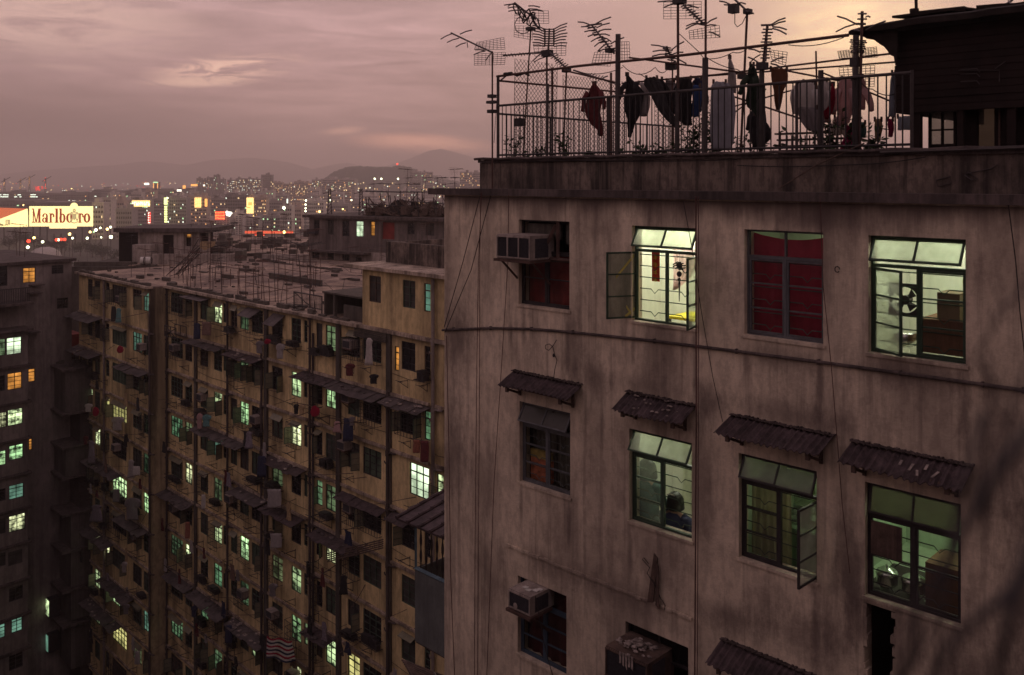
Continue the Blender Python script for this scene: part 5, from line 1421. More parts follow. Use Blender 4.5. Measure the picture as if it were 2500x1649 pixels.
for px, d, mt, z1 in ((407, -.12, 'drain_pipe', ZR-.05), (555, -.14, 'drain_pipe', ZR-.05), (756, -.14, 'drain_pipe', ZR-.05), (764, -.12, 'drain_pipe', ZR-1), (1057, -.16, 'drain_pipe_pale', -4.6), (254, DWG-.14, 'drain_pipe_pale', ZR), (365, DWG-.1, 'drain_pipe', ZR-1.2), (638, -.12, 'drain_pipe', ZR-2), (946, -.18, 'drain_pipe', ZR-3)):
    u = yu(px, d); m = MB(); m.tube([(u, d, GZ), (u, d, z1)], .085 if 'pale' in mt else .07, 8)
    for f in range(12):
        z = LED[f]-.15
        if z > z1: continue
        m.tube([(u, d, z-.14), (u, d, z+.10)], .115, 8)
        m.tube([(u, d, z-.05), (u+.25, d-.02, z+.05), (u+.42, d+.0, z+.04), (u+.55, d+.1, z+.04)], .05, 6)
        m.tube([(u, d, z-.6), (u-.2, d-.02, z-.5), (u-.35, d+.08, z-.5)], .035, 5)
    part(m, 'drain_pipe', MA[mt], yb)
m = MB()
for f in range(0, 12):
    for a_, b_ in zip(edges_px[:-1], edges_px[1:]):
        z = LED[f]-1.95-random.uniform(0, .3)
        if random.random() < .6: m.tube([(yu(a_)+.1, -.03, z+.05), ((yu(a_)+yu(b_))/2, -.05, z-random.uniform(0, .12)), (yu(b_)-.1, -.03, z)], .012, 4)
part(m, 'cable_run', MA['cable_black'], yb, kind='stuff')

# windows: steel frame with panes, open leaves, hoppers; shared meshes by size
YM = {}
def y_frame(w_, h_):
    k = (round(w_, 2), round(h_, 2))
    if k in YM: return YM[k]
    m = MB(); t = .045
    m.box(0, t, .04, .10, 0, h_); m.box(w_-t, w_, .04, .10, 0, h_); m.box(t, w_-t, .04, .10, 0, t); m.box(t, w_-t, .04, .10, h_-t, h_)
    m.box(t, w_-t, .04, .09, h_*.72, h_*.72+.05)
    nv = max(0, round(w_/.5)-1) if w_ > .62 else 0
    for i in range(1, nv+1): m.box(w_*i/(nv+1)-.02, w_*i/(nv+1)+.02, .04, .09, t, h_-t)
    for i in range(1, 3): m.box(t, w_-t, .05, .08, h_*.72*i/3-.011, h_*.72*i/3+.011)
    pn = MB(); pn.quad((t, .085, t), (w_-t, .085, t), (w_-t, .085, h_-t), (t, .085, h_-t))
    YM[k] = (m.mesh('window', MA['green_paint']), m.mesh('window', DST), m.mesh('window', MA['old_timber']), {})
    YM[k][3]['pn'] = pn
    return YM[k]
def y_leaf(w_, h_, s):
    k = ('leaf', round(w_, 2), round(h_, 2), s)
    if k not in YM:
        f, g = leaf_mesh(w_, h_, 2, s, .035)
        f.mat(1)
        n = len(f.v); f.v += g.v
        for q in g.f: f.f.append([n+i for i in q]); f.m.append(1)
        YM[k] = f.mesh('casement', [MA['green_paint'], MA['leaf_glass']])
        YM[('hop',)+k[1:]] = None
    return YM[k]
for f, bay, c, (u0, u1, z0, z1), d in wins:
    w_, h_ = u1-u0, z1-z0
    fm = y_frame(w_, h_)
    kind = LIT.get((f, bay, c))
    if not kind: kind = random.choices(['dark_glass', 'dull_curtain', 'green_curtain'], [6, 3, 2])[0]
    win = place(fm[random.choices([0, 1, 2], [4, 4, 1])[0]], 'window', yb, at(yb, (u0, d, z0)))
    if kind not in fm[3]: fm[3][kind] = fm[3]['pn'].mesh('pane', MA[kind])
    place(fm[3][kind], 'pane', win)
    if w_ > .5 and f < 10:
        r_ = random.random()
        lw = min(.52, w_/2-.03)
        if bay == 'P': r_ = 1 if c == 0 else .9
        if kind == 'lit_white' or (f, bay) == (0, 'G'): r_ = 1
        if r_ < .26 or (f, bay, c) == (1, 'G', 0): place(y_leaf(lw, h_*.68, 1), 'casement', win, (.04, .05, .05), (0, 0, -R(random.uniform(70, 118))))
        if .12 < r_ < .40 or (f, bay, c) == (1, 'G', 0): place(y_leaf(lw, h_*.68, -1), 'casement', win, (w_-.04, .05, .05), (0, 0, R(random.uniform(70, 118))))
        if .40 < r_ < .62 or r_ < .08 or (bay == 'P' and c == 2):
            k = ('hopper', round(w_, 2))
            if k not in YM:
                m = MB(); m.box(.03, w_-.03, -.012, .012, -h_*.26, 0); YM[k] = m.mesh('top_casement', MA['leaf_glass'])
            place(YM[k], 'top_casement', win, (0, .05, h_-.03), (-R(random.uniform(25, 70)), 0, 0))
# clothes brackets under the sills
bk = MB()
bk.tube([(0, 0, 0), (0, -.62, .02)], .020, 5); bk.tube([(0, 0, -.38), (0, -.52, .0)], .016, 5); bk.tube([(-.34, -.55, .03), (.34, -.55, .03)], .016, 5); bk.tube([(0, 0, -.4), (0, 0, .06)], .018, 5)
bke = bk.mesh('clothes_bracket', DST)
for f, bay, c, (u0, u1, z0, z1), d in wins:
    if bay != 'P' and u1-u0 > .45 and f < 11 and random.random() < .62:
        o = place(bke, 'clothes_bracket', yb, at(yb, ((u0+u1)/2+random.uniform(-.2, .2), d, z0-random.uniform(.25, .5))), (0, 0, random.uniform(-.15, .15)))
        s_ = random.uniform(.8, 1.25); o.scale = (s_, s_, s_)
# bamboo sticks poked out of the windows for the washing
bs_ = MB(); bs_.tube([(0, .1, 0), (.15, -1.0, .12), (.2, -1.9, .2)], .019, 5, .012)
bse = bs_.mesh('bamboo_pole', MA['old_timber'])
for f, bay, c, (u0, u1, z0, z1), d in wins:
    if bay != 'P' and u1-u0 > .45 and f < 11 and random.random() < .45:
        o = place(bse, 'bamboo_pole', yb, at(yb, (u0+random.uniform(.1, .6), d-.02, z0-random.uniform(.0, .25))), (random.uniform(-.12, .25), random.uniform(-.2, .2), random.uniform(-.9, .9)))
        s_ = random.uniform(.6, 1.2); o.scale = (s_, s_, s_)
# awnings along the floor lines
def y_awning(p0, p1, z, out, drop, d=0.0, mt='sooty_tin', junk=0):
    u0, u1 = yu(p0, d), yu(p1, d); m = MB(); n = max(2, int((u1-u0)/.6))
    for i in range(n):
        a_, b_ = u0+(u1-u0)*i/n, u0+(u1-u0)*(i+1)/n-.01
        o_ = out*random.uniform(.9, 1.08); e = random.uniform(-.03, .03)
        m.slab((a_, d-.002, z+e), (b_, d-.002, z+e), (b_, d-o_, z-drop+e), (a_, d-o_, z-drop+e), .02)
    aw = part(m, 'awning', MA[mt], yb)
    m = MB()
    for x in (u0+.15, u1-.15): m.bar((x, d-.005, z-.55), (x, d-out*.9, z-drop-.05), .035); m.bar((x, d-.005, z-.06), (x, d-out*.92, z-drop-.035), .03)
    part(m, 'strut', DST, aw)
    if junk:
        m = MB()
        for i in range(junk):
            x, v = random.uniform(u0, u1), random.uniform(.1, .95)
            r_ = random.uniform(.04, .13)
            m.ell((x, d-out*v, z-drop*v+.03), r_*1.4, r_, r_*.5, 6, 4, .4)
        part(m, 'debris', MA['litter'] if random.random() < .35 else MA['sooty_tin'], aw)
for a in ((470, 556, LED[1]-.08, .95, .12, 0, 'sooty_tin', 6), (465, 515, LED[0]-.30, .8, .10), (604, 638, LED[0]-.35, .75, .42), (667, 697, LED[0]-.40, .75, .55), (572, 648, LED[1]-.08, .9, .15, 0, 'tin_sheet', 5), (742, 822, LED[1]-.08, 1.0, .2, 0, 'tin_sheet', 14), (797, 873, LED[1]-.10, .95, .2, 0, 'sooty_tin', 8),
          (866, 947, LED[1]-.12, 1.0, .22, 0, 'sooty_tin', 4), (955, 1052, LED[1]-.10, .95, .2, 0, 'sooty_tin', 10), (493, 556, LED[3]-.08, .95, .15, 0, 'sooty_tin', 6), (552, 606, LED[3]-.06, .9, .18, 0, 'sooty_tin', 5), (586, 660, LED[4]-.06, .95, .15, 0, 'sooty_tin', 4), (663, 747, LED[4]-.08, .95, .2, 0, 'tin_sheet', 4),
          (482, 566, LED[7]-.08, .95, .2, 0, 'sooty_tin', 12), (575, 663, LED[7]-.08, .9, .2, 0, 'sooty_tin', 22), (781, 872, LED[4]-.1, .95, .2, 0, 'tin_sheet', 6), (410, 476, LED[5]-.08, .9, .2, 0, 'sooty_tin', 10), (660, 750, LED[3]-.07, .8, .2, 0, 'tin_sheet', 6), (836, 944, LED[3]-.34, .6, .2, 0, 'tin_sheet', 3), (962, 1010, LED[3]-.2, .6, .25, 0, 'tin_sheet', 4), (420, 476, LED[7]-.08, .8, .2, 0, 'sooty_tin', 8), (765, 822, LED[6]-.08, .9, .2, 0, 'tin_sheet', 12),
          (190, 252, LED[1]-.05, 1.15, .25, DWG, 'sooty_tin'), (190, 250, LED[2]-.05, 1.1, .25, DWG, 'sooty_tin', 3), (300, 366, LED[2]-.10, .8, .2, DWG, 'sooty_tin'), (210, 300, LED[5]-.1, .9, .2, DWG, 'sooty_tin', 8), (300, 366, LED[6]-.1, .9, .2, DWG, 'sooty_tin', 6), (200, 280, LED[7]-.1, .9, .2, DWG, 'sooty_tin', 8), (260, 330, LED[8]-.1, .9, .2, DWG, 'sooty_tin', 8), (220, 300, LED[9]-.1, .9, .2, DWG, 'sooty_tin', 8)):
    y_awning(*a)
# iron cages and plant racks hung outside the windows
cg = MB()
for z_ in (0, .35, .7, 1.05): cg.tube([(0, 0, z_), (0, -.32, z_), (1, -.32, z_), (1, 0, z_)], .014, 4)
for i in range(8): cg.bar((i/7, -.32, 0), (i/7, -.32, 1.05), .02)
cge = cg.mesh('window_cage', DST)
rk_ = MB()
for z_ in (0, .28): rk_.tube([(0, 0, z_), (0, -.42, z_), (1, -.42, z_), (1, 0, z_)], .016, 4)
for i in range(6): rk_.bar((i/5, 0, 0), (i/5, -.42, 0), .02)
for i in range(7): x = random.uniform(.05, .8); h_ = random.uniform(.15, .4); rk_.box(x, x+random.uniform(.08, .25), -.38, -.12, .01, h_)
rke = rk_.mesh('plant_rack', DST)
for f, bay, c, (u0, u1, z0, z1), d in wins:
    if bay == 'P' or u1-u0 < .45 or f > 10: continue
    r_ = random.random()
    if r_ < .22 and LIT.get((f, bay, c)) != 'lit_white': o = place(cge, 'window_cage', yb, at(yb, (u0-.05, d, z0-.05))); o.scale = (u1-u0+.1, random.uniform(.7, 1.4), random.uniform(.9, 1.35))
    elif r_ < .44: o = place(rke, 'plant_rack', yb, at(yb, (u0-.1, d, z0-random.uniform(.12, .3)))); o.scale = (u1-u0+.2, random.uniform(.8, 1.5), random.uniform(.8, 1.5))
# small air conditioners in the windows
acb = MB(); acb.box(-.33, .33, -.42, .1, 0, .42)
acg = MB(); acg.box(-.29, .29, -.435, -.421, .04, .38)
for i in range(6): acg.box(-.29, .29, -.45, -.436, .06+i*.055, .075+i*.055)
acs = MB(); acs.box(-.36, .36, -.45, .0, -.05, -.004); acs.bar((-.3, 0, -.4), (-.3, -.4, -.05), .03); acs.bar((.3, 0, -.4), (.3, -.4, -.05), .03)
acme = (acb.mesh('casing', MA['ac_shell']), acg.mesh('grille', MA['ac_grille']), acs.mesh('shelf', MA['rust']))
def y_ac(px, z, d, label):
    u = yu(px, d); t = thing('air_conditioner', label, 'air conditioner', YB, (u, d, z), 'air conditioners on the yellow tenement')
    for n_, me in zip(('casing', 'grille', 'shelf'), acme): place(me, n_, t)
for px, f, bay, dz in ((300, 0, 'W', -1.5), (352, 1, 'W', -1.35), (862, 0, 'F', -1.3), (500, 2, 'B', -1.1), (632, 2, 'C', -1.2), (858, 1, 'F', -.95), (848, 2, 'F', -.75), (862, 3, 'F', -1.1), (430, 5, 'A', -1.2), (672, 6, 'D', -1.1), (290, 4, 'W', -1.1), (335, 6, 'W', -1.1), (432, 1, 'A', -1.2), (570, 4, 'C', -1.2), (722, 7, 'D', -1.0), (600, 6, 'C', -1.1)):
    y_ac(px, LED[f]+dz, DWG if bay == 'W' else 0.0, 'boxy air conditioner, %s storey %s' % (ORD[f], BAYN[bay]))
# slatted shutter box and metal lattice on the facade
m = MB(); u0, u1 = yu(872), yu(951)
for i in range(6): m.box(u0, u1, -.20-.01*i, -.17, LED[0]-.25-i*.075, LED[0]-.20-i*.075)
part(m, 'louvre', MA['pilaster_grey'], yb)

# ---------------------------------------------------------------- laundry on the tenement
SHP = {'shirt': [(0, .35, .65), (.06, .12, .88), (.2, .0, 1.0), (.38, .04, .96), (.42, .18, .82), (.8, .16, .84), (1, .14, .86)],
       'towel': [(0, 0, 1), (.3, .02, 1), (.7, 0, .98), (1, .01, 1)], 'trousers': [(0, .1, .9), (.15, .08, .92), (.5, .04, .96), (1, 0, 1)],
       'dress': [(0, .3, .7), (.1, .12, .88), (.25, .22, .78), (.6, .1, .9), (1, 0, 1)], 'bag': [(0, .35, .6), (.2, .1, .9), (.6, 0, 1), (.9, .12, .9), (1, .3, .7)]}
def wash_y(x0, x1, y0, y1, kind, col, label, d=-.75):
    rows = [(y0+(y1-y0)*t, x0+(x1-x0)*a_, x0+(x1-x0)*b_) for t, a_, b_ in SHP[kind]]
    m = garment_rows(YB, rows, d, .07, .035, 3, 8)
    q = YB.P((x0+x1)/2, y0, d)
    nm = {'shirt': 'shirt', 'towel': 'towel', 'trousers': 'trousers', 'dress': 'dress', 'bag': 'bag'}[kind]
    return solo(m, nm, CL[col] if col in CL else MA[col], label, nm, YB, q, 'laundry on the yellow tenement', smooth=True)
for a in ((472, 489, 790, 828, 'trousers', 'navy', 'navy trousers beside the brownish towel on the top floor'), (492, 515, 786, 819, 'towel', 'brown', 'brownish towel over the top floor sill, left of the first pipe'),
          (624, 644, 833, 863, 'shirt', 'grey', 'grey shirt hung right of the awning on the second floor line'), (673, 695, 839, 876, 'shirt', 'pale_grey', 'pale speckled shirt below the two tilted awnings'), (645, 661, 828, 840, 'bag', 'red', 'small red bundle between the grey and the pale speckled shirt'),
          (480, 495, 1010, 1047, 'shirt', 'pink', 'pale pinkish shirt beside the teal shirt'), (493, 516, 1013, 1042, 'shirt', 'teal', 'teal shirt hanging next to the pinkish one'), (717, 730, 987, 1011, 'shirt', 'black', 'black jacket beside the tan clothes'), (729, 745, 988, 1014, 'shirt', 'tan', 'tan clothes hanging beside the red cloth'),
          (757, 780, 991, 1017, 'bag', 'red', 'red cloth next to the tall drain pipe in the middle'), (598, 618, 1054, 1096, 'dress', 'purple_grey', 'long purple grey clothes in the third bay'), (891, 911, 826, 892, 'dress', 'white', 'long white dress hanging under the louvre'), (842, 866, 888, 918, 'shirt', 'maroon', 'dark red and blue shirt below the pale air conditioner'),
          (901, 924, 914, 937, 'shirt', 'black', 'black T shirt below the long white dress'), (813, 833, 1029, 1056, 'dress', 'pink', 'pink flowery top left of the blue trousers'), (836, 862, 1022, 1078, 'trousers', 'navy', 'blue trousers hanging by the wide grey pilaster'), (852, 866, 1018, 1040, 'shirt', 'grey', 'grey blouse over the blue trousers'),
          (1008, 1025, 1075, 1106, 'towel', 'rust_cloth', 'rust coloured towel above the bright white window'), (1026, 1046, 1077, 1128, 'towel', 'maroon', 'dark magenta towel right of the rust coloured one'), (652, 686, 1195, 1240, 'towel', 'pale_grey', 'fringed pale cloth in the middle of the facade'), (659, 687, 1303, 1338, 'towel', 'pale_grey', 'short pale towel two floors below the fringed cloth'),
          (466, 482, 1480, 1506, 'shirt', 'navy', 'navy shirt low on the facade near the corner pier'), (549, 566, 1527, 1570, 'towel', 'navy', 'dark blue cloth left of the striped sheet'), (452, 463, 1275, 1315, 'towel', 'rust_cloth', 'rusty red narrow cloth near the corner pier'), (492, 501, 1208, 1242, 'towel', 'white', 'narrow white cloth by the second bay'), (627, 650, 1114, 1165, 'trousers', 'navy', 'navy trousers in a dark opening of the third bay'),
          (655, 677, 1425, 1456, 'shirt', 'grey', 'grey shirt low in the fourth bay'), (828, 850, 1405, 1452, 'dress', 'black', 'black clothes bundle under the pole rack low in the fifth bay'),
          (282, 297, 753, 788, 'dress', 'teal', 'teal dress hung at the top of the left wing'), (271, 283, 748, 784, 'trousers', 'black', 'black trousers left of the teal dress'), (285, 301, 845, 862, 'bag', 'red', 'bright red bag on the left wing'), (271, 303, 1018, 1051, 'shirt', 'pale_grey', 'pale shirts in a row on the left wing'), (206, 226, 986, 1006, 'shirt', 'white', 'white patterned shirt at the far left of the wing'), (226, 241, 994, 1016, 'bag', 'red', 'red cloth right of the white patterned shirt'),
          (311, 329, 1123, 1168, 'dress', 'pale_grey', 'long pale grey clothes beside the corner pier'), (324, 341, 1139, 1161, 'towel', 'white', 'small white towel over the pale grey clothes'), (203, 215, 1065, 1086, 'shirt', 'maroon', 'dark red shirt low at the left of the wing'), (214, 233, 1077, 1133, 'dress', 'purple_grey', 'patterned bluish dress low at the left of the wing'), (275, 291, 1195, 1226, 'towel', 'grey', 'grey towel on the wing beneath the lit window'), (303, 344, 1216, 1270, 'shirt', 'grey', 'wide grey shirt on the wing below the bright green window'),
          (218, 252, 1233, 1274, 'dress', 'purple_grey', 'row of dull purple clothes low on the wing'), (329, 341, 1590, 1622, 'towel', 'pale_grey', 'pale towel at the bottom of the wing'), (300, 316, 1475, 1500, 'shirt', 'grey', 'small grey shirt near the bottom of the wing'), (297, 310, 1372, 1398, 'shirt', 'pale_grey', 'pale shirt halfway down the lower wing')):
    wash_y(*a, d=(DWG-.75 if a[0] < 366 else -.75))
rw = random.Random(77)
for i in range(70):                                 # the rest of the washing, small and hard to tell apart
    f, bay, c, (u0, u1, z0, z1), d = rw.choice([w_ for w_ in wins if 2 <= w_[0] <= 9 and w_[1] != 'P' and w_[3][1]-w_[3][0] > .4])
    k = rw.choice(['shirt', 'towel', 'trousers', 'dress', 'shirt']); wd_, hh = rw.uniform(.3, .6), rw.uniform(.5, 1.0)
    col = rw.choice(['black', 'charcoal', 'navy', 'purple_grey', 'brown', 'grey', 'pale_grey', 'maroon', 'charcoal', 'tan'])
    ux, zz, dd = u0+rw.uniform(-.3, .8), z0-rw.uniform(.1, .3), d-rw.uniform(.45, .8)
    m = MB(); n = len(SHP[k])
    rows = [[(ux+wd_*(a_+(b_-a_)*s/5)+.02*math.sin(t*9), dd+.05*math.sin(s*2.2+t*4), zz-hh*t) for s in range(6)] for t, a_, b_ in SHP[k]]
    vs = [p for r_ in rows for p in r_]; vs += [(x, y+.035, z) for x, y, z in vs]; N_ = n*6
    fs = []
    for a_ in range(n-1):
        for s in range(5): fs += [(a_*6+s, (a_+1)*6+s, (a_+1)*6+s+1, a_*6+s+1), (N_+a_*6+s, N_+a_*6+s+1, N_+(a_+1)*6+s+1, N_+(a_+1)*6+s)]
        fs += [(a_*6, N_+a_*6, N_+(a_+1)*6, (a_+1)*6), (a_*6+5, (a_+1)*6+5, N_+(a_+1)*6+5, N_+a_*6+5)]
    m.add(vs, fs)
    solo(m, k, CL[col], '%s %s hung out on the yellow facade, %s storey' % (col.replace('_', ' '), k, ORD[f]), k, YB, (ux, dd, zz), 'washing on the %s storey of the yellow tenement, %s %s' % (ORD[f], col.replace('_', ' '), k), smooth=True)
m = MB()                                            # the red, white and blue striped sheet
ns = 11
mats_ = [CL['red'], CL['white'], CL['navy']]
TL, TR, BL, BR = (652, 1553), (712, 1563), (650, 1604), (722, 1618)
for i in range(ns):
    def lp(t):
        return [(TL[0]+(BL[0]-TL[0])*t, TL[1]+(BL[1]-TL[1])*t), (TR[0]+(BR[0]-TR[0])*t, TR[1]+(BR[1]-TR[1])*t)]
    (a0, a1), (b0, b1) = lp(i/ns), lp((i+1)/ns)
    m.mat((0, 1, 2, 1)[i % 4])
    for k in range(12):
        s0, s1 = k/12, (k+1)/12
        def pt(l, r_, s, t):
            wv = 3.5*math.sin(s*9+t*2)+6*s*(1-s)*2
            return YB.P(l[0]+(r_[0]-l[0])*s, l[1]+(r_[1]-l[1])*s+wv, -.85+.08*math.sin(s*11+t*3))
        m.quad(pt(b0, b1, s0, (i+1)/ns), pt(b0, b1, s1, (i+1)/ns), pt(a0, a1, s1, i/ns), pt(a0, a1, s0, i/ns))
solo(m, 'bed_sheet', mats_, 'red, white and blue striped sheet hung low on the yellow facade', 'sheet', YB, YB.P(680, 1560, -.85), smooth=True)
pm = MB()                                           # bamboo poles that carry the laundry
for p0, p1, y0, y1 in ((470, 520, 785, 790), (620, 700, 828, 842), (476, 522, 1005, 1014), (712, 784, 982, 996), (590, 622, 1052, 1056), (800, 870, 1020, 1030), (1000, 1050, 1070, 1080), (645, 690, 1190, 1200), (655, 690, 1300, 1310), (640, 730, 1548, 1566), (790, 895, 1400, 1330)):
    pm.tube([YB.P(p0, y0, -.75), YB.P(p1, y1, -.75)], .022, 5)
part(pm, 'bamboo_pole', MA['old_timber'], yb)
m = MB()
for k in range(5): m.tube([YB.P(800, 1352+k*5, -.5-.12*k), YB.P(935, 1318+k*5, -.5-.12*k)], .035, 5)
for x in (815, 870, 925): m.tube([YB.P(x, 1352-(x-800)*.25, -.45), YB.P(x, 1374-(x-800)*.25, -1.1)], .03, 5)
solo(m, 'pole_rack', MA['old_timber'], 'bundle of long poles lying on brackets across the lower right facade', 'rack', YB, YB.P(870, 1345, -.6))
m = MB()
for z_, dd in ((0, -.2), (.0, -.9), (-.7, -.2), (-.7, -.9)): m.tube([(yu(434), dd, LED[1]+z_+.62), (yu(462), dd, LED[1]+z_+.62)], .03, 5)
for x in (434, 448, 462):
    for dd in (-.2, -.9): m.tube([(yu(x), dd, LED[1]-.08), (yu(x), dd, LED[1]+.62)], .03, 5)
m.tube([(yu(434), -.9, LED[1]-.08), (yu(462), -.9, LED[1]+.62)], .03, 5); m.tube([(yu(462), -.9, LED[1]-.08), (yu(434), -.9, LED[1]+.62)], .03, 5)
solo(m, 'window_cage', DST, 'black iron cage frame hung on the facade near the corner pier', 'cage', YB, (yu(448), -.5, LED[1]))

# ---------------------------------------------------------------- roof of the tenement
m = MB(); m.box(uW1+.02, uP0-.02, .16, 30, ZR-.2, ZR-.06); m.box(uW0, uW1, DWG+.16, 16, ZR-.2, ZR-.062)
part(m, 'roof', MA['pale_roof'], yb)
m = MB()
n = 40
for i in range(n):
    a_ = uW1+.2+(uP0-1.2-uW1-.2)*i/n; b_ = a_+(uP0-1.2-uW1-.2)/n-.02
    if random.random() < .2: continue
    m.box(a_, b_, -.10, .10, ZR+.001, ZR+random.uniform(.05, .28))
for i in range(26):
    a_ = uW0+(uW1-uW0)*i/26; m.box(a_, a_+(uW1-uW0)/26-.02, DWG-.1, DWG+.1, ZR+.001, ZR+random.uniform(.05, .25))
part(m, 'parapet', MA['pilaster_grey'], yb, kind='stuff')
for k, (x0, x1, y0, y1, hz) in enumerate(((-24, -17, 7.4, 7.6, .35), (-16, -9.2, 11.2, 11.4, .4), (-22, -15.5, 14.8, 15, .3), (-9, -2, 16, 16.2, .4), (-20, -12, 21, 21.2, .45), (-10, -1.5, 24, 24.2, .35))):
    m = MB(); m.box(x0, x1, y0, y1, ZR-.06, ZR+hz); part(m, 'roof_kerb', MA['ledge_plaster'] if k % 2 else MA['pilaster_grey'], yb)
# stair hut and grille on the roof
m = MB(); u0, u1 = yu(789, .4), uP0-.05
m.box(u0, u0+.12, .45, 3.4, ZR-.06, ZR+1.15); m.box(u0+.121, u1, 3.2, 3.4, ZR-.06, ZR+1.15); m.box(u0-.1, u1, .4, 3.5, ZR+1.151, ZR+1.24); m.box(u0+.9, u0+1.05, .45, .6, ZR-.06, ZR+1.15); m.box(u0+1.9, u1, .45, .6, ZR-.06, ZR+.7)
solo(m, 'roof_shed', MA['pilaster_grey'], 'dark open shed on the tenement roof against the yellow upper block', 'shed', YB, (u0, .5, ZR))
gf = thing('roof_grille', 'dark iron grille fence at the roof edge left of the open shed', 'railing', YB, (yu(718, .5), .5, ZR))
m = MB(); a_, b_ = yu(718, .5), yu(786, .5)
m.bar((a_, .5, ZR-.06), (a_, .5, ZR+.95), .06); m.bar((b_, .5, ZR-.06), (b_, .5, ZR+.95), .06); m.bar((a_, .5, ZR+.92), (b_, .5, ZR+.92), .05); m.bar((a_, .5, ZR+.2), (b_, .5, ZR+.2), .04); m.bar((a_, .5, ZR+.9), (b_-.5, .5, ZR+.0), .05)
part(m, 'frame', DST, gf)
bm = MB(); bm.bar((0, 0, 0), (0, 0, .74), .025); be_ = bm.mesh('bar', DST)
for i in range(1, 22): place(be_, 'bar', gf, at(gf, (a_+(b_-a_)*i/22, .5, ZR+.2)))
# far aerials: shared small meshes
def mini(h, L_, n, el, ang, grid=False, bent=0.0):
    m = MB(); m.tube([(0, 0, 0), (bent*.3, 0, h*.6), (bent, 0, h)], .022, 5, .013)
    dx, dy = math.cos(ang)*L_, math.sin(ang)*L_
    m.tube([(bent-dx*.3, -dy*.3, h-.1), (bent+dx*.7, dy*.7, h+.05)], .018, 4)
    for i in range(n):
        s = -.3+i/max(1, n-1); e = el*(1-.3*s)
        c = Vector((bent+dx*s, dy*s, h-.05+.05*s)); o_ = Vector((-math.sin(ang), math.cos(ang), .06))*e
        m.tube([c-o_, c+o_], .012, 3)
    if grid:
        for i in range(6): m.tube([(bent-.4, .1, h-.5+i*.13), (bent+.4, -.1, h-.5+i*.13)], .008, 3)
    return m
AER = [mini(2.6, 1.2, 7, .35, .3).mesh('tv_aerial', RU), mini(3.2, 1.5, 9, .30, 1.2, True).mesh('tv_aerial', DST), mini(2.0, .9, 5, .4, 2.2).mesh('tv_aerial', RU), mini(3.8, 1.0, 6, .45, -.6, True, .25).mesh('tv_aerial', DST), mini(1.5, .8, 4, .3, .9, False, -.2).mesh('tv_aerial', DST), mini(4.6, 1.3, 8, .4, .1, True, -.15).mesh('tv_aerial', RU)]
def far_aerial(fr, u, d, z, k, label, grp):
    o = link(bpy.data.objects.new('tv_aerial', AER[k]))
    o.matrix_world = fr.M((u, d, z)) @ Matrix.Rotation(random.uniform(0, 6.28), 4, 'Z') @ Matrix.Rotation(random.gauss(0, .05), 4, 'X')
    INFO[o] = (fr, Vector((u, d, z)))
    return tag(o, label, 'antenna', grp)
rs = random.Random(5)
for i in range(58):
    edge = rs.random() < .55
    u = rs.uniform(uW1+.4, uP0-1.0); d = rs.uniform(.2, 1.4) if edge else rs.uniform(2, 28)
    if u > yu(770, .4) and d < 4: continue
    wh = 'above the second bay' if u < yu(555) else 'above the third bay' if u < yu(650) else 'above the fourth bay' if u < yu(756) else 'near the yellow upper block'
    far_aerial(YB, u, d, ZR-.06, rs.choice([0, 1, 2, 2, 3, 4, 4, 5]), 'rusty television aerial at the roof edge '+wh if edge else 'thin television aerial far back on the pale roof '+wh, 'aerials on the tenement roof, '+('edge ' if edge else 'back ')+wh)
for i in range(14):
    far_aerial(YB, rs.uniform(uW0+.3, uW1-.3), DWG+rs.uniform(.2, 9), ZR-.06, rs.choice([0, 2, 4, 1]), 'rusty television aerial on the roof of the left wing', 'aerials on the left wing roof')
for i, (p0, p1, d, hz) in enumerate(((415, 470, 2.5, 2.2), (510, 600, 3.0, 1.3), (600, 700, 1.2, 1.5), (680, 770, 7, 1.6), (450, 560, 12, 1.8), (560, 700, 20, 2.4), (620, 735, 26, 2.6), (660, 740, 14, 1.5))):
    m = MB(); a_, b_ = yu(p0, d), yu(p1, d); n = 5
    for q in range(n+1):
        x = a_+(b_-a_)*q/n; m.tube([(x, d, ZR-.06), (x+rs.uniform(-.12, .12), d, ZR+hz*rs.uniform(.8, 1.15))], .024, 5)
    for zz in (.55, .98): m.tube([(a_-.2, d, ZR+hz*zz), ((a_+b_)/2, d, ZR+hz*zz-.04), (b_+.2, d, ZR+hz*zz+rs.uniform(-.1, .1))], .022, 5)
    m.tube([(a_, d, ZR), (b_, d+1.2, ZR+hz*.6)], .02, 5)
    solo(m, 'pole_trellis', RU, ['leaning bunch of poles tied into a trellis above the corner pier', 'low pole trellis near the front edge of the pale roof', 'low pole trellis over the tilted awnings', 'pole trellis behind the iron grille', 'pole trellis in the middle of the pale roof', 'tall dark pole trellis far back left of the grey block', 'farthest tall pole trellis beside the grey block', 'pole trellis left of the grey block corner'][i], 'trellis', YB, (a_, d, ZR-.06))
m = MB()
for i in range(8): m.tube([(yu(425, 3)+rs.uniform(-.4, .6), 3+rs.uniform(-.5, .5), ZR), (yu(468, 3)+rs.uniform(-.2, .4)+1.2, 3, ZR+rs.uniform(1.8, 3.0))], .028, 5)
solo(m, 'leaning_poles', DST, 'fan of dark poles leaning together on the roof near the corner pier', 'poles', YB, (yu(440, 3), 3, ZR))
m = MB()
for i in range(170):
    u, d = rs.uniform(uW0+.5, uP0-1), rs.uniform(.3, 28)
    if u < uW1: d = min(d, 14)
    r_ = rs.uniform(.08, .38); m.box(u-r_, u+r_*rs.uniform(.5, 2.5), d, d+r_, ZR-.058, ZR-.058+r_*rs.uniform(.2, .9))
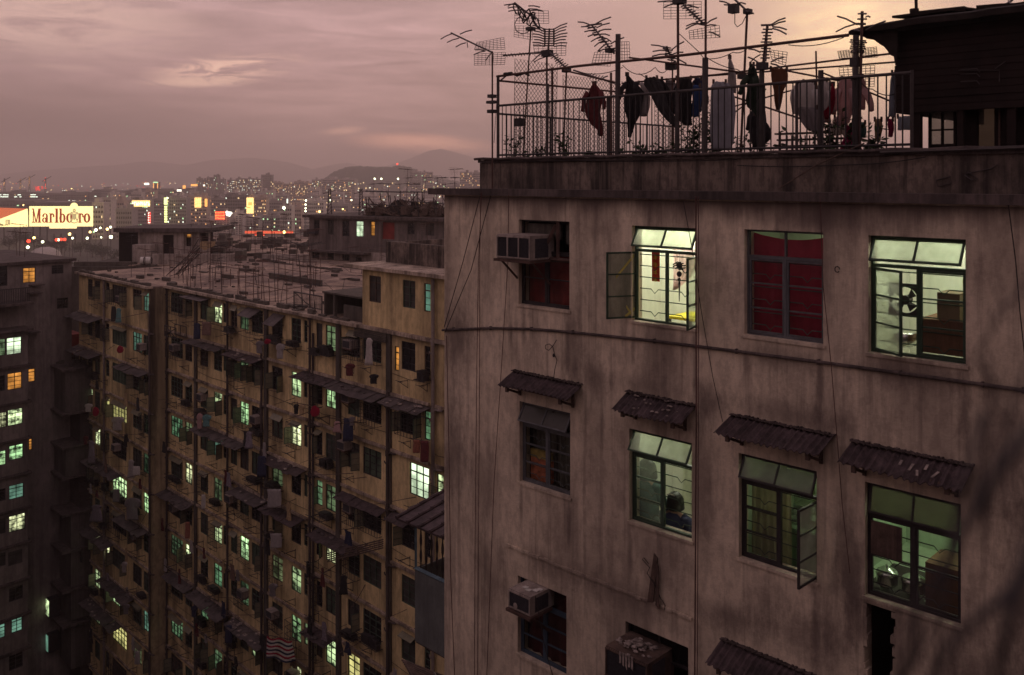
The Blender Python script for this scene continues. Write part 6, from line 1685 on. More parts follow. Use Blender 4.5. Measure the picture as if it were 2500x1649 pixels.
solo(m, 'roof_rubbish', MA['pilaster_grey'], 'loose boards, bricks and rubbish scattered over the tenement roof', 'rubbish', YB, (-15, 10, ZR), kind='stuff')
m = MB()
for i in range(40):
    a_ = Vector((rs.uniform(uW1, uP0), rs.uniform(.3, 26), ZR+rs.uniform(.5, 2.2))); b_ = a_+Vector((rs.uniform(-6, 6), rs.uniform(-3, 3), rs.uniform(-.4, .4)))
    m.tube([a_, a_.lerp(b_, .5)-Vector((0, 0, .15)), b_], .012, 3)
solo(m, 'roof_wires', MA['cable_black'], 'tangle of slack wires between the aerials of the tenement roof', 'wires', YB, (-15, 10, ZR), kind='stuff')

# ---------------------------------------------------------------- blue grey balcony between the two buildings
material('blue_paint', (.13, .21, .26), .7, .2, 3, .4)
material('blue_grey_sheet', (.125, .135, .135), .8, .15, 2, .4, (.05, .05, .05))
bl = thing('balcony_cage', 'blue grey sheet metal balcony with ornate bars and tiled roof at the wall corner', 'balcony', NB, (-.9, 2.4, -8.2))
bd = 2.3
def B(px, py, d=bd): return NB.P(px, py, d)
p0, p1 = B(1013, 1389), B(1100, 1460)
zb_ = B(1013, 1565).z; zm = p0.z; ztp = B(1013, 1275).z
ue = p0.x
m = MB(); m.box(ue, .0, bd, bd+.03, zb_, zm); m.box(ue, ue+.03, bd+.031, bd+1.6, zb_, zm); part(m, 'sheet_panel', MA['blue_grey_sheet'], bl)
m = MB(); m.box(ue, .0, bd+.031, bd+1.6, zb_-.05, zb_-.001); part(m, 'floor', MA['coping'], bl)
m = MB(); m.bar((ue+.02, bd+.01, zm), (ue+.02, bd+.01, ztp), .05); m.bar((ue+.02, bd+.01, zm+.02), (0, bd+.01, zm+.02), .07); m.bar((ue+.02, bd+.01, ztp), (0, bd+.01, ztp), .06); m.bar((ue+.02, bd+1.5, zm), (ue+.02, bd+1.5, ztp), .05); m.bar((ue+.02, bd+.02, ztp-.02), (ue+.02, bd+1.6, ztp-.02), .05)
part(m, 'frame', MA['blue_paint'], bl)
m = MB()
for i in range(1, 20):
    x = ue+(0-ue)*i/20; m.bar((x, bd+.02, zm), (x, bd+.02, ztp), .028)
    for s in (-1, 1):
        m.tube([(x+s*.035*math.sin(t*.8), bd+.02, zm+.15+t*.09) for t in range(9)], .012, 4)
part(m, 'ornate_bar', DST, bl)
m = MB(); m.slab((ue-.28, bd-.3, ztp+.06), (-.01, bd-.3, ztp+.06), (-.01, bd+1.7, ztp+.42), (ue-.28, bd+1.7, ztp+.42), .05)
for c_ in range(11):
    x0 = ue-.24+(.2-ue)*c_/10
    for r_ in range(6):
        d0 = bd-.34+r_*.34; z_ = ztp+.10+r_*.0612
        m.tube([(x0, d0, z_+.03), (x0, d0+.36, z_+.075)], .042, 6)
part(m, 'tiled_roof', MA['tin_sheet'], bl, kind='stuff')
sc = thing('bamboo_canopy', 'weathered slatted bamboo canopy under the blue grey balcony at the bottom', 'canopy', NB, (ue-.2, 2.2, -8.9))
for i in range(9):
    a_, b_ = B(982+i*3, 1612+i*5, 2.9-.14*i), B(1092, 1655+i*7, 2.9-.14*i)
    m = MB(); m.tube([a_, b_], .026, 6); part(m, 'slat', MA['old_timber'], sc)
m = MB(); m.bar(B(990, 1616, 2.85)-Vector((0, 0, .04)), B(1010, 1655, 1.7)-Vector((0, 0, .04)), .05); m.bar(B(1060, 1640, 2.85)-Vector((0, 0, .04)), B(1080, 1690, 1.7)-Vector((0, 0, .04)), .05); part(m, 'beam', DST, sc)
# ---------------------------------------------------------------- grey block behind the tenement roof
material('grey_plaster', (.20, .165, .155), .92, .2, .4, .6, (.05, .04, .038), .2)
material('pale_plaster', (.36, .31, .28), .92, .2, .5, .65, (.08, .06, .055), .2)
material('red_panel', (.20, .035, .03), .85, .3, .8)
gb = thing('grey_block', 'grey two storey rooftop block with one bright window behind the pale roof', 'building', GB, (0, 0, -10))
def gu(px): return GB.P(px, 560, 0).x
def gz(px, y, d=0): return GB.P(px, y, d).z
GW = [(766, 780, 537, 559), (800, 815, 537, 573), (836, 853, 539, 577), (869, 887, 540, 578), (905, 915, 541, 576), (932, 963, 543, 584), (995, 1012, 546, 572), (1039, 1060, 545, 575), (762, 780, 615, 650), (799, 815, 618, 650), (836, 853, 622, 657), (868, 884, 628, 655)]
hg = [(gu(a), gu(b), gz(a, y1), gz(a, y0)) for a, b, y0, y1 in GW]
zt_ = gz(755, 531); u0, u1 = gu(755), gu(1160)
zm_ = gz(755, 608)
w = MB(); wall_with_holes(w, u0, u1, zm_, zt_, [h for h in hg if h[2] > zm_], 0, .2); w.quad((u0, 0, -12), (u0, 0, zt_), (u0, 9, zt_), (u0, 9, -12)); part(w, 'upper_wall', MA['grey_plaster'], gb)
w = MB(); wall_with_holes(w, u0, u1, -12, zm_, [h for h in hg if h[3] < zm_], 0, .2); part(w, 'lower_wall', MA['pale_plaster'], gb)
m = MB(); m.box(u0-.4, u1, -.6, 9.4, zt_, zt_+.28); part(m, 'roof', MA['coping'], gb)
m = MB(); m.box(u0+.1, gu(905), -1.0, -.002, zm_-.2, zm_-.05); part(m, 'canopy', MA['coping'], gb)
for i, h in enumerate(hg):
    w_, h_ = h[1]-h[0], h[3]-h[2]
    fm = y_frame(w_, h_)
    k = {3: 'lit_white', 4: 'lit_orange', 5: 'red_panel'}.get(i, 'dull_curtain' if i % 2 else 'dark_glass')
    win = place(fm[1], 'window', gb, at(gb, (h[0], 0, h[2]))) if i != 5 else gb
    if k == 'red_panel': m = MB(); m.quad((h[0], .15, h[2]), (h[1], .15, h[2]), (h[1], .15, h[3]), (h[0], .15, h[3])); part(m, 'red_shutter', MA[k], gb); continue
    if k not in fm[3]: fm[3][k] = fm[3]['pn'].mesh('pane', MA[k])
    place(fm[3][k], 'pane', win)
m = MB(); m.box(gu(758), gu(778), -.5, .0, gz(760, 571), gz(760, 559))
solo(m, 'air_conditioner', MA['ac_grille'], 'dark air conditioner at the left end of the grey rooftop block', 'air conditioner', GB, (gu(768), -.25, gz(760, 571)))
# timber scaffold, tarpaulins and scrap on top of the grey block
rg = random.Random(9)
zr = zt_+.28
sc_ = thing('timber_scaffold', 'rickety timber scaffold with scrap on the roof of the grey block', 'frame', GB, (gu(876), 2, zr))
zl = gz(900, 468)
m = MB()
for px in list(range(876, 1075, 17)):
    u = gu(px); q = rg.uniform(.4, 3.0); m.tube([(u, q, zr), (u+rg.uniform(-.4, .4), q, zl+rg.uniform(-.9, .45))], .05, 5)
part(m, 'post', DST, sc_)
m = MB(); m.tube([(gu(876), 1.0, zl), (gu(960), 1.0, zl-.05), (gu(1056), 1.0, zl)], .06, 5); m.tube([(gu(960), 1.5, gz(960, 492)), (gu(1075), 1.5, gz(1075, 500))], .05, 5); m.tube([(gu(880), 1.5, gz(880, 500)), (gu(1080), 1.5, gz(1080, 512))], .06, 5)
part(m, 'rail', DST, sc_)
m = MB()
for i in range(130):
    u = gu(rg.uniform(880, 1080)); a_ = Vector((u, rg.uniform(.3, 3), zr+rg.uniform(0, .9))); m.tube([a_, a_+Vector((rg.uniform(-1.2, 1.2), rg.uniform(-.5, .5), rg.uniform(-.2, 1.3)))], rg.uniform(.03, .07), 4)
for i in range(34):
    u = gu(rg.uniform(880, 1080)); r_ = rg.uniform(.2, .7); z_ = zr+rg.uniform(0, .3); m.box(u, u+r_, rg.uniform(.3, 3), 3.2, z_, z_+r_*rg.uniform(.4, 1.3))
part(m, 'scrap', MA['old_timber'], sc_, kind='stuff')
for i, (px, y0, w_, lb) in enumerate(((940, 478, 34, 'large dark tarpaulin heap in the middle of the grey block roof'), (975, 486, 22, 'smaller tarpaulin heap right of the large one on the grey block roof'), (890, 494, 26, 'dark lump of covered goods at the left end of the timber frame'), (1020, 484, 40, 'broad covered heap under the right part of the timber frame'))):
    h_ = (gz(px, y0)-zr)*.7; m = MB(); rr = w_/2200*92
    m.lathe([(rr, 0), (rr*.95, h_*.2), (rr*.7, h_*.55), (rr*.38, h_*.85), (.05, h_)], (gu(px), 2.2, zr), 14)
    for v in m.v: v += Vector((rg.uniform(-.45, .45), rg.uniform(-.4, .4), rg.uniform(-.25, .25)))
    solo(m, 'tarpaulin_heap', MA['shack_board'] if i != 3 else MA['old_timber'], lb, 'tarpaulin', GB, (gu(px), 2.2, zr))
for px, tp, lb in ((780, 462, 'narrow lattice mast at the left end of the grey block roof'), (857, 462, 'ragged pole cluster left of the timber frame')):
    m = MB(); u = gu(px); zz = gz(px, tp)
    for k_ in (-.28, .28): m.tube([(u+k_, 1.5, zr), (u+k_*.4, 1.5, zz)], .05, 5)
    for k_ in range(7): m.tube([(u-.26, 1.5, zr+(zz-zr)*k_/7), (u+.24, 1.5, zr+(zz-zr)*(k_+1)/7)], .03, 4)
    m.tube([(u-.9, 1.5, zz-.5), (u+.8, 1.5, zz-.15)], .03, 4)
    solo(m, 'lattice_mast', DST, lb, 'mast', GB, (u, 1.5, zr))
for i in range(16):
    far_aerial(GB, gu(rg.uniform(880, 1080)), rg.uniform(.5, 4), zr, rg.choice([1, 3, 5, 0]), 'television aerial among the timber scrap on the grey block', 'aerials on the grey block')

# ---------------------------------------------------------------- the dark block at the left edge and the stacked balconies
material('sooty_render', (.10, .085, .08), .92, .25, .5, .6, (.03, .026, .024), .2)
material('grey_render', (.21, .18, .17), .92, .2, .35, .7, (.06, .05, .048), .2)
lb = thing('dark_apartment_block', 'dark apartment block cut by the left edge with lit rooms stacked over each other', 'building', LB, (0, 0, GZ))
def lu(px, d=0): return LB.P(px, 800, d).x
def lz(px, y, d=0): return LB.P(px, y, d).z
uL0, uL1, uB1 = lu(-140), lu(68), lu(175, 1.2)
LW = [(-8, 14, 828, 870, 'lit_dim_green'), (16, 53, 826, 868, 'lit_white'), (18, 54, 913, 954, 'lit_orange'), (-8, 12, 918, 956, 'dark_glass'), (-10, 17, 1008, 1046, 'lit_green'), (19, 56, 1002, 1042, 'lit_green'), (-8, 15, 1102, 1138, 'lit_green'), (22, 57, 1090, 1126, 'lit_green'), (22, 58, 1187, 1222, 'lit_teal'), (-6, 14, 1195, 1225, 'dark_glass'), (22, 62, 1262, 1302, 'lit_green'), (-8, 14, 1268, 1305, 'dull_curtain'), (20, 55, 1350, 1384, 'dull_curtain'), (-8, 14, 1352, 1384, 'dull_curtain'), (28, 55, 1512, 1548, 'lit_teal'), (-8, 13, 1526, 1560, 'lit_teal'), (22, 56, 1438, 1472, 'dark_glass'), (22, 56, 1600, 1640, 'dark_glass')]
hl = [(lu(a), lu(b), lz(max(a, 0), y1), lz(max(a, 0), y0)) for a, b, y0, y1, k in LW]
zA = lz(40, 806)
w = MB(); wall_with_holes(w, uL0, uL1, GZ, zA, hl, 0, .2); w.quad((uL1, 0, GZ), (uL1, 1.2, GZ), (uL1, 1.2, zA), (uL1, 0, zA)); part(w, 'wall', MA['grey_render'], lb)
H2 = [(126, 155, 649, 670, 'dark_glass'), (139, 167, 729, 755, 'dark_glass'), (56, 87, 655, 692, 'lit_orange'), (69, 86, 902, 934, 'lit_orange'), (70, 79, 1072, 1100, 'lit_orange'), (-4, 18, 650, 700, 'dark_glass')]
h2 = [(lu(a, 1.2), lu(b, 1.2), lz(a, y1, 1.2), lz(a, y0, 1.2)) for a, b, y0, y1, k in H2]
zT = lz(120, 641, 1.2)
w = MB(); wall_with_holes(w, uL0, uB1, GZ, zT, h2, 1.2, .25); w.quad((uB1, 1.2, GZ), (uB1, 14, GZ), (uB1, 14, zT), (uB1, 1.2, zT)); part(w, 'set_back_wall', MA['grey_render'], lb)
m = MB(); m.box(uL0, uB1+.25, .9, 14, zT, zT+.22); part(m, 'roof', MA['coping'], lb)
for (h, (a, b, y0, y1, k), d) in [(h, s, 0) for h, s in zip(hl, LW)]+[(h, s, 1.2) for h, s in zip(h2, H2)]:
    fm = y_frame(h[1]-h[0], h[3]-h[2])
    win = place(fm[1], 'window', lb, at(lb, (h[0], d, h[2])))
    if k not in fm[3]: fm[3][k] = fm[3]['pn'].mesh('pane', MA[k])
    place(fm[3][k], 'pane', win)
for y in (742, 806, 895, 985, 1075, 1160, 1245, 1330, 1420, 1505, 1590):
    m = MB(); z = lz(40, y); m.box(uL0, uL1+.2, -.55 if y in (742, 806) else -.22, 1.19, z-.09, z+.09); part(m, 'floor_slab', MA['coping'], lb)
m = MB(); z0, z1 = lz(30, 735), lz(30, 705)
for i in range(22): m.box(uL0+3+(uL1-uL0-3)*i/22, uL0+3.04+(uL1-uL0-3)*i/22, -.5, -.45, z0-.1, z1)
m.box(uL0+3, uL1, -.5, -.45, z1, z1+.06); part(m, 'balustrade', DST, lb)
for px, y, w_ in ((95, 713, 30), (90, 808, 28), (100, 693, 30)):
    m = MB(); a_, b_ = lu(px-w_, 1.2), lu(px, 1.2); z = lz(px, y, 1.2); m.box(a_, b_, .5, 1.199, z-.06, z+.02); part(m, 'window_hood', MA['coping'], lb)
for i in range(9): far_aerial(LB, rg.uniform(uL0+3, uB1-.5), rg.uniform(2, 10), zT+.22, rg.choice([0, 2, 4]), 'small television aerial on the dark block at the left edge', 'aerials on the left block')
# narrow tenement with stacked balconies in the gap
sb = thing('narrow_tenement', 'narrow dark tenement of stacked balconies in the gap beside the left wing', 'building', YB, (yu(160, -3), -3, GZ))
dS = -3.0
uc = yu(160, dS); ul_ = yu(104, dS)
def sz(y): return YB.P(160, y, dS).z
m = MB()
tops = [sz(905), sz(1160), sz(1400)]
for i, (y0, y1, ins) in enumerate(((905, 1010, 0), (1096, 1166, 0), (1262, 1345, .8), (1352, 1440, .8), (1450, 1520, .8), (1540, 1640, .8))):
    m.box(ul_+ins, uc, dS+ins*.5, dS+5, sz(y1), sz(y0))
part(m, 'wall', MA['sooty_render'], sb)
m = MB(); m.box(ul_+.8, uc-.4, dS+1.2, dS+5.2, GZ, sz(915)); part(m, 'core', MA['dark_room'], sb)
m = MB()
for y in (905, 1012, 1094, 1168, 1258, 1348, 1445, 1530): m.box(ul_-.25, uc+.25, dS-.3, dS+5, sz(y)-.08, sz(y)+.08)
part(m, 'floor_slab', MA['coping'], sb)
m = MB()
for i in range(50):
    r_ = rg.uniform(.1, .4); u = rg.uniform(ul_, uc-.3); d = rg.uniform(dS, dS+3.5); m.box(u, u+r_, d, d+r_, sz(905)+.081, sz(905)+.081+r_*rg.uniform(.5, 2))
solo(m, 'roof_junk', MA['pilaster_grey'], 'pile of junk, boxes and pots on top of the narrow tenement', 'junk', YB, (uc-1, dS+1, sz(905)), kind='stuff')
m = MB(); m.box(yu(146, dS+1.5), yu(172, dS+1.5), dS+1.4, dS+2.4, sz(890), sz(838))
solo(m, 'covered_bale', MA['red_panel'], 'dull red covered bale on top of the narrow tenement', 'bale', YB, (yu(160, dS+1.5), dS+1.9, sz(890)))
for y, k, px in ((1490, 'lit_yellow', 84), (1478, 'lit_green', 122), (1563, 'lit_teal', 120)):
    m = MB(); a_ = YB.P(px-6, y+14, dS-.32); b_ = YB.P(px+8, y-14, dS-.32)
    m.box(a_.x, b_.x, dS-.6, dS+.2, a_.z, b_.z); m2 = MB(); m2.box(a_.x+.1, b_.x-.1, dS-.64, dS-.602, a_.z+.1, b_.z-.1)
    t = solo(m, 'bay_window', DST, 'small lit bay window deep in the dark gap, %s' % {1490: 'yellowish one', 1478: 'greenish one', 1563: 'lowest bluish one'}[y], 'window', YB, a_)
    part(m2, 'pane', MA[k], t)
# unseen tenement masses added round the viewer to darken the court
ct = thing('unseen_court_mass', 'unseen tenement block added round the viewpoint to darken the court', 'building', WF, (-14, -6, GZ))
m = MB(); m.box(-75, 30, -40, -4, GZ, 4.5); m.box(-75, 30, -3.99, 4.6, GZ, -3.2); m.box(-75, 30, 4.61, 12.2, GZ, -7.1); m.box(-75, -42, 12.3, 58, GZ, -1.0); part(m, 'wall', MA['grey_render'], ct)

# ---------------------------------------------------------------- roofs behind: hut, walls, drum
def W(px, py, Y): return Vector(((px-CX)/F*Y, Y, -(py-HY)/F*Y))
bt = thing('back_tenements', 'dark run of tenement roofs behind the yellow building', 'building', WF, (-30, 86, GZ))
m = MB(); m.box(-41.5, -36.01, 84.5, 93, GZ, -8.25); m.box(-36, 6, 84.5, 112, GZ, -8.2); m.box(-48, -22, 113, 138, GZ, -8.8); m.box(-20, 16, 113, 140, GZ, -9.6); part(m, 'wall', MA['pilaster_grey'], bt)
m = MB(); m.box(-36, 6, 84.5, 112, -8.19, -8.1); m.box(-48, -22, 113, 138, -8.79, -8.7); part(m, 'roof', MA['pale_roof'], bt)
Yh = 88.0
hut = thing('roof_hut', 'low whitewashed roof hut with dark doorways and a flat dark roof', 'hut', WF, W(425, 632, Yh))
x0, x1 = W(337, 600, Yh).x, W(514, 600, Yh).x; zf = -8.1; zr_ = W(400, 567, Yh).z
op = [(W(397, 0, Yh).x, W(424, 0, Yh).x, zf, W(0, 574, Yh).z), (W(453, 0, Yh).x, W(467, 0, Yh).x, W(0, 602, Yh).z, W(0, 572, Yh).z), (W(488, 0, Yh).x, W(509, 0, Yh).x, W(0, 594, Yh).z, W(0, 569, Yh).z)]
w = MB(); wall_with_holes(w, x0, x1, zf, zr_, op, Yh, .3); w.quad((x0, Yh, zf), (x0, Yh, zr_), (x0, Yh+6, zr_), (x0, Yh+6, zf)); part(w, 'wall', MA['pale_plaster'], hut)
m = MB(); m.box(x0-2.2, x1+.3, Yh-.5, Yh+6.5, zr_, zr_+.4); part(m, 'roof', MA['coping'], hut)
m = MB(); m.box(x0-2.0, x0-.01, Yh+.3, Yh+6, zf, zr_-.01); part(m, 'side_room', MA['shack_board'], hut)
m = MB(); m.box(x0+.1, x1-.1, Yh+1, Yh+1.1, zf, zr_); part(m, 'inner_wall', MA['dark_room'], hut)
m = MB(); m.box(W(455, 0, Yh).x, W(465, 0, Yh).x, Yh+.25, Yh+.28, W(0, 580, Yh).z, W(0, 573, Yh).z); part(m, 'lit_pane', MA['lit_orange'], hut)
for (a, b, y0, y1, Y, mt, lab) in ((323, 369, 598, 622, 86.5, 'pale_plaster', 'small pale annex wall left of the roof hut'), (371, 573, 621, 641, 85.2, 'pale_plaster', 'long stained low wall in front of the roof hut'), (573, 592, 613, 644, 84.9, 'pilaster_grey', 'dark square water tank at the end of the low wall'), (530, 600, 608, 616, 100, 'pale_plaster', 'pale low kerb on the roofs right of the hut'), (640, 752, 622, 628, 86, 'pale_plaster', 'pale long kerb line on the roofs left of the grey block'), (640, 700, 634, 656, 85.5, 'pilaster_grey', 'dark low wall left of the grey block'), (180, 330, 640, 650, 85, 'pilaster_grey', 'dark low wall at the left of the roofs'), (600, 700, 586, 612, 112, 'grey_plaster', 'dim far wall under the red lights')):
    m = MB(); p, q = W(a, y1, Y), W(b, y0, Y); m.box(p.x, q.x, Y, Y+.5 if y1-y0 < 22 else Y+1.4, min(p.z, -8.1), q.z)
    solo(m, 'low_wall', MA[mt], lab, 'wall', WF, ((p.x+q.x)/2, Y, -8.1))
p = W(355, 636, 84); m = MB(); m.tube([p+Vector((-.45, 0, -.05)), p+Vector((.45, .2, -.05))], .36, 14)
dr = solo(m, 'drum', MA['white_paint'], 'white drum lying on its side on the roofs left of the hut', 'drum', WF, p)
m = MB(); m.tube([p+Vector((-.15, .06, -.05)), p+Vector((-.05, .08, -.05))], .372, 14); m.tube([p+Vector((.452, .2, -.05)), p+Vector((.47, .2, -.05))], .33, 14); part(m, 'band', MA['dark_room'], dr)
m = MB(); m.box(p.x-.8, p.x+.9, 83.8, 84.6, GZ, p.z-.42)
solo(m, 'drum_stand', MA['pilaster_grey'], 'grey base under the white drum', 'stand', WF, (p.x, 84, p.z-.5))
m = MB(); q = [W(490, 590, 86.8), W(526, 590, 86.8), W(524, 600, 86.8), W(500, 612, 86.8), W(486, 604, 86.8)]
m.add(q, [(0, 1, 2, 3, 4)]); m.add([x+Vector((0, .05, 0)) for x in q], [(4, 3, 2, 1, 0)])
solo(m, 'cloth', CL['tan'], 'pale yellowish cloth drooping from a line right of the roof hut', 'cloth', WF, q[0])
for i in range(60):
    Y = rg.choice([rg.uniform(85, 111), rg.uniform(113, 137), rg.uniform(85, 95)])
    px = rg.uniform(190, 760); zz = -8.1 if Y < 112 else -8.7
    x = (px-CX)/F*Y
    if (300 < px < 520 and 87 < Y < 95) or x < -46 or (x < -35 and Y < 113): continue
    far_aerial(WF, x, Y, zz, rg.choice([0, 1, 2, 3, 4, 5]), 'far television aerial on the dark roofs behind the tenement', 'aerials on the far roofs')
m = MB()
for i in range(260):
    Y = rg.uniform(84.8, 136); px = rg.uniform(180, 760); x = (px-CX)/F*Y; r_ = rg.uniform(.15, .8); zz = -8.1 if Y < 112 else -8.7
    if x < -47 or (x < -35.5 and Y < 113) or 111.5 < Y < 113.2: continue
    m.box(x, x+r_*rg.uniform(.6, 3), Y, Y+r_, zz, zz+r_*rg.uniform(.4, 1.4))
solo(m, 'roof_clutter', MA['pilaster_grey'], 'clutter of sheds, boards and tanks over the far dark roofs', 'clutter', WF, (-30, 100, -8.1), kind='stuff')

# ---------------------------------------------------------------- ground, hills
material('ground_dark', (.06, .055, .048), .95, .4, .01)
material('hill_green', (.05, .060, .045), .95, .3, .004)
m = MB(); m.quad((-9000, -200, GZ), (9000, -200, GZ), (9000, 9000, GZ), (-9000, 9000, GZ))
solo(m, 'ground', MA['ground_dark'], None, None, WF, (0, 0, GZ), kind='structure')
def hill(name, prof, Y, depth, seed, rough):
    r_ = random.Random(seed); m = MB(); xs, zs = [], []
    px0, px1 = prof[0][0], prof[-1][0]; n = 150
    for i in range(n+1):
        px = px0+(px1-px0)*i/n
        for (a, ya), (b, yb_) in zip(prof, prof[1:]):
            if a <= px <= b: y = ya+(yb_-ya)*(px-a)/(b-a); break
        xs.append((px-CX)/F*Y); zs.append(-(y-HY)/F*Y+r_.uniform(-rough, rough))
    rows = []
    for t, k_ in ((-1, 0), (-.66, .25), (-.35, .62), (-.12, .92), (0, 1), (.3, .85), (1, 0)):
        rows.append([(x*(1+t*depth/Y*.6), Y+t*depth, GZ-2+(z-GZ+2)*k_*(1+r_.uniform(-.03, .03)*(t != 0))) for x, z in zip(xs, zs)])
    vs = [p for row in rows for p in row]; n1 = n+1
    m.add(vs, [(j*n1+i, j*n1+i+1, (j+1)*n1+i+1, (j+1)*n1+i) for j in range(6) for i in range(n)])
    return solo(m, name, MA['hill_green'], None, None, WF, (0, Y, GZ), kind='structure', smooth=True)
hill('hill', [(740, 470), (792, 436), (815, 420), (843, 409), (880, 406), (901, 407), (950, 409), (975, 404.5), (996, 407), (1030, 420), (1073, 434), (1130, 446), (1230, 452), (1330, 470)], 2100, 420, 3, 1.2)
hill('mountains', [(-700, 430), (-300, 420), (0, 425), (60, 420), (104, 415), (160, 410), (207, 408), (280, 404), (352, 394), (400, 398), (452, 404), (518, 390), (600, 386), (663, 389), (720, 400), (767, 415), (800, 404), (838, 397), (878, 404), (930, 408), (958, 402), (1001, 387), (1044, 370), (1073, 362), (1102, 370), (1180, 392), (1300, 410), (1500, 420), (2000, 415), (2800, 425), (3600, 430)], 7000, 1500, 4, 3.5)

# ---------------------------------------------------------------- the far city
for i, c_ in enumerate(((.42, .38, .36), (.55, .50, .46), (.32, .29, .28), (.18, .165, .165), (.46, .37, .31))): material('city_wall_%s' % 'abcde'[i], c_, .9, .12, .05)
material('city_window', (.035, .033, .038), .4, .2, .2)
for nm, c_, s_ in (('city_warm', (1, .68, .32), 1.6), ('city_white', (.9, 1, .8), 2.0), ('city_green', (.6, 1, .5), 1.5), ('city_orange', (1, .45, .15), 1.3), ('sign_yellow', (1, .66, .22), 2.1), ('sign_white', (1, .93, .75), 2.4), ('sign_orange', (1, .42, .10), 1.8), ('sign_red', (1, .05, .035), 1.3), ('sign_lime', (.92, 1, .35), 2.2), ('lamp_white', (.95, 1, .62), 6.0), ('lamp_amber', (1, .68, .22), 5.0), ('lamp_red', (1, .06, .03), 3.0), ('board_white_glow', (1, .78, .33), 1.8), ('board_red', (1, .22, .09), .7)): glow(nm, c_, s_, sample=nm.startswith('board'))  # on the billboards the board colours glow in place of floodlight
rc = random.Random(21)
CG = 'buildings of the far city'
def city(x0, x1, yt, Y, wall, lit, label, floors=None, cols=None, bands=True, fins=0, roofbits=2, mixc=('city_warm', 'city_white', 'city_green', 'city_orange'), name='city_building', yb=None):
    a, b = (x0-CX)/F*Y, (x1-CX)/F*Y; z1 = -(yt-HY)/F*Y; z0 = GZ
    dp = max(10, (b-a)*.6)
    t = thing(name, label, 'building', WF, ((a+b)/2, Y, z0), CG)
    m = MB(); m.box(a, b, Y, Y+dp, z0, z1); part(m, 'wall', MA['city_wall_'+wall], t)
    fl = floors or max(4, int((z1-z0)/3.2)); co = cols or max(3, int((b-a)/3.4))
    fh, cw = (z1-z0-1)/fl, (b-a)/co
    m = MB()
    if bands:
        for i in range(fl): m.box(a+.25, b-.25, Y-.12, Y-.01, z0+fh*(i+.32), z0+fh*(i+.80))
    else:
        for i in range(fl):
            for j in range(co): m.box(a+cw*(j+.22), a+cw*(j+.78), Y-.12, Y-.01, z0+fh*(i+.3), z0+fh*(i+.78))
    part(m, 'window_row', MA['city_window'], t, kind='stuff')
    m = MB()
    for j in range(co+1):
        if bands and (fins == 0 or j % fins == 0): m.box(a+cw*j-.22, a+cw*j+.22, Y-.5, Y-.13, z0, z1)
    for i in range(0, fl, 1): m.box(a, b, Y-.45, Y-.13, z0+fh*i, z0+fh*i+.35) if not fins else None
    m.box(a-.3, b+.3, Y-.3, Y+dp, z1+.01, z1+.8)
    for i in range(roofbits):
        x = rc.uniform(a, b-(b-a)*.3); w_ = (b-a)*rc.uniform(.12, .3); m.box(x, x+w_, Y+1, Y+dp*.7, z1+.81, z1+rc.uniform(2, 4.5))
    part(m, 'facade_trim', MA['city_wall_'+wall], t, kind='stuff')
    m = MB(); n = 0
    for i in range(fl):
        for j in range(co):
            if rc.random() < lit:
                m.mat(rc.randrange(len(mixc))); n += 1
                w_ = rc.uniform(.3, .62)*cw
                m.box(a+cw*(j+.2), a+cw*(j+.2)+w_, Y-.16, Y-.125, z0+fh*(i+.34), z0+fh*(i+.34)+fh*rc.uniform(.3, .45))
    if n: part(m, 'lit_window', [MA[k] for k in mixc], t, kind='stuff')
    return t, (a, b, z0, z1)
def sign(parent, x0, x1, y0, y1, Y, mt, dash=None, label=None, name='sign'):
    """self-lit sign; dash = (columns, rows, material) of raised strokes"""
    a, b = W(x0, y1, Y-1.2), W(x1, y0, Y-1.2)
    m = MB(); m.box(a.x, b.x, Y-1.4, Y-.9, a.z, b.z)
    o = solo(m, name, MA[mt], label, 'sign', WF, ((a.x+b.x)/2, Y-1.2, a.z))
    if dash:
        n, r_, mt2 = dash; m = MB(); cw, ch = (b.x-a.x)/n, (b.z-a.z)/r_
        for i in range(n):
            for j in range(r_):
                x, z = a.x+cw*(i+.15), a.z+ch*(j+.18)
                k_ = rc.random()
                m.box(x, x+cw*.22, Y-1.55, Y-1.41, z, z+ch*.62)
                if k_ > .25: m.box(x+cw*.23, x+cw*.7, Y-1.55, Y-1.41, z+ch*(.46 if k_ > .6 else .0), z+ch*(.62 if k_ > .6 else .16))
                if k_ < .7: m.box(x+cw*.5, x+cw*.7, Y-1.55, Y-1.41, z+ch*.17, z+ch*.45)
        part(m, 'lettering', MA[mt2], o)
    return o
c = city
c(226, 253, 497, 640, 'b', .05, 'pale beige factory block directly right of the big white billboard', cols=4, fins=1)
c(253, 271, 484, 700, 'b', .06, 'taller pale slab with fins right of the beige factory block', cols=4, fins=1)
c(271, 303, 492, 760, 'e', .05, 'plain brownish block left of the block with glowing roof sign', cols=6)
c(284, 322, 512, 640, 'c', .05, 'low dark block in front of the plain brownish block', cols=7)
t, bx = c(303, 362, 490, 800, 'c', .16, 'dark glass block carrying the glowing yellow roof sign', cols=12, mixc=('city_white', 'city_green'))
c(362, 400, 486, 900, 'c', .12, 'dim block between the red upright sign and the lime upright sign', cols=8)
c(408, 455, 485, 860, 'c', .24, 'wide office block with dotted lights right of the lime upright sign', cols=9, mixc=('city_white', 'city_green', 'city_warm'))
c(455, 468, 487, 880, 'e', .06, 'slim brown tower left of the orange lit tower', cols=3)
c(466, 505, 482, 820, 'e', .15, 'brown tower with an orange glowing panel near its top', cols=8, fins=2, mixc=('city_warm', 'city_orange'))
c(507, 552, 485, 900, 'c', .16, 'grey office tower behind the red sign', cols=9, fins=1)
c(550, 603, 478, 880, 'd', .14, 'dark banded office tower left of the bright yellow tower sign', cols=9)
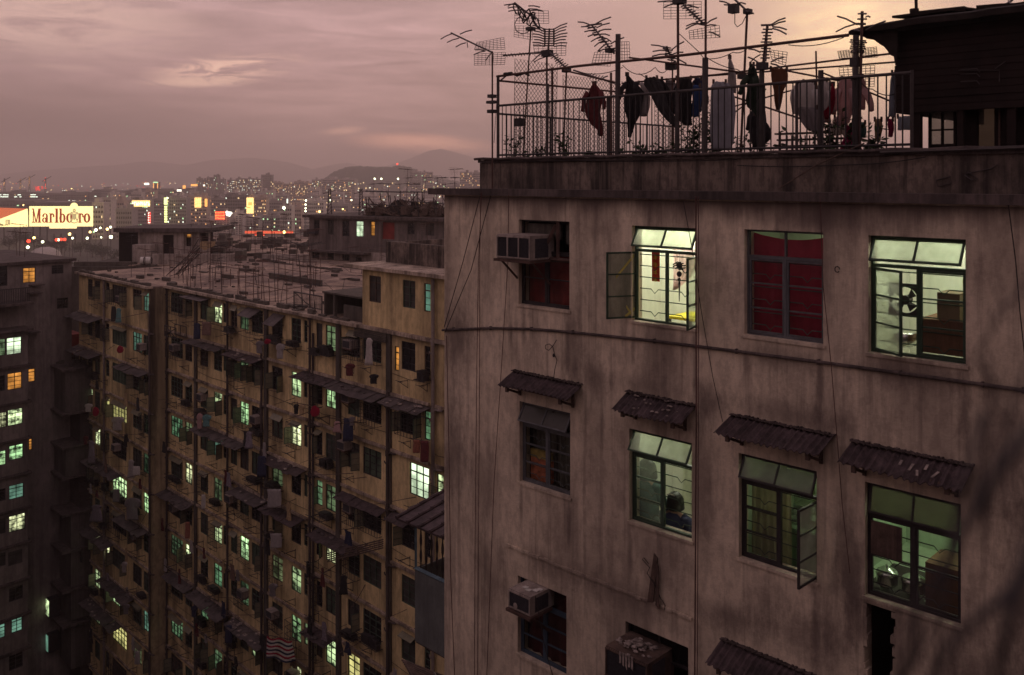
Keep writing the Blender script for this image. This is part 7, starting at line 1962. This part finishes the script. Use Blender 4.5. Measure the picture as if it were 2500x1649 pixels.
t, bx = c(510, 562, 537, 700, 'b', .07, 'white low block with window holes in front of the red sign', floors=9, cols=8, bands=False)
c(546, 560, 524, 695, 'b', .0, 'blank white stair tower of the low white block, left one', floors=10, cols=2, bands=False)
c(574, 590, 524, 695, 'b', .0, 'blank white stair tower of the low white block, right one', floors=10, cols=2, bands=False)
c(562, 632, 533, 710, 'b', .08, 'stepped pale block below the bright yellow tower sign', floors=9, cols=9)
c(603, 624, 483, 830, 'e', .1, 'narrow tower behind the bright yellow upright sign', cols=4)
c(622, 650, 484, 800, 'e', .45, 'warm speckled tower right of the bright yellow upright sign', cols=9, fins=1, mixc=('city_warm', 'city_orange'))
c(650, 690, 492, 900, 'c', .12, 'dim block right of the warm speckled tower', cols=9)
c(630, 684, 528, 720, 'c', .14, 'low banded block below the warm speckled tower', cols=10, mixc=('city_warm', 'city_green'))
c(684, 712, 505, 700, 'b', .12, 'pale block with a white stairwell left of the brown roof kerb', cols=6)
c(710, 735, 508, 760, 'e', .12, 'brown block with a blank side left of the grey rooftop block', cols=5)
c(733, 790, 492, 840, 'b', .18, 'broad pale block with a dotted lamp column left of the grey rooftop block', cols=12)
c(780, 850, 500, 900, 'c', .18, 'dim broad block behind the narrow lattice mast', cols=14)
c(850, 960, 494, 1000, 'c', .12, 'dim broad block behind the timber frame', cols=20)
c(960, 1090, 490, 950, 'c', .15, 'dim broad block beyond the right end of the timber frame', cols=22)
for i in range(44):                                  # the dense band of mid-rise blocks between and behind the named ones
    x0 = rc.uniform(225, 1090); w_ = rc.uniform(16, 42); Y_ = rc.uniform(960, 1280)
    c(x0, x0+w_, rc.uniform(462, 494), Y_, rc.choice('aabbec'), rc.uniform(.06, .2), 'hazy mid-rise block in the dense band of the far city, '+('left third' if x0 < 480 else 'middle third' if x0 < 760 else 'right third'), cols=max(4, int(w_/3.2)), fins=rc.choice([0, 0, 1]), bands=rc.random() < .7)
# housing towers farther back
for x0, x1, yt, lab, lt in ((555, 575, 440, 'left', .4), (576, 598, 437, 'second', .4), (600, 618, 437, 'third', .36), (619, 638, 438, 'right', .42)): c(x0, x1, yt, 1500, 'c', lt, 'housing slab thick with tiny lights, %s one of the four' % lab, cols=9, mixc=('city_warm', 'city_white'), roofbits=1)
c(638, 664, 428, 1550, 'd', .04, 'dark unlit tower right of the four speckled slabs', cols=7)
for x0, x1, yt, lab in ((480, 492, 436, 'left'), (493, 503, 440, 'second'), (505, 520, 434, 'third'), (522, 534, 428, 'fourth'), (536, 548, 438, 'right')): c(x0, x1, yt, 1700, 'd', .05, 'dim hazy tower in the cluster over the orange lit tower, %s one' % lab, cols=4, roofbits=1)
for x0, x1, yt, lab in ((668, 690, 446, 'left'), (692, 716, 450, 'second'), (718, 742, 444, 'third'), (742, 762, 447, 'right')): c(x0, x1, yt, 1500, 'e', .22, 'brownish housing tower with scattered lights right of the unlit tower, %s one' % lab, cols=8, mixc=('city_warm', 'city_orange'))
c(762, 784, 440, 1400, 'a', .14, 'pale housing slab left of the dark hill', cols=9, roofbits=1)
c(784, 866, 438, 1420, 'a', .16, 'long pale housing slab in front of the dark hill', cols=26)
c(1001, 1028, 420, 1500, 'a', .08, 'tall pale tower in front of the hill, left of the twin', cols=6, fins=1)
c(1029, 1056, 421, 1480, 'a', .08, 'tall banded tower in front of the hill, right of the twin', cols=8)
c(1058, 1090, 447, 1500, 'a', .2, 'lower pale block right of the twin towers', cols=8)
c(1123, 1152, 421, 1300, 'a', .22, 'pale tower with warm stair lights just left of the near parapet', cols=8, mixc=('city_warm', 'city_orange'))
c(1153, 1187, 422, 1320, 'a', .18, 'second pale tower partly hidden by the near parapet', cols=9, mixc=('city_warm', 'city_orange'))
c(1085, 1125, 455, 1350, 'c', .3, 'low block with orange lamps beyond the cornice corner', cols=10, mixc=('city_warm', 'city_orange'))
for x0, x1, yt, lab in ((0, 60, 472, 'first'), (60, 140, 476, 'second'), (140, 226, 474, 'third'), (226, 330, 470, 'fourth'), (330, 420, 468, 'fifth'), (420, 480, 466, 'sixth')): c(x0-20, x1, yt, 1300, 'd', .06, 'long low dark roofline near the horizon, %s from the left' % lab, cols=16, roofbits=3)
c(-60, 190, 496, 950, 'd', .05, 'dark shed roof line behind the billboards', cols=30)
t, bx = c(375, 386, 446, 1500, 'd', .0, 'slender tower outlined with two orange neon edges', cols=3, roofbits=0)
m = MB(); a, b, z0, z1 = bx
m.box(a-.2, a+.9, 1498.3, 1499.3, z0, z1-1); m.box(b-.9, b+.2, 1498.3, 1499.3, z0, z1-1); part(m, 'neon_edge', MA['sign_orange'], t)
m = MB(); m.box(a-.2, b+.2, 1498.3, 1499.3, z1-.8, z1+1.2); part(m, 'neon_top', MA['city_green'], t)
# glowing signs
sign(None, 322, 366, 490, 505, 800, 'sign_yellow', (9, 1, 'sign_white'), 'long glowing yellow sign with raised lettering on the dark glass block roof', 'roof_sign')
sign(None, 361, 368, 518, 546, 800, 'sign_red', (1, 5, 'sign_white'), 'upright red sign with white characters below the glowing roof sign', 'upright_sign')
sign(None, 400.5, 409, 483, 500, 850, 'sign_lime', None, 'lime head of the upright sign', 'upright_sign')
for i, y in enumerate((503, 509, 515, 521, 527, 533, 539)):
    m = MB(); a, b = W(402, y+4.6, 849), W(408.5, y, 849); m.box(a.x, b.x, 848.2, 848.8, a.z, b.z)
    if i == 0: so_ = solo(m, 'upright_sign', MA['sign_lime'], 'column of lime glowing characters on the wide office block', 'sign', WF, (a.x, 848.5, a.z))
    else: part(m, 'character', MA['sign_lime'], so_)
sign(None, 475, 491, 483, 507, 820, 'sign_yellow', (3, 4, 'sign_orange'), 'orange yellow glowing panel near the top of the brown tower', 'sign')
sign(None, 500, 506, 486, 505, 820, 'sign_orange', None, 'thin orange glowing strip on the right edge of the brown tower')
sign(None, 525, 549, 516, 537, 690, 'sign_red', (6, 3, 'sign_orange'), 'square red sign with orange lettering in front of the grey office tower', 'red_sign')
m = MB(); p = W(558, 522, 688)
for dx, dz, r_ in ((-1.2, 1.0, 1.2), (-.6, -.4, 1.5), (.9, .2, 1.4), (1.9, .4, 1.0), (.6, -1.2, 1.1)): m.ell(p+Vector((dx, 0, dz)), r_, .4, r_, 10, 6)
solo(m, 'logo_sign', MA['sign_white'], 'white glowing round shaped logo right of the red sign', 'sign', WF, p)
so_ = sign(None, 602, 619, 483, 522, 826, 'sign_yellow', None, 'bright yellow tall upright sign on the narrow tower', 'tower_sign')
m = MB(); a, b = W(606, 502, 824), W(615, 494, 824); m.box(a.x, b.x, 823.9, 824.5, a.z, b.z); a, b = W(603, 509, 824), W(611, 505, 824); m.box(a.x, b.x, 823.9, 824.5, a.z, b.z); part(m, 'emblem', MA['sign_orange'], so_)
sign(None, 608, 620, 526, 541, 824, 'sign_yellow', None, 'small bright yellow square panel under the tall upright sign')
sign(None, 700, 703, 486, 518, 830, 'city_white', None, 'thin vertical row of white lights on the pale block')
sign(None, 598, 716, 564, 571, 520, 'board_red', (30, 1, 'sign_red'), 'long low red lit strip behind the roof trellises', 'shop_sign')
sign(None, 622, 646, 572, 588, 505, 'sign_red', (2, 1, 'sign_orange'), 'small glowing red sign with orange character behind the roof trellises', 'shop_sign')
for x0, x1, y0, y1, mt, lab in ((352, 364, 447, 452, 'sign_white', 'tiny white sign over the slender neon tower roofline'), (432, 443, 463, 468, 'sign_white', 'tiny white sign above the wide office block'), (446, 453, 453, 461, 'sign_orange', 'tiny pink orange sign near the hazy tower cluster'), (466, 482, 450, 455, 'sign_orange', 'tiny red and white sign beside the hazy tower cluster'), (496, 500, 451, 455, 'sign_white', 'tiny white light among the hazy towers'), (203, 217, 491, 495, 'sign_white', 'tiny white sign above the right end of the billboard'), (176, 185, 490, 493, 'sign_white', 'tiny white sign above the billboard crest')): sign(None, x0, x1, y0, y1, 1250, mt, None, lab)

# ---------------------------------------------------------------- the two billboards, their floodlight put into glowing colours
Yb = 600.0
glow('letter_red_glow', (.62, .06, .02), .55)  # letters glow by themselves where floodlight would fall on them
glow('letter_grey_glow', (.75, .55, .25), .8)  # crest and side lettering: floodlight put in as glow
def BX(px, py, y=Yb): return W(px, py, y)
bb = thing('billboard', 'long floodlit white billboard with big red serif lettering and a crest', 'billboard', WF, BX(148, 560))
k5 = 400/2323.0
def zx(x): return x*k5
def zy(y): return 430+y*270/1568.0
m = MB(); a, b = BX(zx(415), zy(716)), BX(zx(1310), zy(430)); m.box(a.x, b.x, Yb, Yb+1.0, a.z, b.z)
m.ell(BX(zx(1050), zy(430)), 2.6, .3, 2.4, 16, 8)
part(m, 'panel', MA['board_white_glow'], bb)
m = MB(); a2, b2 = BX(zx(700), zy(745)), BX(zx(1080), zy(716)); m.box(a2.x, b2.x, Yb+.1, Yb+.9, a2.z, a.z-.02); part(m, 'lower_panel', MA['board_white_glow'], bb)
m = MB()
for i in range(9): x = a.x+(b.x-a.x)*(i+.5)/9; m.box(x-.3, x+.3, Yb+.3, Yb+.9, GZ, a.z-(.03 if not a2.x-1 < x < b2.x+1 else 5.0))
part(m, 'post', DST, bb)
m = MB(); m.box(a.x-.6, a.x-.05, Yb-.3, Yb+1, a.z-.5, b.z+.3); part(m, 'end_frame', MA['old_timber'], bb)
L = MB()
def lt(x0, x1, y0, y1):
    """letter cell in zoom pixels -> function mapping (x in 0..1, z in 0..1) to the board face"""
    A, B_ = BX(zx(x0), zy(y1)), BX(zx(x1), zy(y0))
    return lambda x, z: (A.x+(B_.x-A.x)*x, A.z+(B_.z-A.z)*z)
def stroke(f, pts):
    q = [f(*p) for p in pts]; n = len(q)
    L.add([(x, Yb-.02, z) for x, z in q]+[(x, Yb-.30, z) for x, z in q], [tuple(range(n-1, -1, -1)), tuple(range(n, 2*n))]+[(i, (i+1) % n, n+(i+1) % n, n+i) for i in range(n)])
def rc_(f, x0, x1, z0, z1): stroke(f, [(x0, z0), (x1, z0), (x1, z1), (x0, z1)])
def ring(f, cx, cz, rx, rz, ix, iz, t0=0, t1=360, n=18):
    for i in range(n):
        u, v = R(t0+(t1-t0)*i/n), R(t0+(t1-t0)*(i+1)/n)
        stroke(f, [(cx+rx*math.cos(u), cz+rz*math.sin(u)), (cx+rx*math.cos(v), cz+rz*math.sin(v)), (cx+ix*math.cos(v), cz+iz*math.sin(v)), (cx+ix*math.cos(u), cz+iz*math.sin(u))])
Y0, Y1, YX = 462, 664, 530
f = lt(450, 585, Y0, Y1)                            # M
rc_(f, .02, .34, 0, .07); rc_(f, .13, .22, .07, 1); rc_(f, .0, .13, .93, 1); stroke(f, [(.22, 1), (.44, .28), (.54, .0), (.42, .0), (.22, .62)]); stroke(f, [(.54, 0), (.72, .62), (.72, 1), (.60, .62), (.50, .2)]); rc_(f, .72, .92, .07, 1); rc_(f, .62, 1.0, 0, .07); rc_(f, .92, 1.0, .93, 1)
f = lt(598, 692, YX, Y1)                            # a
ring(f, .36, .28, .36, .28, .13, .20); rc_(f, .60, .86, .06, .72); ring(f, .46, .72, .40, .28, .16, .19, 0, 175); rc_(f, .04, .28, .62, .78); rc_(f, .60, 1.0, 0, .07)
f = lt(698, 772, YX, Y1)                            # r
rc_(f, .14, .48, .07, 1); rc_(f, .0, .66, 0, .07); rc_(f, .0, .14, .92, 1); ring(f, .62, .70, .38, .30, .16, .16, 20, 170); rc_(f, .74, 1.0, .58, .80)
f = lt(776, 836, Y0, Y1)                            # l
rc_(f, .24, .74, .06, 1); rc_(f, .04, .95, 0, .06); rc_(f, .02, .24, .94, 1)
f = lt(838, 932, Y0, Y1)                            # b
rc_(f, .12, .40, .0, 1); rc_(f, .0, .12, .94, 1); ring(f, .52, .32, .46, .33, .16, .25)
f = lt(940, 1034, YX, Y1); ring(f, .5, .5, .5, .5, .18, .38)      # o
f = lt(1112, 1186, YX, Y1)                          # r
rc_(f, .14, .48, .07, 1); rc_(f, .0, .66, 0, .07); rc_(f, .0, .14, .92, 1); ring(f, .62, .70, .38, .30, .16, .16, 20, 170); rc_(f, .74, 1.0, .58, .80)
f = lt(1186, 1282, YX, Y1); ring(f, .5, .5, .5, .5, .18, .38)     # o
part(L, 'lettering', MA['letter_red_glow'], bb)
L = MB(); f = lt(985, 1130, 436, 690)               # crest: shield between two supporters under a crown
stroke(f, [(.36, .62), (.34, .36), (.50, .22), (.66, .36), (.64, .62)]); ring(f, .5, .80, .14, .10, .05, .04); ring(f, .22, .46, .16, .26, .07, .16); ring(f, .78, .46, .16, .26, .07, .16); stroke(f, [(.30, .72), (.36, .66), (.64, .66), (.70, .72), (.6, .72), (.5, .78), (.4, .72)]); stroke(f, [(.1, .14), (.5, .06), (.9, .14), (.9, .2), (.5, .12), (.1, .2)])
for v in L.v: v.y -= .35
part(L, 'crest', MA['letter_grey_glow'], bb)
b2_ = thing('billboard', 'angled red and white floodlit billboard cut by the left edge of the picture', 'billboard', WF, BX(20, 560))
pz = [BX(-60, zy(722), 606), BX(zx(400), zy(722), 602), BX(zx(380), zy(466), 602), BX(0, zy(610), 606), BX(-60, zy(690), 606)]
m = MB(); n = len(pz); m.add(pz+[p+Vector((0, 1, 0)) for p in pz], [tuple(range(n)), tuple(range(2*n-1, n-1, -1))]+[(i, n+i, n+(i+1) % n, (i+1) % n) for i in range(n)]); part(m, 'white_panel', MA['board_white_glow'], b2_)
pz = [BX(-60, zy(686), 607.5), BX(0, zy(606), 607), BX(zx(380), zy(462), 603.5), BX(zx(320), zy(462), 604), BX(0, zy(450), 607.5), BX(-60, zy(450), 608)]
m = MB(); n = len(pz); m.add(pz+[p+Vector((0, 1, 0)) for p in pz], [tuple(range(n)), tuple(range(2*n-1, n-1, -1))]+[(i, n+i, n+(i+1) % n, (i+1) % n) for i in range(n)]); part(m, 'red_panel', MA['board_red'], b2_)
m = MB()
for x in (85, 112, 132):
    p, q = BX(zx(x), zy(690), 602), BX(zx(x+12), zy(620), 602); m.box(p.x, q.x, 601.4, 601.9, p.z, q.z)
p, q = BX(zx(98), zy(632), 602), BX(zx(130), zy(620), 602); m.box(p.x, q.x, 601.4, 601.9, p.z, q.z)
part(m, 'lettering', MA['letter_grey_glow'], b2_)
m = MB()
for x in (-40, 10, 50): p = BX(x, zy(724), 604); m.box(p.x-.3, p.x+.3, 603.6, 604.4, GZ, p.z)
part(m, 'post', DST, b2_)
# dome hall, park trees, lamps
m = MB(); p = BX(96, 600, 470); m.lathe([(8.2, 0), (8.0, 2.2), (6.8, 4.6), (4.4, 6.2), (1.8, 6.9), (.05, 7.0)], (p.x, 476, GZ), 20)
solo(m, 'dome_hall', MA['city_wall_a'], 'low pale domed hall under the left end of the billboard', 'hall', WF, (p.x, 476, GZ), smooth=True)
material('far_leaf', (.030, .036, .020), .9, .4, .3)
def far_tree(px, Y, h, r_, label):
    x = (px-CX)/F*Y; t = thing('tree', label, 'tree', WF, (x, Y, GZ), 'trees round the billboards')
    m = MB(); m.tube([(x, Y, GZ), (x+.2, Y, GZ+h*.45), (x-.1, Y, GZ+h*.7)], .35, 6, .12)
    for k_ in range(4):
        an = rc.uniform(0, 6.28); m.tube([(x+.1, Y, GZ+h*.4), (x+r_*.6*math.cos(an), Y+r_*.6*math.sin(an), GZ+h*rc.uniform(.6, .85))], .14, 4, .05)
    part(m, 'trunk', MA['old_timber'], t)
    m = MB()
    for cl in range(16):
        c0 = Vector((rc.gauss(0, .42)*r_, rc.gauss(0, .42)*r_, h*rc.uniform(.45, .95)))
        for q in range(26):
            p = c0+Vector((rc.gauss(0, .22), rc.gauss(0, .22), rc.gauss(0, .16)))*r_
            e = Vector((rc.uniform(-1, 1), rc.uniform(-1, 1), rc.uniform(-1, 1))).normalized()*.42; g = e.orthogonal().normalized()*.3
            o_ = Vector((x, Y, GZ)); m.quad(o_+p-e, o_+p-g, o_+p+e, o_+p+g)
    part(m, 'crown', MA['far_leaf'], t)
for px, Y, h, r_, lab in ((48, 560, 13, 6, 'left of the big billboard letters'), (22, 540, 8, 5, 'at the foot of the angled billboard'), (70, 545, 9, 6, 'under the left end of the big billboard'), (118, 520, 7, 5, 'under the middle of the big billboard, left'), (150, 520, 7.5, 5, 'under the middle of the big billboard, right'), (196, 500, 8, 6, 'under the right end of the big billboard'), (225, 490, 7, 5, 'beside the bright street lamps'), (250, 470, 8, 5, 'right of the bright street lamps'), (170, 360, 9, 5, 'in front of the lamps'), (12, 380, 10, 6, 'in the bottom left of the park'), (285, 430, 8, 5, 'behind the dark side of the roof hut'), (210, 300, 11, 6, 'close behind the dark roofs')):
    far_tree(px, Y, h, r_, 'dark leafy park tree '+lab)
lm_ = {}
for nm, mt, r_ in (('w', 'lamp_white', .55), ('a', 'lamp_amber', .55), ('r', 'lamp_red', .55)):
    g = MB(); g.ell((0, 0, 0), r_, r_, r_, 10, 6); lm_[nm] = g.mesh('lamp_head', MA[mt])
pm_ = MB(); pm_.tube([(0, 0, 0), (0, 0, 1)], .12, 5); pmesh = pm_.mesh('lamp_post', DST)
def lamp(px, py, Y, k, sc=1.0):
    p = W(px, py, Y)
    t = thing('street_lamp', {'w': 'greenish white street lamp glowing in the park below the billboards', 'a': 'amber street lamp glowing in the park below the billboards', 'r': 'red lamp glowing in the park below the billboards'}[k], 'street lamp', WF, (p.x, Y, GZ), {'w': 'white street lamps', 'a': 'amber street lamps', 'r': 'red lamps'}[k])
    o = place(lm_[k], 'lamp_head', t, (0, 0, p.z-GZ)); o.scale = (sc, sc, sc)
    o = place(pmesh, 'lamp_post', t); o.scale = (1, 1, max(.5, p.z-GZ-.6))
for a in ((83, 581, 440, 'a', 1.2), (104, 591, 430, 'w', 1.1), (142, 586, 440, 'w', 1.1), (170, 572, 460, 'a', 1.3), (177, 582, 450, 'w', .9), (213, 582, 450, 'w', 1.1), (220, 567, 470, 'a', 1.1), (234, 562, 480, 'w', 1.4), (245, 557, 490, 'w', .9), (262, 560, 480, 'a', 1.3), (270, 555, 490, 'w', 1.1), (271, 579, 450, 'w', 1.5), (247, 580, 450, 'w', .7), (68, 604, 410, 'w', 1.2), (70, 589, 430, 'r', 1.6), (138, 586, 436, 'r', 1.3), (149, 585, 440, 'r', 1.3), (158, 585, 440, 'r', 1.3), (57, 501, 900, 'a', 1.3), (175, 461, 1200, 'a', 1.2), (305, 484, 1000, 'w', 1.0), (409, 484, 840, 'w', 1.2), (494, 553, 600, 'a', 1.3), (525, 550, 620, 'w', 1.0), (694, 567, 500, 'a', 1.6), (693, 508, 680, 'w', 2.0), (747, 490, 820, 'w', 1.6), (746, 500, 815, 'w', 1.4), (746, 509, 815, 'w', 1.4), (746, 516, 815, 'w', 1.4), (807, 489, 880, 'w', 1.4), (858, 489, 880, 'w', 1.3), (780, 517, 700, 'a', 1.7), (837, 511, 740, 'a', 1.2)): lamp(*a)
for px, py in ((915, 437), (931, 437), (972, 437)):
    p = W(px, py, 1640); m = MB(); m.ell(p, 1.7, 1.7, 1.7, 8, 5)
    fl_ = solo(m, 'flood_light', MA['lamp_white'], {915: 'left', 931: 'middle', 972: 'right'}[px]+' floodlight glowing on the flank of the dark hill', 'light', WF, p)
    m = MB(); m.box(p.x-.3, p.x+.3, 1639.7, 1640.3, GZ, p.z-1.6); part(m, 'post', DST, fl_)
p = W(970, 401, 2100); m = MB(); m.ell(p, 2.4, 2, 2.4, 8, 5)
be2 = solo(m, 'beacon', MA['lamp_red'], 'small red beacon on the top of the dark hill', 'light', WF, p)
m = MB(); m.box(p.x-.5, p.x+.5, 2099.5, 2100.5, p.z-22, p.z-2); part(m, 'post', DST, be2)
# harbour cranes and lights at the far left
for i, (px, yt) in enumerate(((11, 436), (50, 437), (72, 430), (111, 434))):
    p = W(px, 462, 1400); q = W(px, yt, 1400); m = MB()
    for k_ in (-1.5, 1.5): m.bar((p.x+k_, 1400, GZ), (p.x+k_*.4, 1400, q.z), .7)
    m.bar((p.x-5, 1400, q.z-6), (p.x+9, 1400, q.z+2), .7)
    for k_ in range(5): m.bar((p.x-1.3, 1400, p.z+(q.z-p.z)*k_/5), (p.x+1.2, 1400, p.z+(q.z-p.z)*(k_+1)/5), .4)
    t = solo(m, 'harbour_crane', DST, ['far harbour crane at the left edge', 'far harbour crane, second from the left', 'tall far harbour crane with a string of lights', 'far harbour crane carrying a red lamp at its top'][i], 'crane', WF, (p.x, 1400, GZ))
    m = MB()
    for k_ in range(6): m.ell((p.x+rc.uniform(-1, 1), 1399, p.z+(q.z-p.z)*rc.random()), .55, .4, .55, 6, 4)
    part(m, 'lamp', MA['lamp_red'] if i == 3 else MA['city_orange'], t)
m = MB()
for i in range(150):
    px = rc.uniform(-10, 560); p = W(px, rc.uniform(444, 470), rc.uniform(1300, 1900)); m.mat(rc.choice([0, 0, 1, 2, 3])); r_ = rc.uniform(.25, .6); m.box(p.x-r_, p.x+r_, p.y-.3, p.y+.3, p.z-r_, p.z+r_)
for i in range(44):
    px = rc.choice([rc.uniform(0, 20), rc.uniform(32, 52), rc.uniform(75, 90)]); p = W(px, rc.choice([476, 481]), 1100); m.mat(1); m.box(p.x-.9, p.x+.9, p.y-.3, p.y+.3, p.z-.5, p.z+.5)
for i in range(30): p = W(rc.uniform(85, 105), rc.uniform(456, 466), 1250); m.mat(3); m.ell(p, .7, .4, .7, 6, 4)
solo(m, 'harbour_lights', [MA['city_warm'], MA['city_white'], MA['city_orange'], MA['sign_red']], 'scatter of tiny harbour lights along the far shore', 'lights', WF, (-700, 1500, -10), kind='stuff')
m = MB()
for i in range(170):
    px = rc.uniform(620, 1100); p = W(px, rc.uniform(445, 500), rc.uniform(1000, 1390)); m.mat(rc.choice([0, 0, 1, 2])); r_ = rc.uniform(.3, .7); m.box(p.x-r_, p.x+r_, p.y-.3, p.y+.3, p.z-r_, p.z+r_)
solo(m, 'street_lights', [MA['city_warm'], MA['city_white'], MA['city_orange']], 'scatter of tiny street lights between the far housing towers', 'lights', WF, (-300, 1100, -10), kind='stuff')

# ---------------------------------------------------------------- bare twigs close to the lens, out of focus
for i, (pts, r0, lab) in enumerate((([(2520, 690, .62), (2440, 760, .62), (2385, 870, .62), (2430, 940, .62), (2400, 1150, .62), (2320, 1400, .61), (2270, 1680, .6)], .0016, 'faint blurred twig curling past the right lit window'), ([(2520, 1040, .5), (2440, 1150, .5), (2330, 1330, .5), (2250, 1480, .5), (2190, 1690, .5)], .0036, 'thick blurred dark twig slanting over the lowest right window'), ([(2520, 1400, .48), (2400, 1500, .48), (2330, 1560, .48), (2260, 1690, .48)], .0034, 'blurred dark twig bending in from the right bottom edge'), ([(2400, 1010, .58), (2330, 1260, .58), (2290, 1500, .58), (2200, 1680, .58)], .0020, 'blurred thin twig left of the thick one'), ([(2520, 1330, .45), (2460, 1520, .45), (2430, 1690, .45)], .0042, 'very dark blurred stem in the bottom right corner'), ([(2520, 860, .6), (2470, 1000, .6), (2420, 1180, .6), (2390, 1350, .59)], .0015, 'faint blurred twig high beside the right edge'))):
    P_ = [W(*p) for p in pts]; m = MB(); m.tube(P_, r0*.95, 6, r0*.6)
    solo(m, 'twig', DST, lab, 'twig', WF, P_[0], 'bare twigs close to the viewpoint', smooth=True)

# ---------------------------------------------------------------- haze
hz = bpy.data.materials.new('haze_air'); hz.use_nodes = True
nt = hz.node_tree; nt.nodes.remove(nt.nodes['Principled BSDF'])
vol = nt.nodes.new('ShaderNodeVolumePrincipled'); vol.inputs['Color'].default_value = (.95, .86, .84, 1); vol.inputs['Density'].default_value = .00034; vol.inputs['Anisotropy'].default_value = .3
nt.links.new(vol.outputs[0], nt.nodes['Material Output'].inputs['Volume'])
m = MB(); m.box(-9600, 9600, -210, 9600, GZ-1, 262)
solo(m, 'haze', hz, None, None, WF, (0, 0, GZ-1), kind='stuff')
